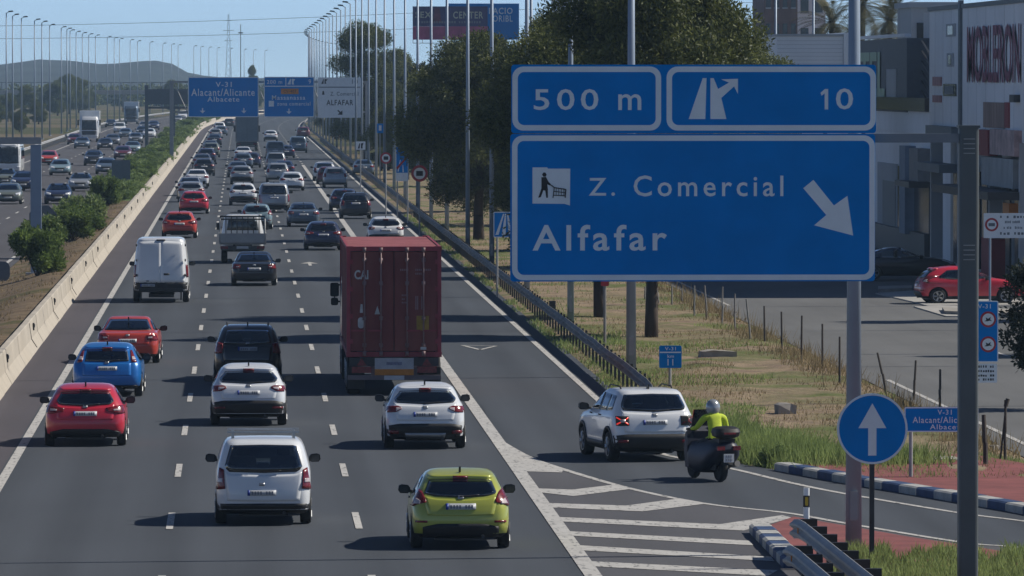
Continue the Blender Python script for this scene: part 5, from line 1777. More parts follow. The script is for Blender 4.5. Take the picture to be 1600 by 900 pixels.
# ---- larger vehicles, made from their own pieces
def flatbed():
    L = []
    sl = [(.45, 1.9, 4.0, .85), (.6, 1.82, 4.15, .93), (1.0, 1.8, 4.2, .95), (1.3, 1.8, 4.1, .94), (1.7, 1.8, 3.6, .86), (2.0, 1.85, 3.3, .78), (2.08, 2.0, 3.1, .65)]
    me, bvh = body_mesh('cab', sl, [(3.2, .9)], .34, .9, [M_BLACK, M_BLACK])
    part(L, 'cab', me, None, paint=True)
    part(L, 'rear_window', patch(bvh, 'rear', [(-.62, 1.88), (.62, 1.88)], [(-.7, 1.4), (.7, 1.4)], .01), M_GLASS)
    part(L, 'windscreen', patch(bvh, 'front', [(-.68, 1.9), (.68, 1.9)], [(-.82, 1.35), (.82, 1.35)], .01), M_GLASS)
    q = MB(); q.b2(-1.02, 1.02, -1.3, 1.7, .84, .93); part(L, 'deck', q, M_GALVD, smooth=False)
    q = MB(); q.b2(-1.02, 1.02, -1.33, -1.29, .93, 1.33); part(L, 'tailboard', q, M_GALV, smooth=False)
    for s in (-1, 1):
        q = MB(); q.b2(s * 1.02 - .02, s * 1.02 + .02, -1.28, 1.7, .93, 1.33); part(L, 'side_board', q, M_GALV, smooth=False)
        q = MB(); q.tube((s * .98, -1.31, .9), (s * .98, -1.31, 1.98), .035, n=6); part(L, 'stake', q, M_GALV)
        q = MB(); q.box(s * .8, -1.30, .72, .34, .06, .12); part(L, 'tail_light', q, M_TAIL, smooth=False)
    q = MB()
    for k in range(9):
        q.tube((-.98 + .245 * k, 1.72, .93), (-.98 + .245 * k, 1.72, 2.0), .022, n=5)
    q.b2(-1.0, 1.0, 1.70, 1.75, 1.98, 2.05); q.b2(-1.0, 1.0, -1.33, -1.28, 1.92, 1.98)
    part(L, 'headboard', q, M_DARK, smooth=False)
    q = MB(); q.b2(-.42, -.32, -1.25, 3, .55, .84); q.b2(.32, .42, -1.25, 3, .55, .84); q.b2(-.95, .95, -1.28, -1.2, .6, .78); part(L, 'chassis', q, M_DARK, smooth=False)
    q = MB(); q.b2(-.26, .26, -1.34, -1.31, .66, .77); part(L, 'number_plate', q, M_PLATE, smooth=False)
    tm, qm = wheel_meshes(.34, .26)
    for wy in (0, 3.2):
        for s in (-1, 1):
            w_ = part(L, 'wheel', tm, None, loc=(s * .80, wy, .34), rz=0 if s < 0 else math.pi)
            part(L, 'rim', qm, None, parent=w_)
    for s in (-1, 1):
        q = MB(); q.box(s * 1.08, 3.3, 1.55, .16, .1, .32); q.tube((s * .85, 3.3, 1.5), (s * 1.08, 3.3, 1.5), .02, n=5); part(L, 'mirror', q, M_BLACK, smooth=False)
    PROTO['flatbed'] = L
flatbed()

M_CONT = mat('container_red', (.205, .036, .040), .7, var=.3, scale=1.1, detail=10, stretch=(1, 1, .35), col2=(.17, .05, .04))
M_CONTD = mat('container_frame_red', (.25, .035, .05), .6, var=.25, scale=1.5, detail=8)
M_RUSTW = mat('pale_decal', (.42, .42, .42), .6, var=.2, scale=6)
def container_truck():
    L = []
    W, zb, zt, ln = 1.22, .98, 3.83, 12.19
    # corrugated box: roof, two sides, front wall
    y0 = -.55
    def corr(a0, a1, n, d):
        pts = []
        w = (a1 - a0) / n
        for k in range(n):
            pts += [(a0 + k * w, 0), (a0 + (k + .28) * w, 0), (a0 + (k + .42) * w, d), (a0 + (k + .86) * w, d)]
        return pts + [(a1, 0)]
    p = corr(y0 + .1, y0 + ln - .1, 42, .036)
    for s in (-1, 1):
        mb = MB()
        n = len(p)
        vs_ = [(s * (W - .03 - d), y, z) for z in (zb + .12, zt - .08) for y, d in p]
        mb.add(vs_, [(k, k + 1, n + k + 1, n + k) for k in range(n - 1)])
        part(L, 'side_wall', mb, M_CONT, smooth=False)
    mb = MB(); n = len(p)
    vs_ = [(x, y, zt - .025 - d * .6) for x in (-W + .05, W - .05) for y, d in p]
    mb.add(vs_, [(k, k + 1, n + k + 1, n + k) for k in range(n - 1)])
    part(L, 'roof', mb, mat('faded_container_roof', (.27, .085, .095), .7, var=.25, scale=1.5, detail=8), smooth=False)
    q = MB(); q.b2(-W + .05, W - .05, y0 + ln - .08, y0 + ln, zb, zt - .03); part(L, 'front_wall', q, M_CONT, smooth=False)
    q = MB()
    for s in (-1, 1):
        q.b2(s * W - (.10 if s > 0 else 0), s * W + (.10 if s < 0 else 0), y0, y0 + .12, zb, zt)
        q.b2(s * W - (.10 if s > 0 else 0), s * W + (.10 if s < 0 else 0), y0 + ln - .12, y0 + ln + .01, zb, zt)
        q.b2(s * W - (.06 if s > 0 else 0), s * W + (.06 if s < 0 else 0), y0 + .12, y0 + ln - .12, zt - .08, zt - .004)
        q.b2(s * W - (.06 if s > 0 else 0), s * W + (.06 if s < 0 else 0), y0 + .12, y0 + ln - .12, zb, zb + .14)
    q.b2(-W + .10, W - .10, y0 + .004, y0 + .1, zt - .12, zt - .004)
    q.b2(-W + .10, W - .10, y0 + .004, y0 + .1, zb, zb + .13)
    part(L, 'frame', q, M_CONTD, smooth=False)
    q = MB()
    for s in (-1, 1):
        for z_ in (zb + .06, zt - .06):
            for y_ in (y0 + .07, y0 + ln - .08):
                q.box(s * (W - .08), y_, z_, .18, .18, .125)
    part(L, 'corner_casting', q, M_CONTD, smooth=False)
    yd = y0 + .02
    for s in (-1, 1):
        q = MB()
        x_a, x_b = (.012, W - .11) if s > 0 else (-W + .11, -.012)
        q.b2(x_a, x_b, yd, yd + .04, zb + .15, zt - .14)
        for k in range(5):          # pressed door ribs
            xx = x_a + (x_b - x_a) * (k + .5) / 5
            q.b2(xx - .06, xx + .06, yd - .012, yd, zb + .25, zt - .24)
        d_ = part(L, 'door', q, M_CONT, smooth=False)
        for f in (.30, .68):
            xx = s * (f * (W - .1))
            q = MB(); q.tube((xx, yd - .05, zb + .05), (xx, yd - .05, zt - .06), .021, n=8)
            for z_ in (zb + .3, zb + 1.0, zb + 1.9, zt - .35):
                q.b2(xx - .05, xx + .05, yd - .045, yd - .0, z_ - .05, z_ + .05)
            q.b2(xx - .045, xx + .045, yd - .075, yd - .02, zb + .03, zb + .15); q.b2(xx - .045, xx + .045, yd - .075, yd - .02, zt - .14, zt - .03)
            part(L, 'lock_rod', q, mat('lock_rod_steel', (.2, .125, .125), .6, var=.25), d_)
            q = MB(); q.b2(min(xx, xx + s * .34), max(xx, xx + s * .34), yd - .085, yd - .06, zb + .66, zb + .70)
            part(L, 'handle', q, M_CONTD, d_, smooth=False)
        for z_ in (zb + .4, zb + 1.05, zb + 1.75, zt - .4):
            q = MB(); q.b2(s * W - .16 * (s > 0), s * W + .16 * (s < 0), yd - .03, yd, z_ - .06, z_ + .06); part(L, 'hinge', q, M_CONTD, d_, smooth=False)
    def dec(name, body, x0_, x1_, z0_, z1_, m_, bold=.02):
        part(L, name, text_mb(body, x0_, x1_, z0_, z1_, yd - .016, bold), m_, smooth=False)
    dec('lettering', 'CAI', -1.02, -.66, 2.98, 3.22, M_RUSTW, .03)
    q = MB()
    rr = random.Random(4)
    for (xa, xb, z_, h_) in ((.16, .38, 3.2, .05), (.55, .72, 3.2, .05), (.78, .98, 3.2, .05), (.55, .72, 3.1, .05), (.2, .36, 2.55, .04), (.2, .3, 2.45, .04), (.2, .33, 2.36, .04), (.55, .62, 2.2, .35), (.70, .77, 2.2, .35)):
        k = xa
        while k < xb - .02:
            q.b2(k, k + .028, yd - .017, yd - .011, z_, z_ + h_)
            k += .045
    part(L, 'small_print', q, mat('faded_print', (.25, .17, .18), .7), smooth=False)
    q = MB(); q.prism([(-.88, 2.12), (-.80, 2.12), (-.81, 2.34), (-.86, 2.34)], yd - .017, yd - .011, 'y'); q.prism(rrect(-.93, -.77, 1.72, 2.0, .07), yd - .017, yd - .011, 'y'); q.prism([(-.50, 2.08), (-.36, 2.08), (-.43, 2.3)], yd - .017, yd - .011, 'y')
    part(L, 'warning_label', q, M_RUSTW, smooth=False)
    q = MB(); q.b2(.58, .90, yd - .02, yd - .012, 1.66, 2.04); part(L, 'yellow_label', q, mat('yellow_decal', (.3, .19, .03), .7, var=.2, scale=8), smooth=False)
    q = MB(); q.b2(.68, .83, yd - .12, yd - .09, 1.17, 1.24); part(L, 'seal', q, M_RUSTW, smooth=False)
    # chassis, rear bar, lights, plates
    q = MB(); q.b2(-.5, -.38, -.5, 9.6, .72, .97); q.b2(.38, .5, -.5, 9.6, .72, .97); q.b2(-1.15, 1.15, -.62, -.5, .74, .96); part(L, 'chassis', q, M_DARK, smooth=False)
    q = MB(); q.b2(-1.2, 1.2, -.78, -.66, .40, .52); q.b2(-.6, -.5, -.72, -.6, .5, .75); q.b2(.5, .6, -.72, -.6, .5, .75); part(L, 'rear_bar', q, mat('rear_bar_paint', (.12, .10, .11), .6), smooth=False)
    for s in (-1, 1):
        q = MB(); q.b2(s * .84 - .25, s * .84 + .25, -.80, -.70, .58, .74); tl = part(L, 'tail_light', q, M_TAIL, smooth=False)
        q = MB(); q.prism([(s * .84 - .13, .765), (s * .84 + .13, .765), (s * .84, .96)], -.78, -.74, 'y'); part(L, 'reflector', q, M_TAIL, tl, smooth=False)
        q = MB(); q.b2(s * .98 - .22, s * .98 + .22, -.60, -.58, .16, .72); part(L, 'mud_flap', q, M_BLACK, smooth=False)
    q = MB(); q.b2(-.50, .50, -.80, -.77, .68, .96); part(L, 'white_board', q, mat('dull_white_board', (.32, .33, .36), .6, var=.15, scale=5), smooth=False)
    q = MB(); q.b2(-.2, .2, -.806, -.80, .78, .86); part(L, 'board_print', q, mat('faint_blue_print', (.16, .17, .24), .6, var=.3, scale=20), smooth=False)
    q = MB(); q.b2(-.50, .50, -.80, -.77, .52, .675); part(L, 'orange_board', q, mat('orange_board', (.42, .16, .02), .6, var=.2, scale=6), smooth=False)
    q = MB(); q.b2(-.26, .26, -.80, -.785, .40, .51); part(L, 'number_plate', q, M_PLATE, smooth=False)
    # tractor
    sl = [(.45, 9.9, 12.6, 1.1), (.7, 9.8, 12.75, 1.2), (1.4, 9.8, 12.8, 1.24), (2.2, 9.8, 12.7, 1.22), (3.1, 9.85, 12.5, 1.17), (3.45, 10.0, 12.2, 1.08), (3.5, 10.3, 11.9, .9)]
    me, bvh = body_mesh('cab', sl, None, .5, 1.2, [paint_mat('cab_blue', (.03, .06, .14)), M_BLACK])
    part(L, 'cab', me, None)
    part(L, 'windscreen', patch(bvh, 'front', [(-1.05, 2.9), (1.05, 2.9)], [(-1.12, 2.0), (1.12, 2.0)], .01), M_GLASS)
    for s in (-1, 1):
        q = MB(); q.prism(rrect(s * 1.36 - .12, s * 1.36 + .12, 2.14, 2.52, .05, 3), 12.24, 12.36, 'y'); q.prism(rrect(s * 1.36 - .10, s * 1.36 + .10, 1.90, 2.11, .05, 3), 12.24, 12.36, 'y'); q.tube((s * 1.1, 12.3, 2.46), (s * 1.36, 12.3, 2.46), .025, n=5); q.tube((s * 1.1, 12.3, 2.0), (s * 1.36, 12.3, 2.0), .025, n=5); q.tube((s * 1.36, 12.3, 2.0), (s * 1.36, 12.3, 2.46), .02, n=5); part(L, 'mirror', q, M_BLACK, smooth=False)
    tm, qm = wheel_meshes(.50, .34)
    for wy in (.35, 1.68, 3.0, 9.0, 11.9):
        for s in (-1, 1):
            w_ = part(L, 'wheel', tm, None, loc=(s * 1.04, wy, .5), rz=0 if s < 0 else math.pi)
            part(L, 'rim', qm, None, parent=w_)
    PROTO['container_truck'] = L
container_truck()

def box_truck(key, m_rear, m_frame, front=False):
    L = []
    q = MB(); q.b2(-1.25, 1.25, -1.0, 7.2, 1.05, 3.85); part(L, 'cargo_box', q, m_rear, smooth=False)
    q = MB(); q.ring(rrect(-1.275, 1.275, 1.0, 3.9, .05), rrect(-1.15, 1.15, 1.14, 3.76, .04), -1.03, -.9); fr = part(L, 'rear_frame', q, m_frame, smooth=False)
    q = MB(); q.b2(-.012, .012, -1.02, -1.0, 1.15, 3.75); part(L, 'door_gap', q, M_DARK, smooth=False)
    q = MB(); q.b2(-1.1, 1.1, -.95, 6.9, .62, 1.0); part(L, 'chassis', q, M_DARK, smooth=False)
    for s in (-1, 1):
        q = MB(); q.b2(s * .9 - .2, s * .9 + .2, -1.05, -.95, .72, .88); part(L, 'tail_light', q, M_TAIL, smooth=False)
    q = MB(); q.b2(-1.15, 1.15, -1.06, -.98, .45, .57); part(L, 'rear_bar', q, M_DARK, smooth=False)
    sl = [(.4, 7.4, 9.2, 1.1), (.7, 7.35, 9.35, 1.2), (1.4, 7.35, 9.4, 1.24), (2.1, 7.35, 9.3, 1.22), (2.9, 7.4, 9.1, 1.16), (3.15, 7.6, 8.9, 1.05)]
    me, bvh = body_mesh('cab', sl, None, .5, 1.2, [M_BLACK, M_BLACK])
    part(L, 'cab', me, None, paint=True)
    part(L, 'windscreen', patch(bvh, 'front', [(-1.06, 2.72), (1.06, 2.72)], [(-1.14, 1.45), (1.14, 1.45)], .012), M_GLASS)
    part(L, 'grille', patch(bvh, 'front', [(-.95, 1.36), (.95, 1.36)], [(-.85, .85), (.85, .85)], .012), M_DARK)
    for s in (-1, 1):
        part(L, 'headlight', patch(bvh, 'front', [(s * .75, .82), (s * 1.08, .82)], [(s * .75, .64), (s * 1.05, .64)], .014, 4, 2), M_HEAD)
        q = MB(); q.box(s * 1.38, 9.0, 2.4, .2, .12, .7); q.tube((s * 1.1, 9, 2.7), (s * 1.38, 9, 2.7), .025, n=5); part(L, 'mirror', q, M_BLACK, smooth=False)
    tm, qm = wheel_meshes(.48, .34)
    for wy in (.8, 7.9):
        for s in (-1, 1):
            w_ = part(L, 'wheel', tm, None, loc=(s * 1.02, wy, .48), rz=0 if s < 0 else math.pi)
            part(L, 'rim', qm, None, parent=w_)
    PROTO[key] = L
box_truck('box_truck', mat('grey_blue_truck', (.15, .185, .21), .6, var=.15, scale=.8), M_GALVD)
box_truck('white_truck', P_WHITE, M_GALV)

def coach():
    L = []
    sl = [(.3, -2.5, 9.2, 1.15), (.5, -2.6, 9.35, 1.24), (1.2, -2.6, 9.4, 1.26), (2.0, -2.58, 9.3, 1.25), (2.8, -2.5, 9.1, 1.21), (3.2, -2.4, 8.9, 1.15), (3.38, -2.2, 8.5, 1.02), (3.44, -1.8, 8.0, .8)]
    me, bvh = body_mesh('body', sl, [(0, 1.22), (6.2, 1.22)], .48, 1.2, [M_BLACK, M_BLACK])
    part(L, 'body', me, None, paint=True)
    part(L, 'windscreen', patch(bvh, 'front', [(-1.06, 2.85), (0, 2.95), (1.06, 2.85)], [(-1.14, 1.25), (0, 1.2), (1.14, 1.25)], .012, 14, 8), M_GLASS)
    part(L, 'destination_panel', patch(bvh, 'front', [(-.8, 3.12), (.8, 3.12)], [(-.9, 2.98), (.9, 2.98)], .012, 8, 2), M_WHITEP)
    for s in ('left', 'right'):
        for k in range(5):
            part(L, 'side_window', patch(bvh, s, [(-2 + 2.05 * k, 2.75), (-.05 + 2.05 * k, 2.75)], [(-2 + 2.05 * k, 1.65), (-.05 + 2.05 * k, 1.65)], .01, 4, 3), M_GLASS)
    for s in (-1, 1):
        part(L, 'headlight', patch(bvh, 'front', [(s * .75, .95), (s * 1.12, 1.0)], [(s * .75, .75), (s * 1.12, .75)], .014, 4, 2), M_HEAD)
        q = MB(); q.path([(s * 1.1, 9.1, 2.9), (s * 1.42, 9.5, 2.95), (s * 1.45, 9.6, 2.5)], .03, 6); q.box(s * 1.45, 9.6, 2.25, .24, .14, .6); part(L, 'mirror', q, M_BLACK, smooth=False)
    part(L, 'bumper', patch(bvh, 'front', [(-1.15, .55), (1.15, .55)], [(-1.1, .35), (1.1, .35)], .012, 10, 2), M_DARK)
    tm, qm = wheel_meshes(.48, .32)
    for wy in (0, 6.2):
        for s in (-1, 1):
            w_ = part(L, 'wheel', tm, None, loc=(s * 1.08, wy, .48), rz=0 if s < 0 else math.pi)
            part(L, 'rim', qm, None, parent=w_)
    PROTO['coach'] = L
coach()


VEH_CAT = {'hatch': 'car', 'wide_hatch': 'car', 'tall_lamp_hatch': 'car', 'crossover': 'car', 'crossover_plate': 'car', 'people_carrier': 'car', 'boxy_suv': 'car', 'sedan': 'car',
           'small_van': 'van', 'minibus': 'van', 'high_van': 'van', 'flatbed': 'truck', 'container_truck': 'truck', 'box_truck': 'truck', 'white_truck': 'truck', 'coach': 'bus'}
VEH_NAME = {'hatch': 'hatchback_car', 'wide_hatch': 'hatchback_car', 'tall_lamp_hatch': 'hatchback_car', 'crossover': 'crossover_car', 'crossover_plate': 'crossover_car', 'people_carrier': 'people_carrier',
            'boxy_suv': 'off_road_car', 'sedan': 'saloon_car', 'small_van': 'small_van', 'minibus': 'minibus', 'high_van': 'delivery_van', 'flatbed': 'flatbed_truck',
            'container_truck': 'container_truck', 'box_truck': 'box_truck', 'white_truck': 'box_truck', 'coach': 'coach'}
SKIP_FAR = {'seat', 'headrest', 'rear_headrest', 'window_frame', 'wiper', 'country_band', 'plate_print', 'door_handle', 'lamp_lens', 'mirror_glass', 'mirror_arm', 'antenna', 'high_brake_light', 'reflector', 'rim', 'underbody', 'skid_plate', 'lamp_cross'}
def vehicle(kind, paint_, x, y, yaw, label, group, far=False, scale=1.0):
    root = thing(VEH_NAME[kind], label, VEH_CAT[kind], (x, y, 0.006), yaw, group)
    low = .91 if VEH_CAT[kind] in ('car', 'van') else 1.0
    root.scale = (scale, scale, scale * low)
    made = {}
    for i, p in enumerate(PROTO[kind]):
        if far and p['name'] in SKIP_FAR: continue
        o = bpy.data.objects.new(p['name'], p['me'])
        par = root if p['parent'] is None else made.get(p['parent'], root)
        link(o, par)
        o.location = p['loc']
        o.rotation_euler = (0, 0, p['rz'])
        if p['paint']:
            o.material_slots[0].link = 'OBJECT'
            o.material_slots[0].material = paint_
        made[i] = o
    return root


LANES = 'traffic on the right hand carriageway'
ONC = 'oncoming traffic on the left hand carriageway'
def place(kind, paint_, px, py, label, yaw=0, far=False, scale=1.0, front=None, group=LANES):
    x, y = G(px, py)
    if front: # oncoming: the pixel marks the front tyres
        yaw_ = math.pi + yaw
        wb = front
        vehicle(kind, paint_, x, y + wb, yaw_, label, group, far, scale)
    else:
        vehicle(kind, paint_, x, y, yaw, label, group, far, scale)

# ---- near traffic
place('hatch', P_LIME, 718.5, 856, 'lime green hatchback in the right lane, nearest car to the camera')
place('small_van', P_WHITE, 411.5, 818, 'white small van with an aluminium roof rack in the middle lane')
place('crossover_plate', P_WHITE, 663.5, 700, 'white crossover with black lower bumper following the red container truck')
place('crossover', P_WHITE, 388.5, 664, 'white crossover right behind the black people carrier in the middle lane')
place('wide_hatch', P_RED, 134, 696, 'bright red hatchback nearest the camera in the left lane')
place('tall_lamp_hatch', P_BLUE, 168, 619, 'bright blue hatchback with tall tail lights in the left lane', yaw=-.01)
place('sedan', P_RED2, 201, 567, 'orange red saloon just ahead of the blue hatchback', yaw=-.015)
place('people_carrier', P_BLACK, 387, 596, 'black people carrier with roof rails ahead of a white crossover')
place('container_truck', P_WHITE, 615, 616, 'truck carrying a tall dark red shipping container')
place('boxy_suv', P_WHITE, 1013, 720, 'white boxy off-roader joining from the slip road', yaw=.16)
place('high_van', P_WHITE, 252, 472, 'tall white delivery van with plain rear doors in the left lane')
place('sedan', P_BLACK, 397, 446, 'black saloon behind the flatbed truck in the middle lane', scale=1.0)
place('flatbed', P_WHITE, 379, 411, 'small flatbed truck with grey dropsides and bare stakes')
place('wide_hatch', P_RED2, 280.5, 372, 'orange red car in the left lane just ahead of the tall white van')
place('wide_hatch', P_RED, 303, 334, 'red car further on in the left lane behind two silver cars')
place('wide_hatch', P_DKBLUE, 505, 391, 'dark blue hatchback in the right lane ahead of the container truck')
place('crossover', P_WHITE, 602.5, 385, 'white hatchback on the slip lane showing above the container roof')
place('sedan', P_BLUEG, 474, 354, 'blue grey saloon in the right lane behind a silver minibus')
place('hatch', P_SKYB, 401, 358, 'pale blue hatchback just ahead of the flatbed truck')
place('minibus', P_SILV, 428, 332, 'silver grey minibus with a wide dark rear window')
place('crossover', P_WHITE, 380, 321, 'white car in the middle lane left of the silver minibus')
place('people_carrier', P_BLACK, 555.5, 342, 'black people carrier on the slip lane beside the guardrail')
place('wide_hatch', P_DKBLUE, 538, 330, 'dark blue car on the slip lane just ahead of a black people carrier')

# ---- further traffic on this carriageway: lane x = pixel column, y = tyre line
place('wide_hatch', P_SILV, 299, 316, 'silver hatchback in the left lane directly ahead of the red car', far=True)
place('sedan', P_SILV, 297, 306, 'silver saloon second ahead of the red car in the left lane', far=True)
place('sedan', P_WHITE, 308, 292, 'white saloon third ahead of the red car in the left lane', far=True)
place('crossover', P_BLACK, 319, 275, 'black car in the left lane ahead of a white saloon', far=True)
place('sedan', P_GREY, 316, 263, 'grey saloon in the left lane ahead of a black car', far=True)
place('wide_hatch', P_DKBLUE, 323, 254, 'dark blue hatchback in the left lane under the blue gantry boards', far=True)
place('people_carrier', P_GREEN, 330, 246, 'grey green people carrier in the left lane beyond the dark blue hatchback', far=True)
place('sedan', P_GREY, 329, 238, 'grey saloon ahead of the grey green people carrier', far=True)
place('sedan', P_BLACK, 335, 227, 'black saloon far ahead in the left lane', far=True)
place('wide_hatch', P_SILV, 337, 217, 'silver hatchback far ahead in the left lane', far=True)
place('people_carrier', P_WHITE, 343, 207, 'white people carrier at the head of the left lane queue', far=True)
place('hatch', P_BLUEG, 346, 212, 'blue grey hatchback beside the far white people carrier', far=True)
place('crossover', P_SILV, 378, 288, 'silver car in the middle lane ahead of the white one', far=True)
place('sedan', P_GREY, 372, 277, 'grey saloon in the middle lane peeking out left of a silver car', far=True)
place('wide_hatch', P_BLUEG, 380, 263, 'blue grey hatchback in the middle lane behind the big grey truck', far=True)
place('sedan', P_WHITE, 380, 250, 'white saloon close behind the big grey truck', far=True)
place('hatch', P_DKBLUE, 393, 262, 'dark blue hatchback at the right edge of the middle lane', far=True)
place('box_truck', P_WHITE, 386, 236, 'big grey box truck in the middle lane just past the gantry')
place('people_carrier', P_SILV, 434, 285, 'silver people carrier in the right lane ahead of the minibus', far=True)
place('wide_hatch', P_WHITE, 456, 298, 'white hatchback in the right lane right of the silver minibus', far=True)
place('sedan', P_DKBLUE, 444, 276, 'dark blue saloon in the right lane ahead of a white hatchback', far=True)
place('small_van', P_SILV, 431, 266, 'silver small van in the right lane ahead of a dark blue saloon', far=True)
place('minibus', P_GREY, 430, 249, 'dark grey minibus in the right lane far ahead', far=True)
place('crossover', P_WHITE, 423, 221, 'white car in the right lane far beyond the gantry', far=True)
place('sedan', P_DKBLUE, 447, 247, 'dark blue saloon on the lane line right of the grey minibus', far=True)
place('minibus', P_BLUEG, 466, 239, 'blue grey van on the slip lane far ahead', far=True)
place('people_carrier', P_WHITE, 507, 283, 'white people carrier with red lights on the slip lane by the guardrail', far=True)
place('wide_hatch', P_DKRED, 513, 288, 'dark red hatchback between a white and a silver car on the slip lane', far=True)
place('people_carrier', P_SILV, 523.5, 293, 'silver estate at the back of three cars on the slip lane', far=True)
place('people_carrier', P_DKRED, 474, 216, 'dark red car on the slip lane far beyond the gantry', far=True)
place('crossover', P_BLACK, 358, 199, 'black car far ahead between the lanes below the blue board', far=True)
place('sedan', P_GREY, 388, 197, 'grey saloon in the distance left of the box truck top', far=True)

# ---- oncoming traffic, seen from the front
ON = dict(front=2.65, group=ONC)
place('sedan', P_DKBLUE, 91, 319, 'oncoming dark blue saloon with bright headlights nearest the median bushes', **ON)
place('wide_hatch', P_GREEN, 13, 319, 'oncoming grey green car at the left edge below the coach', **ON)
place('crossover', P_DKBLUE, 36, 299, 'oncoming dark blue car partly behind the grey mast', **ON)
place('sedan', P_GREEN, 8, 291, 'oncoming pale green car at the left edge in front of the coach', **ON)
place('sedan', P_SILV, 126, 299, 'oncoming silver saloon between the dark blue saloon and the sign back', **ON)
place('wide_hatch', P_SKYB, 94, 274, 'oncoming pale blue hatchback behind the silver saloon', **ON)
place('wide_hatch', P_RED2, 76, 258, 'oncoming red car right of the grey mast', **ON)
x, y = G(15, 274)
vehicle('coach', P_WHITE, x, y + 5.2, math.pi, 'white coach with a huge dark windscreen at the left edge', ONC, False, .83)
place('crossover', P_BLACK, 146, 259, 'oncoming black car with its headlights on in the middle lane', **ON)
place('wide_hatch', P_BLUEG, 166, 272, 'oncoming blue grey car half hidden by the square sign back', **ON)
place('wide_hatch', P_DKRED, 192, 249, 'oncoming dark red car with its lamps lit above the square sign back', **ON)
place('sedan', P_SKYB, 207, 240, 'oncoming pale blue saloon behind the dark red car', far=True, **ON)
place('sedan', P_BLUEG, 128, 232, 'oncoming blue grey saloon in front of the white truck', far=True, **ON)
place('sedan', P_BLACK, 164, 234, 'oncoming black saloon beyond the black car', far=True, **ON)
place('crossover', P_GREY, 176, 228, 'oncoming grey car in the middle lane behind a black saloon', far=True, **ON)
x, y = G(139.5, 221)
vehicle('white_truck', P_WHITE, x, y + 7.9, math.pi, 'oncoming white truck with a dark windscreen left of the traffic', ONC)
place('small_van', P_WHITE, 187, 208, 'oncoming white van in the middle lane beyond the grey car', far=True, **ON)
x, y = G(205, 194)
vehicle('white_truck', P_BLUEG, x, y + 7.9, math.pi, 'oncoming blue fronted truck furthest down the road', ONC)
place('wide_hatch', P_WHITE, 233, 216, 'oncoming white hatchback next to the green median', far=True, **ON)
place('hatch', P_BLACK, 222, 212, 'oncoming black hatchback beside the white one', far=True, **ON)
place('sedan', P_GREY, 226, 203, 'oncoming grey saloon far off next to the median', far=True, **ON)
place('crossover', P_DKBLUE, 240, 203, 'oncoming dark blue car far off next to the median', far=True, **ON)
place('wide_hatch', P_GREY, 212, 224, 'oncoming grey hatchback in the inner lane behind a pale blue saloon', far=True, **ON)
place('sedan', P_SILV, 277, 192, 'oncoming silver car in front of the left gantry post', far=True, **ON)
place('crossover', P_WHITE, 285, 186, 'oncoming white car left of the blue gantry board', far=True, **ON)
place('wide_hatch', P_BLUEG, 196, 216, 'oncoming blue grey hatchback right of the white van', far=True, **ON)
place('hatch', P_DKRED, 116, 226, 'oncoming dark red hatchback left of the white truck', far=True, **ON)
place('sedan', P_BLACK, 173, 199, 'oncoming black saloon far off ahead of the white van', far=True, **ON)

# ---- cars off the motorway
x, y = G(1459, 474)
vehicle('hatch', P_RED, x, y, -math.pi / 2 + .10, 'red hatchback standing side-on in front of the shops', None)
x, y = G(1362, 437)
vehicle('sedan', P_BLACK, x, y, -math.pi / 2, 'black saloon parked in the shade right of the big sign', None)
x, y = G(568, 274)
vehicle('sedan', P_BLUEG, x, y, 0, 'blue grey saloon parked behind the lamp posts right of the slip lane', None, far=True)
x, y = G(610, 268)
vehicle('small_van', P_DKRED, x, y, 0, 'dark red van parked behind the lamp posts near the round sign', None, far=True)

# ================================================================== MOTORCYCLES AND RIDERS
def skin_mesh(name, joints, edges, radii, root, mats, pick):
    me = bpy.data.meshes.new(name)
    me.from_pydata(joints, edges, [])
    o = bpy.data.objects.new(name, me); COL.objects.link(o)
    md = o.modifiers.new('skin', 'SKIN')
    md.use_smooth_shade = True
    md.branch_smoothing = .6
    for i, v in enumerate(me.skin_vertices[0].data):
        r = radii[i]
        v.radius = r if isinstance(r, tuple) else (r, r)
        v.use_root = (i == root)
    sb = o.modifiers.new('sub', 'SUBSURF'); sb.levels = 2; sb.render_levels = 2
    dg = bpy.context.evaluated_depsgraph_get()
    out = bpy.data.meshes.new_from_object(o.evaluated_get(dg))
    out.name = name
    bpy.data.objects.remove(o)
    out.materials.clear()
    for m_ in mats: out.materials.append(m_)
    for p in out.polygons:
        p.material_index = pick(p.center)
        p.use_smooth = True
    return out

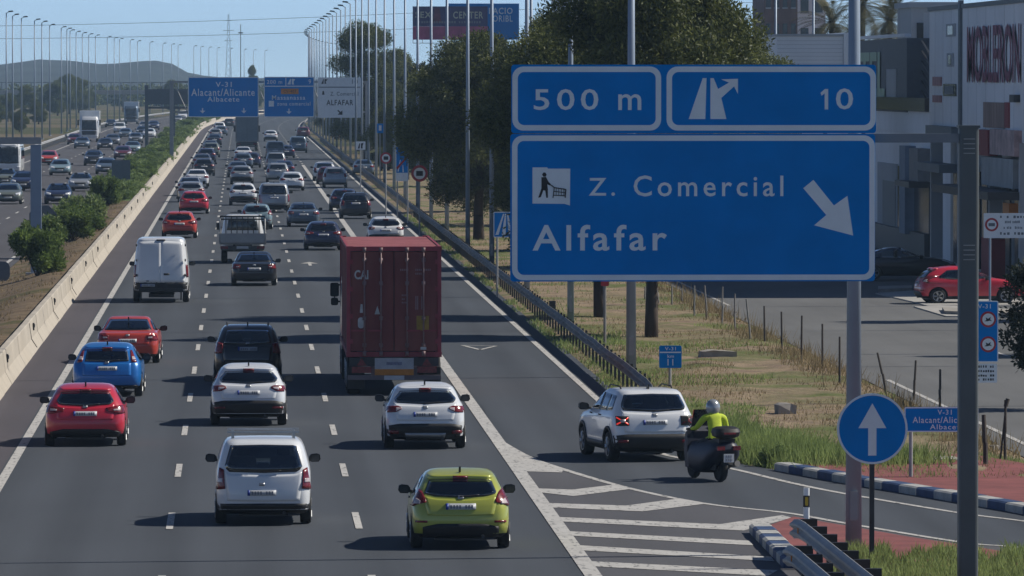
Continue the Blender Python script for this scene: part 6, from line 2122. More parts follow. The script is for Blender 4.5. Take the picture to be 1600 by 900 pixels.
def rider(label, mats, loc, yaw, lean=0.0):
    J, E, Rd = [], [], []
    def j(p, r, par=None):
        J.append(p); Rd.append(r)
        if par is not None: E.append((par, len(J) - 1))
        return len(J) - 1
    pel = j((0, .28, .84), (.17, .13))
    ab = j((0, .33, 1.0), (.165, .12), pel)
    ch = j((0, .40, 1.18), (.19, .13), ab)
    nb = j((0, .43, 1.31), (.12, .09), ch)
    nk = j((0, .46, 1.38), .058, nb)
    hd = j((0, .49, 1.46), .08, nk)
    j((0, .50, 1.56), .07, hd)
    for s in (-1, 1):
        sh = j((s * .20, .42, 1.27), .075, nb)
        el = j((s * .31, .58, 1.06), .055, sh)
        wr = j((s * .34, .82, 1.03), .034, el)
        pm_ = j((s * .345, .89, 1.03), (.036, .022), wr)
        for k, (dx, ln) in enumerate(((-.03, .055), (-.01, .065), (.01, .062), (.03, .05))):
            f1 = j((s * (.345 + dx), .93, 1.045), .0095, pm_)
            f2 = j((s * (.345 + dx), .93 + ln * .6, 1.03), .009, f1)
            j((s * (.345 + dx), .93 + ln * .5, .995), .008, f2)
        t1 = j((s * .305, .88, 1.005), .011, wr)
        j((s * .30, .92, .985), .009, t1)
        hp = j((s * .11, .30, .82), .105, pel)
        kn = j((s * .21, .72, .72), .075, hp)
        cf = j((s * .20, .68, .52), .06, kn)
        an = j((s * .19, .62, .32), .042, cf)
        hl = j((s * .19, .58, .26), .045, an)
        j((s * .20, .80, .24), .04, hl)
    def pick(c):
        if c.z > 1.36: return 2
        if c.z > .86 and c.y < .80: return 0
        if c.y > .78 and c.z > .9: return 3
        return 1
    me = skin_mesh('rider_body', J, E, Rd, pel, mats, pick)
    t = thing('person', label, 'person', loc, yaw)
    t.scale = (1.05, .9, 1.0)
    o = bpy.data.objects.new('body', me); link(o, t)
    # helmet with visor
    q = MB()
    prof = [(.02, 1.325), (.105, 1.335), (.13, 1.40), (.14, 1.47), (.128, 1.545), (.095, 1.60), (.05, 1.63), (.008, 1.638)]
    q.lathe(prof, 20, 'z', (0, .485, 0)); q.v = [(x, .485 + (y - .485) * 1.15, z) for x, y, z in q.v]
    h = q.build('helmet', mats[4], t, smooth=True)
    bv = BVHTree.FromPolygons([Vector(v) for v in q.v], q.f)
    patch(bv, 'front', [(-.10, 1.53), (.10, 1.53)], [(-.11, 1.42), (.11, 1.42)], .006, 8, 4).build('visor', M_GLASS, h, smooth=True)
    q = MB(); q.ring([(.128 * math.cos(R(15 * k)), 1.345 + .02 * math.sin(R(15 * k))) for k in range(24)], [(.11 * math.cos(R(15 * k)), 1.345 + .012 * math.sin(R(15 * k))) for k in range(24)], .36, .37)
    # face: nose, eyes and mouth behind the visor
    q = MB(); q.box(0, .585, 1.455, .025, .03, .04); q.box(-.032, .575, 1.48, .02, .012, .012, 0, 1); q.box(.032, .575, 1.48, .02, .012, .012, 0, 1); q.box(0, .575, 1.415, .05, .012, .01, 0, 1)
    q.build('face', [M_SKIN, M_INK], o)
    return t

def motorcycle(label, loc, yaw, m_body, box=True):
    t = thing('motorcycle', label, 'motorcycle', loc, yaw)
    for wy in (0, 1.5):
        q = MB(); r = .27
        q.lathe([(r * .72, -.06), (r * .93, -.065), (r, -.03), (r, .03), (r * .93, .065), (r * .72, .06)], 22, 'x', (0, 0, 0))
        w_ = q.build('wheel', M_RUBBER, t, (0, wy, r), smooth=True)
        q = MB(); q.lathe([(.2, -.035), (.2, .035)], 18, 'x'); q.lathe([(.06, -.07), (.06, .07)], 10, 'x'); q.build('rim', M_DARK, w_)
    sl = [(.17, .28, 1.12, .24), (.25, .10, 1.22, .33), (.40, -.16, 1.28, .37), (.54, -.36, 1.34, .36), (.68, -.46, 1.36, .32), (.78, -.44, 1.28, .26), (.83, -.36, .98, .18)]
    me, bvh = body_mesh('body', sl, None, .27, 0, [m_body, M_BLACK])
    bd = bpy.data.objects.new('body', me); link(bd, t)
    q = MB(); q.prism([(-.34, .76), (.62, .74), (.66, .80), (.4, .84), (.12, .82), (-.02, .89), (-.36, .88)], -.17, .17, 'x'); q.build('seat', M_BLACK, t)
    q = MB(); q.prism([(1.05, .7), (1.34, .62), (1.42, .72), (1.22, 1.02), (1.08, 1.08), (.98, .98)], -.2, .2, 'x'); q.build('fairing', m_body, t)
    q = MB(); q.prism([(1.2, .98), (1.24, .97), (1.05, 1.42), (1.01, 1.42)], -.19, .19, 'x'); q.build('windscreen', M_GLASS, t)
    for s in (-1, 1):
        q = MB(); q.box(s * .17, -.45, .70, .16, .06, .085); q.build('tail_light', M_TAIL, t)
        q = MB(); q.tube((s * .1, 1.02, 1.0), (s * .40, .90, 1.03), .016, n=8); q.tube((s * .27, .945, 1.02), (s * .40, .90, 1.03), .02, n=8); q.build('handlebar', M_BLACK, t)
        q = MB(); q.tube((s * .25, 1.02, 1.03), (s * .36, 1.0, 1.22), .01, n=5); q.prism(rrect(s * .40 - .07, s * .40 + .07, 1.18, 1.28, .03), .97, 1.0, 'y'); q.build('mirror', M_BLACK, t)
        q = MB(); q.tube((s * .09, 1.5, .27), (s * .09, 1.28, .72), .028, n=8); q.build('fork', M_DARK, t)
    q = MB(); q.box(0, -.46, .50, .22, .015, .17); pl = q.build('number_plate', M_PLATE, t)
    q = MB()
    for k in range(3):
        q.b2(-.07 + .05 * k, -.04 + .05 * k, -.472, -.466, .51, .56)
    q.build('plate_print', M_GREY_PRINT, pl)
    q = MB()
    for k in range(3):
        q.b2(-.07 + .05 * k, -.04 + .05 * k, -.472, -.466, .44, .49)
    q.build('plate_print', M_GREY_PRINT, pl)
    q = MB(); q.prism([(-.33, .66), (-.36, .62), (-.44, .36), (-.40, .36)], -.1, .1, 'x'); q.build('mudguard', M_BLACK, t)
    q = MB(); q.prism([(1.3, .58), (1.52, .60), (1.74, .46), (1.7, .43), (1.5, .55), (1.3, .53)], -.08, .08, 'x'); q.build('front_mudguard', m_body, t)
    for s in (-1, 1):
        q = MB(); q.prism([(.92, .25), (1.12, .25), (1.2, .6), (1.12, .95), (1.02, 1.0), (1.0, .6)], s * .22 - .12, s * .22 + .12, 'x'); q.build('leg_shield', m_body, t)
    q = MB(); q.tube((.2, .35, .3), (.24, -.32, .38), .05, .065, 10); q.build('exhaust', M_GALVD, t)
    q = MB(); q.tube((-.12, .1, .27), (.16, .1, .27), .04, n=8); q.b2(-.17, -.12, -.05, .8, .24, .4); q.build('engine', M_DARK, t)
    if box:
        bm_, _ = body_mesh('top_box', [(.90, -.42, -.06, .17), (.94, -.50, .0, .25), (1.02, -.53, .02, .27), (1.09, -.50, .0, .25), (1.13, -.42, -.06, .18)], None, .3, 0, [M_BLACK, M_BLACK]); b_ = bpy.data.objects.new('top_box', bm_); link(b_, t)
        q = MB(); q.box(0, -.525, 1.0, .26, .02, .04); q.build('reflector', M_TAIL, b_)
    return t

x, y = G(1126, 753)
YAWM = .30
motorcycle('dark maxi scooter with a black top box joining from the slip road', (x, y, .006), YAWM, mat('scooter_blue_black', (.012, .015, .03), .5, var=.2))
rider('motorcycle rider in a yellow high visibility jacket and grey helmet', [M_HIVIS, M_CLOTH, M_SKIN, M_BLACK, M_HELMET], (x, y, .02), YAWM)

# ================================================================== VEGETATION
def quads_mesh(name, V, m, nper=4):
    """V: (n, nper, 3) array of separate faces."""
    n = V.shape[0]
    me = bpy.data.meshes.new(name)
    me.vertices.add(n * nper)
    me.vertices.foreach_set('co', V.reshape(-1).astype(np.float32))
    me.loops.add(n * nper)
    me.loops.foreach_set('vertex_index', np.arange(n * nper, dtype=np.int32))
    me.polygons.add(n)
    me.polygons.foreach_set('loop_start', np.arange(0, n * nper, nper, dtype=np.int32))
    me.polygons.foreach_set('loop_total', np.full(n, nper, dtype=np.int32))
    me.materials.append(m)
    me.update(calc_edges=True)
    me.validate()
    return me

def leaves(centers, radii, n, size, aspect=.45, up=0.0, rng=RNG, shell=.55, squash=1.0):
    """n leaf quads spread through clumps (centres, radii)."""
    centers = np.asarray(centers, float); radii = np.asarray(radii, float)
    w = radii ** 2; w /= w.sum()
    idx = rng.choice(len(centers), n, p=w)
    d = rng.normal(size=(n, 3)); d /= np.linalg.norm(d, axis=1)[:, None]
    rr = radii[idx] * (shell + (1 - shell) * rng.random(n)) * (rng.random(n) ** .25)
    p = centers[idx] + d * rr[:, None] * np.array([1, 1, squash])
    a = rng.normal(size=(n, 3)) + d * .8; a[:, 2] += up; a /= np.linalg.norm(a, axis=1)[:, None]
    b = np.cross(a, rng.normal(size=(n, 3))); b /= np.linalg.norm(b, axis=1)[:, None]
    s = size * (.6 + .8 * rng.random(n))[:, None]
    a *= s; b *= s * aspect
    return np.stack([p, p + a * .5 + b * .5, p + a, p + a * .5 - b * .5], axis=1)

def tree_meshes(kind, seed, h, r, zb, n, leaf, m, trunk_r):
    rng = np.random.default_rng(seed)
    cs, rs = [], []
    ch = h - zb
    ncl = {'pine': 72, 'broad': 66, 'cypress': 30}[kind]
    for k in range(ncl):
        u = rng.random()
        if kind == 'cypress':
            z = zb + ch * u; rad = r * (1 - u) ** .6 * (.55 + .45 * min(1, u * 6)); cr = r * .45
        elif kind == 'pine':
            z = zb + ch * u ** .85; rad = r * (math.sin(math.pi * min(1, .16 + .84 * u) ** 1.05) ** .6); cr = r * (.23 + .18 * rng.random())
        else:
            z = zb + ch * u; rad = r * math.sqrt(max(.05, 1 - (2 * u - .9) ** 2 * .85)); cr = r * (.24 + .16 * rng.random())
        t = rng.random() * 2 * math.pi
        q = rad * (rng.random() ** .45) * .92
        cs.append((q * math.cos(t), q * math.sin(t), z)); rs.append(cr)
    V = leaves(cs, rs, n, leaf, .32 if kind != 'broad' else .4, up=.25, rng=rng, squash=.75)
    crown = quads_mesh('crown', V, m)
    mb = MB()
    top = (rng.normal() * .3, rng.normal() * .3, zb + ch * .62)
    mid = (rng.normal() * .12, rng.normal() * .12, zb * .6)
    mb.tube((0, 0, -.1), mid, trunk_r * 1.25, trunk_r, 9)
    mb.tube(mid, top, trunk_r, trunk_r * .4, 8)
    limbs = MB()
    for k in range(0, ncl, 3):
        f = .25 + .5 * rng.random()
        p0 = Vector(mid).lerp(Vector(top), f)
        if cs[k][2] > p0.z - .4:
            limbs.tube(p0, Vector(cs[k]) * .9 + Vector((0, 0, cs[k][2] * .1)), trunk_r * .3, trunk_r * .1, 5)
    return crown, mb.mesh('trunk', M_TRUNK, True), limbs.mesh('limb', M_TRUNK, True)

TREES = {}
def tree(key, x, y, label, group=None, rz=0, sc=(1, 1, 1), name=None, z=-.02):
    cr, tr, lm = TREES[key]
    t = thing(name or {'p': 'pine_tree', 'b': 'broadleaf_tree', 'c': 'cypress_tree'}[key[0]], label, 'tree', (x, y, z), rz, group)
    t.scale = sc
    for nm, me in (('crown', cr), ('trunk', tr), ('limb', lm)):
        o = bpy.data.objects.new(nm, me); link(o, t)
    return t
TREES['p1'] = tree_meshes('pine', 21, 10.4, 4.3, 2.3, 170000, .17, M_PINE, .26)
TREES['p2'] = tree_meshes('pine', 22, 12.5, 4.2, 2.6, 170000, .17, M_PINE, .20)
TREES['p3'] = tree_meshes('pine', 23, 12.0, 4.0, 3.0, 160000, .17, M_PINE, .20)
TREES['b1'] = tree_meshes('broad', 31, 13.0, 4.0, 2.2, 110000, .17, M_BROAD, .25)
TREES['b2'] = tree_meshes('broad', 32, 9.0, 3.6, 1.2, 70000, .18, M_BROAD, .2)
TREES['c1'] = tree_meshes('cypress', 41, 9.0, 1.6, .4, 12000, .26, M_CYP, .14)

PG = None
tree('p1', 11.9, 352, 'dark pine leaning over the round red sign, leftmost of the pines', sc=(.95, .95, .94))
tree('p3', 12.6, 286, 'dark pine behind the motorway board, left of the big blue sign', sc=(.82, .82, .86), rz=1.2)
tree('p2', 12.2, 239, 'dark pine whose trunk stands left of centre under the big blue sign', rz=2.0, sc=(.92, .92, .81))
tree('p3', 12.9, 221, 'dark pine with the thickest trunk under the middle of the big blue sign', rz=.4, sc=(.9, .9, 1.04))
tree('b1', 20.5, 330, 'sunlit green tree rising above the 500 m panel', rz=.3, sc=(1.0, 1.0, .92))
tree('b1', 24.2, 385, 'green tree rising above the exit number panel left of the low white hall', rz=1.9, sc=(1.0, 1.0, 1.0))
tree('p3', 19.0, 300, 'dark pine crown between the two tall lamp posts above the sign', rz=2.9, sc=(.95, .95, .95))
tree('b2', 27.0, 372, 'lower green tree beside the left end of the white hall', rz=2.2, sc=(.9, .9, 1.05))
tree('p2', 15.3, 425, 'olive pine under the right end of the dark billboard', rz=.8, sc=(.8, .8, .74))
tree('b2', 14.2, 520, 'dull green tree below the dark billboard column', rz=.2, sc=(.8, .8, .95))
tree('c1', 16.3, 640, 'dark pointed cypress between the billboard and the tall tree', rz=.2, sc=(1.2, 1.2, 1.0))
tree('b1', 12.4, 700, 'tall dark tree with a rounded crown right behind the white gantry board', rz=2.6, sc=(.98, .98, 1.0))
tree('b2', 16.2, 705, 'smaller tree at the right side of the tall rounded tree', rz=1.0, sc=(.85, .85, 1.15))
for k, (x, y, s_) in enumerate(((13.2, 560, .7), (12.8, 610, .6), (14.5, 590, .75), (13, 780, .8), (15, 860, .8), (12.5, 930, .7), (17, 760, .9), (20, 520, .8), (19, 840, .9), (15, 1010, .8))):
    tree('b2' if k % 3 else 'p1', x + bend(y), y, 'dark roadside tree in the row behind the receding lamp posts', 'trees behind the lamp posts', k * .9, (s_, s_, s_ * .9))

# dark conifer at the right edge
TREES['c2'] = tree_meshes('broad', 45, 3.9, 1.25, .9, 16000, .13, M_CYP, .1)
x, y = G(1648, 640)
tree('c2', x, y, 'dark evergreen crown at the right edge below the white board', name='evergreen_tree')

# palms behind the shops
def palm_meshes(seed, h):
    rng = np.random.default_rng(seed)
    mb = MB(); n = 10
    for k in range(n):
        mb.tube((0, 0, h * k / n), (0, 0, h * (k + 1) / n + .02), .21 - .004 * k, .19, 9)
    fr = []
    for k in range(70):
        az = rng.random() * 2 * math.pi
        el = rng.uniform(-.9, 1.2)
        L_ = rng.uniform(2.4, 3.6)
        c, s = math.cos(az), math.sin(az)
        pts = []
        for i in range(9):
            u = i / 8
            rad = L_ * u * math.cos(el) * (1 - .15 * u)
            pts.append(np.array([c * rad, s * rad, h + L_ * u * math.sin(el) - 1.1 * u * u]))
        side = np.array([-s, c, 0])
        for i in range(8):
            for q in range(3):
                p = pts[i] + (pts[i + 1] - pts[i]) * q / 3
                dr = (pts[i + 1] - pts[i]); dr /= np.linalg.norm(dr)
                ll = .55 * (1 - abs(i / 8 - .4))
                for sg in (-1, 1):
                    tip = p + side * sg * ll * .8 + dr * ll * .5 + np.array([0, 0, -.15 * ll])
                    fr.append([p, p + dr * .05, tip, p - dr * .01])
    return quads_mesh('fronds', np.array(fr), M_PALM), mb.mesh('trunk', M_TRUNK, True)
PALMS = [palm_meshes(5, 11.6), palm_meshes(6, 12.6)]
for k, (px, Y, lab) in enumerate(((1300, 440, 'palm with drooping fronds behind the white hall, leftmost of three'), (1347, 430, 'palm behind the lamp post, middle of three'), (1390, 425, 'palm with pale fronds above the dark sign wall, rightmost of three'))):
    x, _ = PY(px, 60, Y)
    t = thing('palm_tree', lab, 'tree', (x, Y, 0), k * 1.3)
    for nm, me in zip(('fronds', 'trunk'), PALMS[k % 2]):
        o = bpy.data.objects.new(nm, me); link(o, t)

# oleander bushes on the median
def bush_mesh(seed, r, h, n, m, leaf=.15):
    rng = np.random.default_rng(seed)
    cs, rs = [], []
    for k in range(16):
        t = rng.random() * 6.283; q = r * rng.random() ** .6 * .75
        cs.append((q * math.cos(t), q * math.sin(t), h * (.2 + .62 * rng.random()) * (1 - .35 * q / r))); rs.append(r * (.30 + .14 * rng.random()))
    stems = MB()
    for k in range(10):
        stems.tube((0, 0, -.05), Vector(cs[k]), .025, .012, 4)
    return quads_mesh('foliage', leaves(cs, rs, n, leaf, .32, up=.7, rng=rng, shell=.6), m), stems.mesh('stem', M_WOOD)
BUSH = [bush_mesh(51, 1.0, 1.75, 9000, M_OLEA), bush_mesh(52, 1.15, 1.9, 10000, M_OLEA), bush_mesh(53, 1.0, 1.5, 8000, M_OLEA2), bush_mesh(54, 1.3, 1.7, 7000, M_OLEA2, .2)]
def bush(k, x, y, s, label, group=None, rz=0.0, sz=None):
    f_, st_ = BUSH[k]
    t = thing('oleander_bush', label, 'bush', (x + bend(y), y, max(0, median_h(max(-9.9, min(-6.8, x)), y)) - .03), rz, group)
    t.scale = (s, s, sz or s)
    for nm, me in (('foliage', f_), ('stem', st_)):
        o = bpy.data.objects.new(nm, me); link(o, t)
x, y = G(58, 432, .4)
bush(0, x, y, 1.25, 'round green bush at the foot of the thick grey mast', rz=.4)
bush(1, -8.6, 318, 1.3, 'dark green bush just beyond the round sign back', rz=1.0, sz=1.0)
bush(0, -8.0, 333, 1.35, 'leafy bush second beyond the grey mast', rz=2.0, sz=1.0)
bush(1, -8.2, 349, 1.3, 'bush in front of the square sign back post', rz=3.0, sz=.9)
bush(3, -8.4, 366, 1.15, 'pale green bush left of the square sign back', rz=4.0)
bush(0, -8.1, 425, 1.25, 'dark bush right behind the square sign back', rz=.9)
yy = 438
k = 0
while yy < 1400:
    bush((2, 3, 2, 0, 3)[k % 5], -8.2 + random.uniform(-.9, .7), yy, random.uniform(.95, 1.35) * (1 + max(0, yy - 700) / 2200), 'green bush in the long hedge down the far median', 'bushes of the median hedge', random.uniform(0, 6), random.uniform(.6, .95))
    yy += 7 if yy < 700 else 13
    k += 1

# grass: one mass of blades
def blades(name, m, pts, hmin, hmax, w, kindname='grass'):
    n = len(pts)
    p = np.asarray(pts, float)
    az = RNG.random(n) * 6.283
    h = hmin + (hmax - hmin) * RNG.random(n) ** 1.5
    lean = RNG.normal(size=(n, 2)) * .35
    sd = np.stack([np.cos(az), np.sin(az), np.zeros(n)], 1) * w
    tip = p + np.stack([lean[:, 0] * h, lean[:, 1] * h, h], 1)
    V = np.stack([p - sd, p + sd, tip], 1)
    me = quads_mesh(name, V, m, 3)
    o = bpy.data.objects.new(name, me); link(o)
    return tag(o, kind='stuff')

def scatter(n, x0, x1, y0, y1, hf, keep):
    out = []
    tries = 0
    while len(out) < n and tries < n * 8:
        tries += 1
        x, y = random.uniform(x0, x1), random.uniform(y0, y1)
        e = edge_x(y)
        x = e + .05 + (16.7 - e) * random.random() if x0 > 9 else x
        if keep(x, y):
            out.append((x, y, hf(x, y) - .02))
    return out
nz2 = lambda x, y, s, o: noise.noise(Vector((x * s, y * s * .5, o)))
green_keep = lambda x, y: nz2(x, y, .25, 4) + .9 * math.exp(-((x - edge_x(y) - 1.0) / 1.6) ** 2) * (1 if y < 175 else .45) > .30
dry_keep = lambda x, y: nz2(x, y, .3, 9) > -.05 or x > 15.3
blades('verge_green_grass', M_GRASSG, scatter(16000, 9.8, 16.7, 141, 230, verge_h, green_keep) + scatter(4000, 9.8, 16.7, 230, 420, verge_h, green_keep), .04, .2, .016)
blades('verge_dry_grass', M_GRASSD, scatter(14000, 9.8, 16.7, 141, 230, verge_h, dry_keep) + scatter(9000, 9.8, 16.7, 230, 420, verge_h, dry_keep), .03, .17, .013)
# tall weeds beside the slip road and along the fence
pts = []
for cx, cy, rx, ry, n in ((11.7, 150.5, 1.2, 4.0, 11000), (11.0, 158, .8, 6, 5000), (13.2, 147.5, 1.3, 1.8, 6000)):
    for k in range(n):
        x, y = random.gauss(cx, rx * .5), random.gauss(cy, ry * .5)
        if x > edge_x(y) + .1: pts.append((x, y, verge_h(x, y) - .02))
blades('tall_green_weeds', M_GRASSG, pts, .1, .55, .018)
pts = []
for k in range(7000):
    y = random.uniform(142, 300); x = random.gauss(16.2, .4)
    if noise.noise(Vector((y * .12, 0, 3))) < -.05: continue
    pts.append((x, y, verge_h(min(x, 16.8), y) - .02))
blades('tall_dry_grass', M_GRASSD, pts, .12, .6, .014)
pts = []
for k in range(16000):
    px, py = random.uniform(1300, 1640), random.uniform(868, 950)
    lim = 872 + 8 * math.sin(px * .05) + 6 * math.sin(px * .13 + 1)
    if py < lim + 2: continue
    x, y = G(px, py)
    pts.append((x, y, .12))
blades('island_grass', M_GRASSG, pts, .05, .24, .014)
pts = []
for k in range(9000):
    x, y = random.uniform(-9.7, -6.9), random.uniform(180, 430)
    if nz2(x, y, .4, 2) > .05: pts.append((x, y, median_h(x, y) - .02))
blades('median_dry_grass', M_GRASSD, pts, .04, .2, .02)
pts = []
for k in range(5000):
    x, y = random.uniform(9.55, 9.98), random.uniform(178, 420)
    if nz2(x, y, .35, 5) > -.05: pts.append((x, y, -.01))
blades('guardrail_grass', M_GRASSG, pts, .04, .22, .02)

# low bush at the weed edge, fence posts, rubble
f_, st_ = BUSH[2]
x, y = G(1215, 731)
t = thing('weed_bush', 'small dark green bush at the slip road edge beside the tall weeds', 'bush', (x, y + .6, 0), .5)
t.scale = (.32, .32, .38)
for nm, me in (('foliage', f_), ('stem', st_)):
    o = bpy.data.objects.new(nm, me); link(o, t)

FP = [((1008, 472), (1008, 448)), ((1030, 478), (1026, 446)), ((1050, 480), (1050, 446)), ((1066, 476), (1066, 452)), ((1085, 496), (1085, 446)), ((1105, 500), (1101, 446)), ((1128, 507), (1129, 448)),
      ((1149, 518), (1148, 459)), ((1173, 533), (1166, 467)), ((1195, 538), (1194, 478)), ((1222, 558), (1221, 487)), ((1252, 570), (1253, 493)), ((1285, 582), (1285, 506)), ((1312, 603), (1312, 526)),
      ((1346, 602), (1343, 552)), ((1386, 617), (1371, 551)), ((1428, 624), (1431, 563)), ((1469, 640), (1469, 577)), ((1540, 735), (1537, 648)), ((1571, 726), (1571, 625))]
FLAB = ['in the far end of the row', 'leaning left at the far end', 'pale and thin near the far end', 'short at the far end', 'straight before the service road corner', 'leaning slightly at the service road corner',
        'right of the road corner', 'above the concrete slab', 'leaning left above the slab', 'right of the leaning one above the slab', 'before the dry grass clump', 'thin in the dry grass',
        'straight left of the lamp post', 'left of the tall lamp post', 'right against the tall lamp post', 'leaning strongly left of the round sign top', 'above the low direction board left end',
        'above the low direction board', 'thick and crooked right of the dark mast', 'thin forked at the right edge']
for k, (b_, t_) in enumerate(FP):
    x, y = G(*b_)
    xt, zt = PY(t_[0], t_[1], y)
    wood = k in (13, 14, 18)
    r_ = .055 if k == 18 else .033
    t = thing('fence_post', 'rusty fence post ' + FLAB[k] if not wood else 'weathered fence post ' + FLAB[k], 'fence post', (x, y, 0), 0, 'old fence posts along the service road')
    q = MB(); q.tube((0, 0, -.1), ((xt - x) * .5 + random.uniform(-.02, .02), 0, zt * .5), r_, r_ * .95, 6); q.tube(((xt - x) * .5, 0, zt * .5), (xt - x, 0, zt), r_ * .95, r_ * .8, 6)
    q.build('post', M_WOOD if k >= 9 else M_GALVD, t)
    if k in (19,):
        q = MB(); q.tube((-.12, 0, 0), (0, 0, zt * .85), .02, n=5); q.tube((0, 0, zt * .9), (.05, 0, zt * 1.02), .045, n=6); q.build('brace', M_WOOD, t)

def rubble(name, label, px, py, dims, rz, seed):
    x, y = G(px, py)
    rr = random.Random(seed)
    q = MB(); n = 5
    sx, sy, sz = dims
    q.prism([(-sx / 2, 0), (-sx / 2 * .9, sz * .8), (-sx * .2, sz), (sx * .3, sz * .93), (sx / 2, sz * .75), (sx / 2 * .95, 0)], -sy / 2, sy / 2, 'y')
    q.v = [(a + rr.uniform(-.03, .03), b + rr.uniform(-.04, .04), c + rr.uniform(-.02, .02)) for a, b, c in q.v]
    tag(q.build(name, M_CONC2, None, (x, y, verge_h(x, y) - .03 if x < 16.8 and y < 400 else .1), rz), label, 'rubble')
rubble('concrete_block', 'broken concrete block lying in the grass left of the lamp post', 1226, 650, (.42, .5, .30), .2, 1)
rubble('concrete_slab', 'flat concrete slab lying on bare soil behind the kilometre board', 1121, 560, (1.0, .9, .22), .1, 2)
rubble('concrete_slab', 'pale slab lying on the red island behind the low direction board', 1468, 727, (.85, .9, .12), -.1, 3)
rubble('concrete_block', 'small stone at the foot of the crooked fence post', 1556, 708, (.22, .2, .12), .4, 4)

# thin posts in the verge
for k, (px, pyb, pyt, lab, red) in enumerate(((945, 545, 446, 'slim grey post in the grass left of the thick pine trunk', True), (863, 500, 470, 'short dark marker post beside the guardrail', False), (1052, 500, 448, None, False))):
    if lab is None: continue
    x, y = G(px, pyb); _, zt = PY(px, pyt, y)
    t = thing('marker_post', lab, 'post', (x, y, 0))
    q = MB(); q.tube((0, 0, -.05), (0, 0, zt), .045, n=8); q.build('post', M_GALVD, t)
    if red:
        q = MB(); q.prism(rrect(-.12, .12, zt - .02, zt + .2, .04), -.05, -.02, 'y'); q.build('red_cap', M_SRED, t)
    else:
        q = MB(); q.b2(-.11, .11, -.06, .06, zt * .45, zt); q.build('box', M_DARK, t)

# ================================================================== BUILDINGS
def wall_box(q, x0, x1, y0, y1, z0, z1, mi=0):
    q.b2(x0, x1, y0, y1, z0, z1, mi)

FX = 29.5
def fy(px):                      # where a photo column meets the shop front plane x = FX
    return FPX * FX / (px - 376)
def fz(py, Y):
    return CAMH + (120 - py) * Y / FPX
bt = thing('shop_building', 'large white furniture store lettered MOBLERON in maroon facing the road', 'building', (FX, 300, 0))
def bpart(name, m, x0, x1, y0, y1, z0, z1, parent=None, root=None, rx=None):
    rx = FX if rx is None else rx
    q = MB(); q.b2(x0 - rx, x1 - rx, y0 - 300, y1 - 300, z0, z1)
    return q.build(name, m, parent or root or bt)
def fpart(name, m, px0, py0, px1, py1, proud=.06, parent=None):
    ya, yb = fy(px1), fy(px0)
    ym = (ya + yb) / 2
    return bpart(name, m, FX - proud, FX + .05, ya, yb, fz(py1, ym), fz(py0, ym), parent)
wall = bpart('wall', M_CREAM, FX, 62, 262, 301, 5.7, 11.0)
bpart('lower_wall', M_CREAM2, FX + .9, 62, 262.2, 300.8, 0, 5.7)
for k in range(11):
    yy_ = 264.5 + 3.4 * k
    bpart('cladding_joint', M_CREAM2, FX - .006, FX + .02, yy_, yy_ + .035, 5.72, 10.98, wall)
for k, (yy_, w_) in enumerate(((270, 2.2), (281, 1.6), (292, 2.6))):
    bpart('roof_unit', M_GALV, FX + 3, FX + 5, yy_, yy_ + w_, 11.19, 12.3 + .2 * k)
bpart('parapet', M_DARK, FX - .08, 62.1, 261.9, 301.1, 11.0, 11.18)
rot = Matrix(((0, 0, 1), (-1, 0, 0), (0, 1, 0)))
tm = text_mb('MOBLERON', 0, 1, 0, 1, 0, .02)
y_a, y_b = fy(1516), fy(1599)
q = MB(); q.v = [(-.08, y_a + (y_b - y_a) * x - 300, 7.95 + 2.3 * z) for x, y, z in tm.v]; q.f = tm.f; q.m = tm.m
q.build('lettering', M_MAROON, bt)
for (a, b, c, d, m_, nm) in ((1482, 37, 1496, 57, M_CREAM2, 'window'), (1483, 83, 1493, 104, M_CREAM2, 'window'), (1477, 131, 1497, 150, M_WIN, 'window')):
    f = fpart(nm, m_, a, b, c, d, .05)
    fpart('pane', M_WIN if m_ is M_CREAM2 else M_SBACK, a + 3, b + 3, c - 3, d - 3, .07, f)
M_POST = mat('faded_poster_red', (.4, .2, .2), .7, var=.3, scale=2)
fpart('poster', M_POST, 1461, 120, 1474, 134); fpart('poster', M_POST, 1461, 149, 1474, 160)
M_POST2 = mat('striped_poster', (.28, .19, .16), .7, var=.5, scale=1.2, stretch=(1, 3, .3))
fpart('poster', M_POST2, 1541, 160, 1574, 200); fpart('poster', M_SHOPRED, 1574.5, 160, 1581, 200)
fpart('downpipe', M_SBACK, 1503.5, 0, 1506, 200, .12)
fpart('wall_lamp', M_DARK, 1590, 148, 1597, 160, .25)
# shop front level: signs, awnings, openings
fpart('shop_sign', M_SBACK, 1459, 197, 1500, 212, .3); fpart('shop_sign', M_SHOPRED, 1538, 203, 1560, 243, .35)
fpart('shop_sign', mat('shop_white_red', (.42, .3, .3), .6, var=.4, scale=1.5), 1561, 203, 1600, 243, .3)
fpart('display_panel', mat('grey_display', (.3, .33, .35), .6, var=.2, scale=1), 1546, 247, 1596, 292, .25)
fpart('awning', M_DARK, 1508, 294, 1600, 306, 1.3); fpart('awning', M_SBACK, 1459, 255, 1500, 268, .8)
for k, px in enumerate((1462, 1484, 1506, 1530, 1556, 1580)):
    d_ = bpart('shop_window', M_WIN, FX + .82, FX + .95, fy(px + 18), fy(px), .3, 4.3)
    bpart('mullion', M_SBACK, FX + .78, FX + .85, (fy(px + 18) + fy(px)) / 2 - .06, (fy(px + 18) + fy(px)) / 2 + .06, .3, 4.3, d_)
for px in (1460, 1503, 1552, 1600):
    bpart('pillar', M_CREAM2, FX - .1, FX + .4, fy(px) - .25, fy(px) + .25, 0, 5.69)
fpart('banner', M_SHOPRED, 1556, 373, 1572, 440, .5); fpart('banner', M_ORANGE, 1582, 318, 1592, 345, .3)

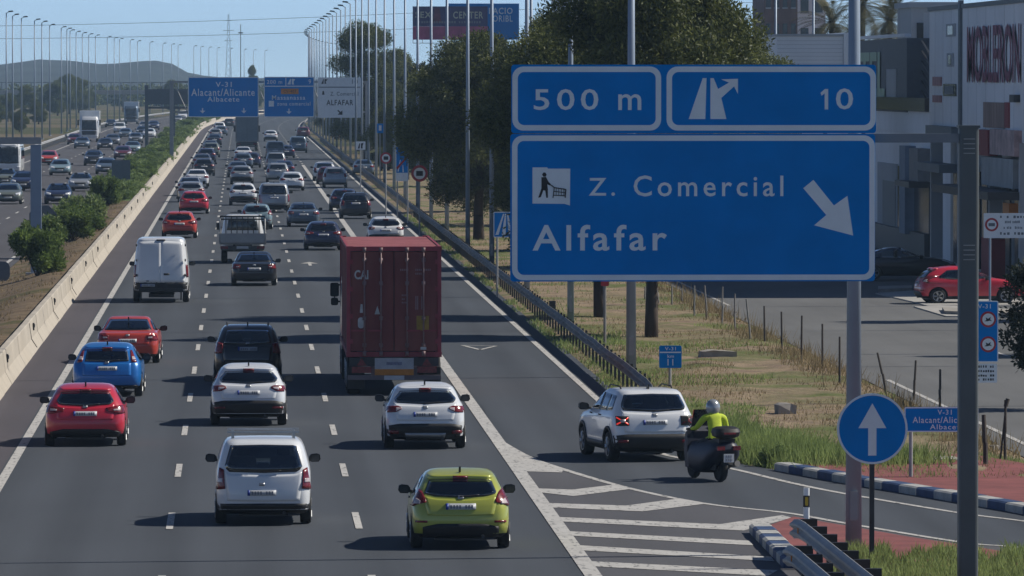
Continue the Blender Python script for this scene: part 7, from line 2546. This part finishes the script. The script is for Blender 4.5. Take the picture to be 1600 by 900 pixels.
# neighbouring building with the dark sign wall and outside stairs
BX = 31.0
b2 = thing('shop_building', 'grey and white shop block with outside stairs and pale vertical letters', 'building', (BX, 330, 0))
def by(px): return FPX * BX / (px - 376)
def gpart(name, m, px0, py0, px1, py1, proud=.06, depth=.1, parent=None):
    ya, yb = by(px1), by(px0); ym = (ya + yb) / 2
    q = MB(); q.b2(-proud, depth, ya - 330, yb - 330, fz(py1, ym), fz(py0, ym))
    return q.build(name, m, parent or b2)
q = MB(); q.b2(0, 22, -27, 22, 0, 6.2); q.build('wall', M_CREAM, b2)
q = MB(); q.b2(3.2, 22, -27, 22, 6.2, 11.4); q.build('upper_wall', M_CREAM2, b2)
q = MB(); q.b2(-.1, 3.2, by(1422) - 330, by(1336) - 330, 6.55, 10.0); q.build('sign_wall', mat('dark_grey_cladding', (.11, .12, .13), .7, var=.1), b2)
ya, yb = by(1350), by(1389)
tm = text_mb('TEL', 0, 1, 0, 1, 0, .03)
q = MB(); q.v = [(-.16, ya + (yb - ya) * x - 330, 7.2 + 2.2 * z) for x, y, z in tm.v]; q.f = tm.f; q.m = tm.m
q.build('lettering', M_LIME, b2)
gpart('panel', M_CREAM2, 1391, 108, 1406, 152, .14)
for k in range(6):
    q = MB(); s0 = k * .42
    q.tube((.6, by(1421) - 330, 9.9 - s0 * 1.1), (.6, by(1455) - 330, 8.2 - s0 * 1.1), .05, n=5)
    q.build('stair_rail', M_DARK, b2)
gpart('fascia', M_WIN, 1372, 152, 1457, 172, .3); gpart('stripe', M_CREAM, 1372, 173, 1457, 206, .05)
gpart('doorway', M_CREAM2, 1376, 255, 1406, 352, .1); gpart('door', M_SBACK, 1385, 283, 1405, 352, .13)
gpart('pillar', mat('dull_blue_pillar', (.2, .25, .32), .7), 1424, 228, 1433, 365, .5); gpart('panel', mat('grey_box_panel', (.2, .2, .2), .7), 1443, 232, 1457, 283, .6)
gpart('shop_window', M_WIN, 1408, 260, 1423, 390, .1); gpart('shop_window', M_WIN, 1434, 290, 1457, 400, .1)
gpart('awning', M_DARK, 1434, 283, 1457, 292, 1.0)
gpart('lower_panel', M_DARK, 1365, 356, 1457, 420, .3)
gpart('roof_edge', M_CREAM, 1336, 55, 1422, 60, .18)

# low white hall facing the camera
hx0, _ = PY(1214, 60, 400); hx1, _ = PY(1331, 60, 400); _, hz = PY(1214, 57, 400); _, hz1 = PY(1331, 51, 400)
b3 = thing('white_hall', 'low white hall with a flat roof above the right end of the blue sign', 'building', (hx0, 400, 0))
q = MB(); q.b2(0, hx1 - hx0 - .5, 0, 14, 0, hz); q.build('wall', M_CREAM, b3)
q = MB(); q.b2(hx1 - hx0 - .48, hx1 - hx0, -.15, 14, 0, hz1); q.build('corner_pier', M_CREAM, b3)
q = MB(); q.b2(-.1, hx1 - hx0 - .5, -.1, 14.1, hz + .003, hz + .14); q.build('roof_edge', M_CREAM2, b3)
for k in range(14):
    q = MB(); q.b2(.02, hx1 - hx0 - .52, -.02, .0, hz - .25 - .22 * k, hz - .235 - .22 * k); q.build('cladding_joint', M_CREAM2, b3)

# apartment block and further buildings
def block(name, label, px0, px1, top, Y, depth, m, rows, cols, win=M_WIN, sill=5):
    x0, _ = PY(px0, 60, Y); x1, _ = PY(px1, 60, Y); _, zt = PY(px0, top, Y)
    t = thing(name, label, 'building', (x0, Y, 0))
    q = MB(); q.b2(0, x1 - x0, 0, depth, 0, zt); q.build('wall', m, t)
    q = MB(); q.b2(-.15, x1 - x0 + .15, -.15, depth + .15, zt + .003, zt + .3); q.build('roof', M_CREAM2, t)
    w = (x1 - x0) / cols
    for r_ in range(rows):
        z = zt - 2.2 - 3 * r_
        if z < .5: break
        for c in range(cols):
            q = MB(); q.b2(w * (c + .22), w * (c + .78), -.05, .04, z, z + 1.4); f = q.build('window', win, t)
            q = MB(); q.b2(w * (c + .18), w * (c + .82), -.16, -.0, z - .12, z); q.build('sill', M_CREAM2, f)
    return t
block('apartment_block', 'brick and white apartment block behind the pines at the top', 1194, 1246, -70, 700, 16, M_BRICK, 6, 4)
block('apartment_block', 'white apartment block with dark windows beside the brick one', 1246, 1290, -60, 720, 16, M_CREAM, 6, 2)
block('office_block', 'pale building with terraces behind the trees above the 500 m panel', 872, 968, -3, 640, 14, M_CREAM, 4, 5)
block('warehouse', 'mauve clad warehouse behind the trees above the sign top left', 905, 962, 22, 600, 12, M_MAUVE, 1, 3)
block('warehouse', 'low pale warehouse far behind the lamp posts and the cypress', 650, 700, 138, 900, 30, M_CREAM, 1, 4)
block('warehouse', 'low cream warehouse between lamp posts at the far road end', 432, 500, 172, 1700, 30, M_CREAM, 1, 5)
block('warehouse', 'small brown warehouse beside the far road end', 396, 428, 176, 1760, 30, M_BRICK, 1, 3)
block('grey_building', 'grey building wing behind the stairs left of the furniture store', 1424, 1500, 12, 372, 8, M_CREAM2, 1, 2)

# ================================================================== FAR DISTANCE
# flyover
Y = 1850.0
xa, _ = PY(-60, 150, Y); xb, _ = PY(330, 150, Y)
fl = thing('flyover', 'grey flyover with a dark railing crossing the far end of the road', 'bridge', (xa, Y, 0))
q = MB(); q.b2(0, xb - xa, 0, 9, 3.6, 4.7); q.build('deck', M_CONC2, fl)
q = MB(); q.b2(0, xb - xa, -.1, .1, 6.6, 6.8); q.build('railing', M_SBACK, fl)
n_ = int((xb - xa) / 2.6)
for k in range(n_):
    q = MB(); q.b2(k * 2.6, k * 2.6 + .22, -.1, .1, 4.7, 6.6); q.build('railing_post', M_SBACK, fl)
for k in range(7):
    q = MB(); q.b2(k * 10 + 2, k * 10 + 3, 3, 6, 0, 3.6); q.build('pier', M_CONC2, fl)

# hills on the horizon
def ridge(name, Y, prof, m, depth=900, jitter=1.2):
    mb = MB(); vs_, fs_ = [], []
    pts = resample(prof, 90)
    rows = 7
    for j in range(rows):
        for i, (px, py) in enumerate(pts):
            x, z = PY(px, py, Y)
            f = math.sin(math.pi * .5 * min(1, j / 3)) if j <= 3 else math.cos(math.pi * .5 * (j - 3) / 3.6)
            d = (j - 3) / 3 * depth * .5
            vs_.append((x + noise.noise(Vector((i * .3, j, 1))) * 4, Y + d + noise.noise(Vector((i * .3, j, 5))) * 15, max(-1, z * f + noise.noise(Vector((i * .45, j * .9, Y))) * jitter * f)))
    n = len(pts)
    for j in range(rows - 1):
        for i in range(n - 1):
            fs_.append((j * n + i, j * n + i + 1, (j + 1) * n + i + 1, (j + 1) * n + i))
    mb.add(vs_, fs_)
    return tag(mb.build(name, m, smooth=True), kind='structure')
ridge('hills', 3500, [(-500, 120), (-250, 112), (-60, 107), (0, 104), (30, 98), (60, 93), (100, 95), (130, 98), (165, 99), (200, 97), (230, 94), (255, 95), (272, 101), (282, 110), (300, 118), (360, 122), (520, 124), (760, 120), (1100, 124), (1600, 120)], M_HILL)

# far wood as one mass, in front of the hills
cs, rs = [], []
rng = np.random.default_rng(77)
for k in range(420):
    px = rng.uniform(-150, 760); Y = rng.uniform(1950, 2500)
    x, _ = PY(px, 120, Y)
    if 330 < px < 470 and Y < 2400: continue
    h = rng.uniform(2.5, 5.5)
    cs.append((x, Y, h * .5)); rs.append(h * .62)
V = leaves(cs, rs, 60000, 1.1, .7, up=.2, rng=rng)
tag(bpy.data.objects.new('far_wood', quads_mesh('far_wood', V, M_BROAD)), kind='stuff')
link(bpy.data.objects['far_wood'])
# single trees one can tell apart left of the road
for k, (px, Y, key, s_) in enumerate(((90, 1500, 'b2', 1.15), (108, 1560, 'b1', .95), (123, 1620, 'b2', 1.25), (268, 1640, 'b2', 1.15), (280, 1700, 'b2', .9), (12, 1300, 'b2', .8), (40, 1420, 'b1', .7), (-12, 1200, 'b2', .8), (60, 1230, 'b2', .6), (30, 1050, 'b2', .5), (65, 1700, 'b2', .9), (140, 1750, 'b2', .8))):
    x, _ = PY(px, 120, Y)
    tree(key, x, Y, 'tree far off on the left, ' + ('left of the tall far clump', 'tallest of the far clump', 'right end of the far clump', 'left of the blue gantry board', 'just beside the blue gantry board', 'third from the left edge', 'behind the thick grey mast arm', 'cut by the left edge of the view', 'between the second and third lamp posts', 'low one near the left edge', 'behind the left lamp posts', 'right of the far clump before the flyover')[k], 'trees beyond the oncoming carriageway', k * 1.1, (s_ * .8, s_ * .8, s_ * .68))
for k, (px, Y, s_) in enumerate(((394, 1800, .55), (403, 1850, .5), (488, 1500, .5), (636, 900, .7), (652, 850, .6), (668, 1000, .8), (685, 880, .6))):
    x, _ = PY(px, 120, Y)
    tree('b2', x, Y, 'small far tree ' + ('left of the round tree top above the gantry', 'right of the round tree top above the gantry', 'above the white gantry board', 'just right of the tall dark tree', 'beside the dark cypress', 'under the left end of the dark billboard', 'left of the dark billboard column')[k], 'trees in the middle distance', k * .8, (s_, s_, s_ * 1.2))
x, _ = PY(394, 120, 1650)
tree('b1', x, 1650, 'dark round tree top showing above the gap between the blue gantry boards', None, .4, (.36, .36, .80))

# unseen lamps and trees, added past the right edge to shadow the service road
for k, y in enumerate((176, 200, 228, 252)):
    lamp(30.4, y, -1, ('nearest', 'second', 'third', 'farthest')[k] + ' unseen street lamp added for its shadow on the service road', 'unseen lamp posts added beside the service road')
tree('b2', 32.5, 236, 'unseen tree added for its shadow on the service road, nearer the shops', None, .5, (.7, .7, 1.15))
tree('b2', 32.0, 207, 'unseen tree added for its shadow on the service road, nearer the camera', None, 1.5, (.6, .6, 1.1))

# haze
mb = MB(); mb.b2(-2300, 2300, -30, 4300, -1.2, 34)
hz_m = bpy.data.materials.new('haze_air')
hz_m.use_nodes = True
nt = hz_m.node_tree
nt.nodes.remove(nt.nodes['Principled BSDF'])
pv = nt.nodes.new('ShaderNodeVolumePrincipled')
pv.inputs['Color'].default_value = (.50, .74, 1.0, 1)
pv.inputs['Density'].default_value = HAZE
pv.inputs['Anisotropy'].default_value = 0.2
nt.links.new(pv.outputs[0], nt.nodes['Material Output'].inputs['Volume'])
tag(mb.build('haze', hz_m), kind='stuff')
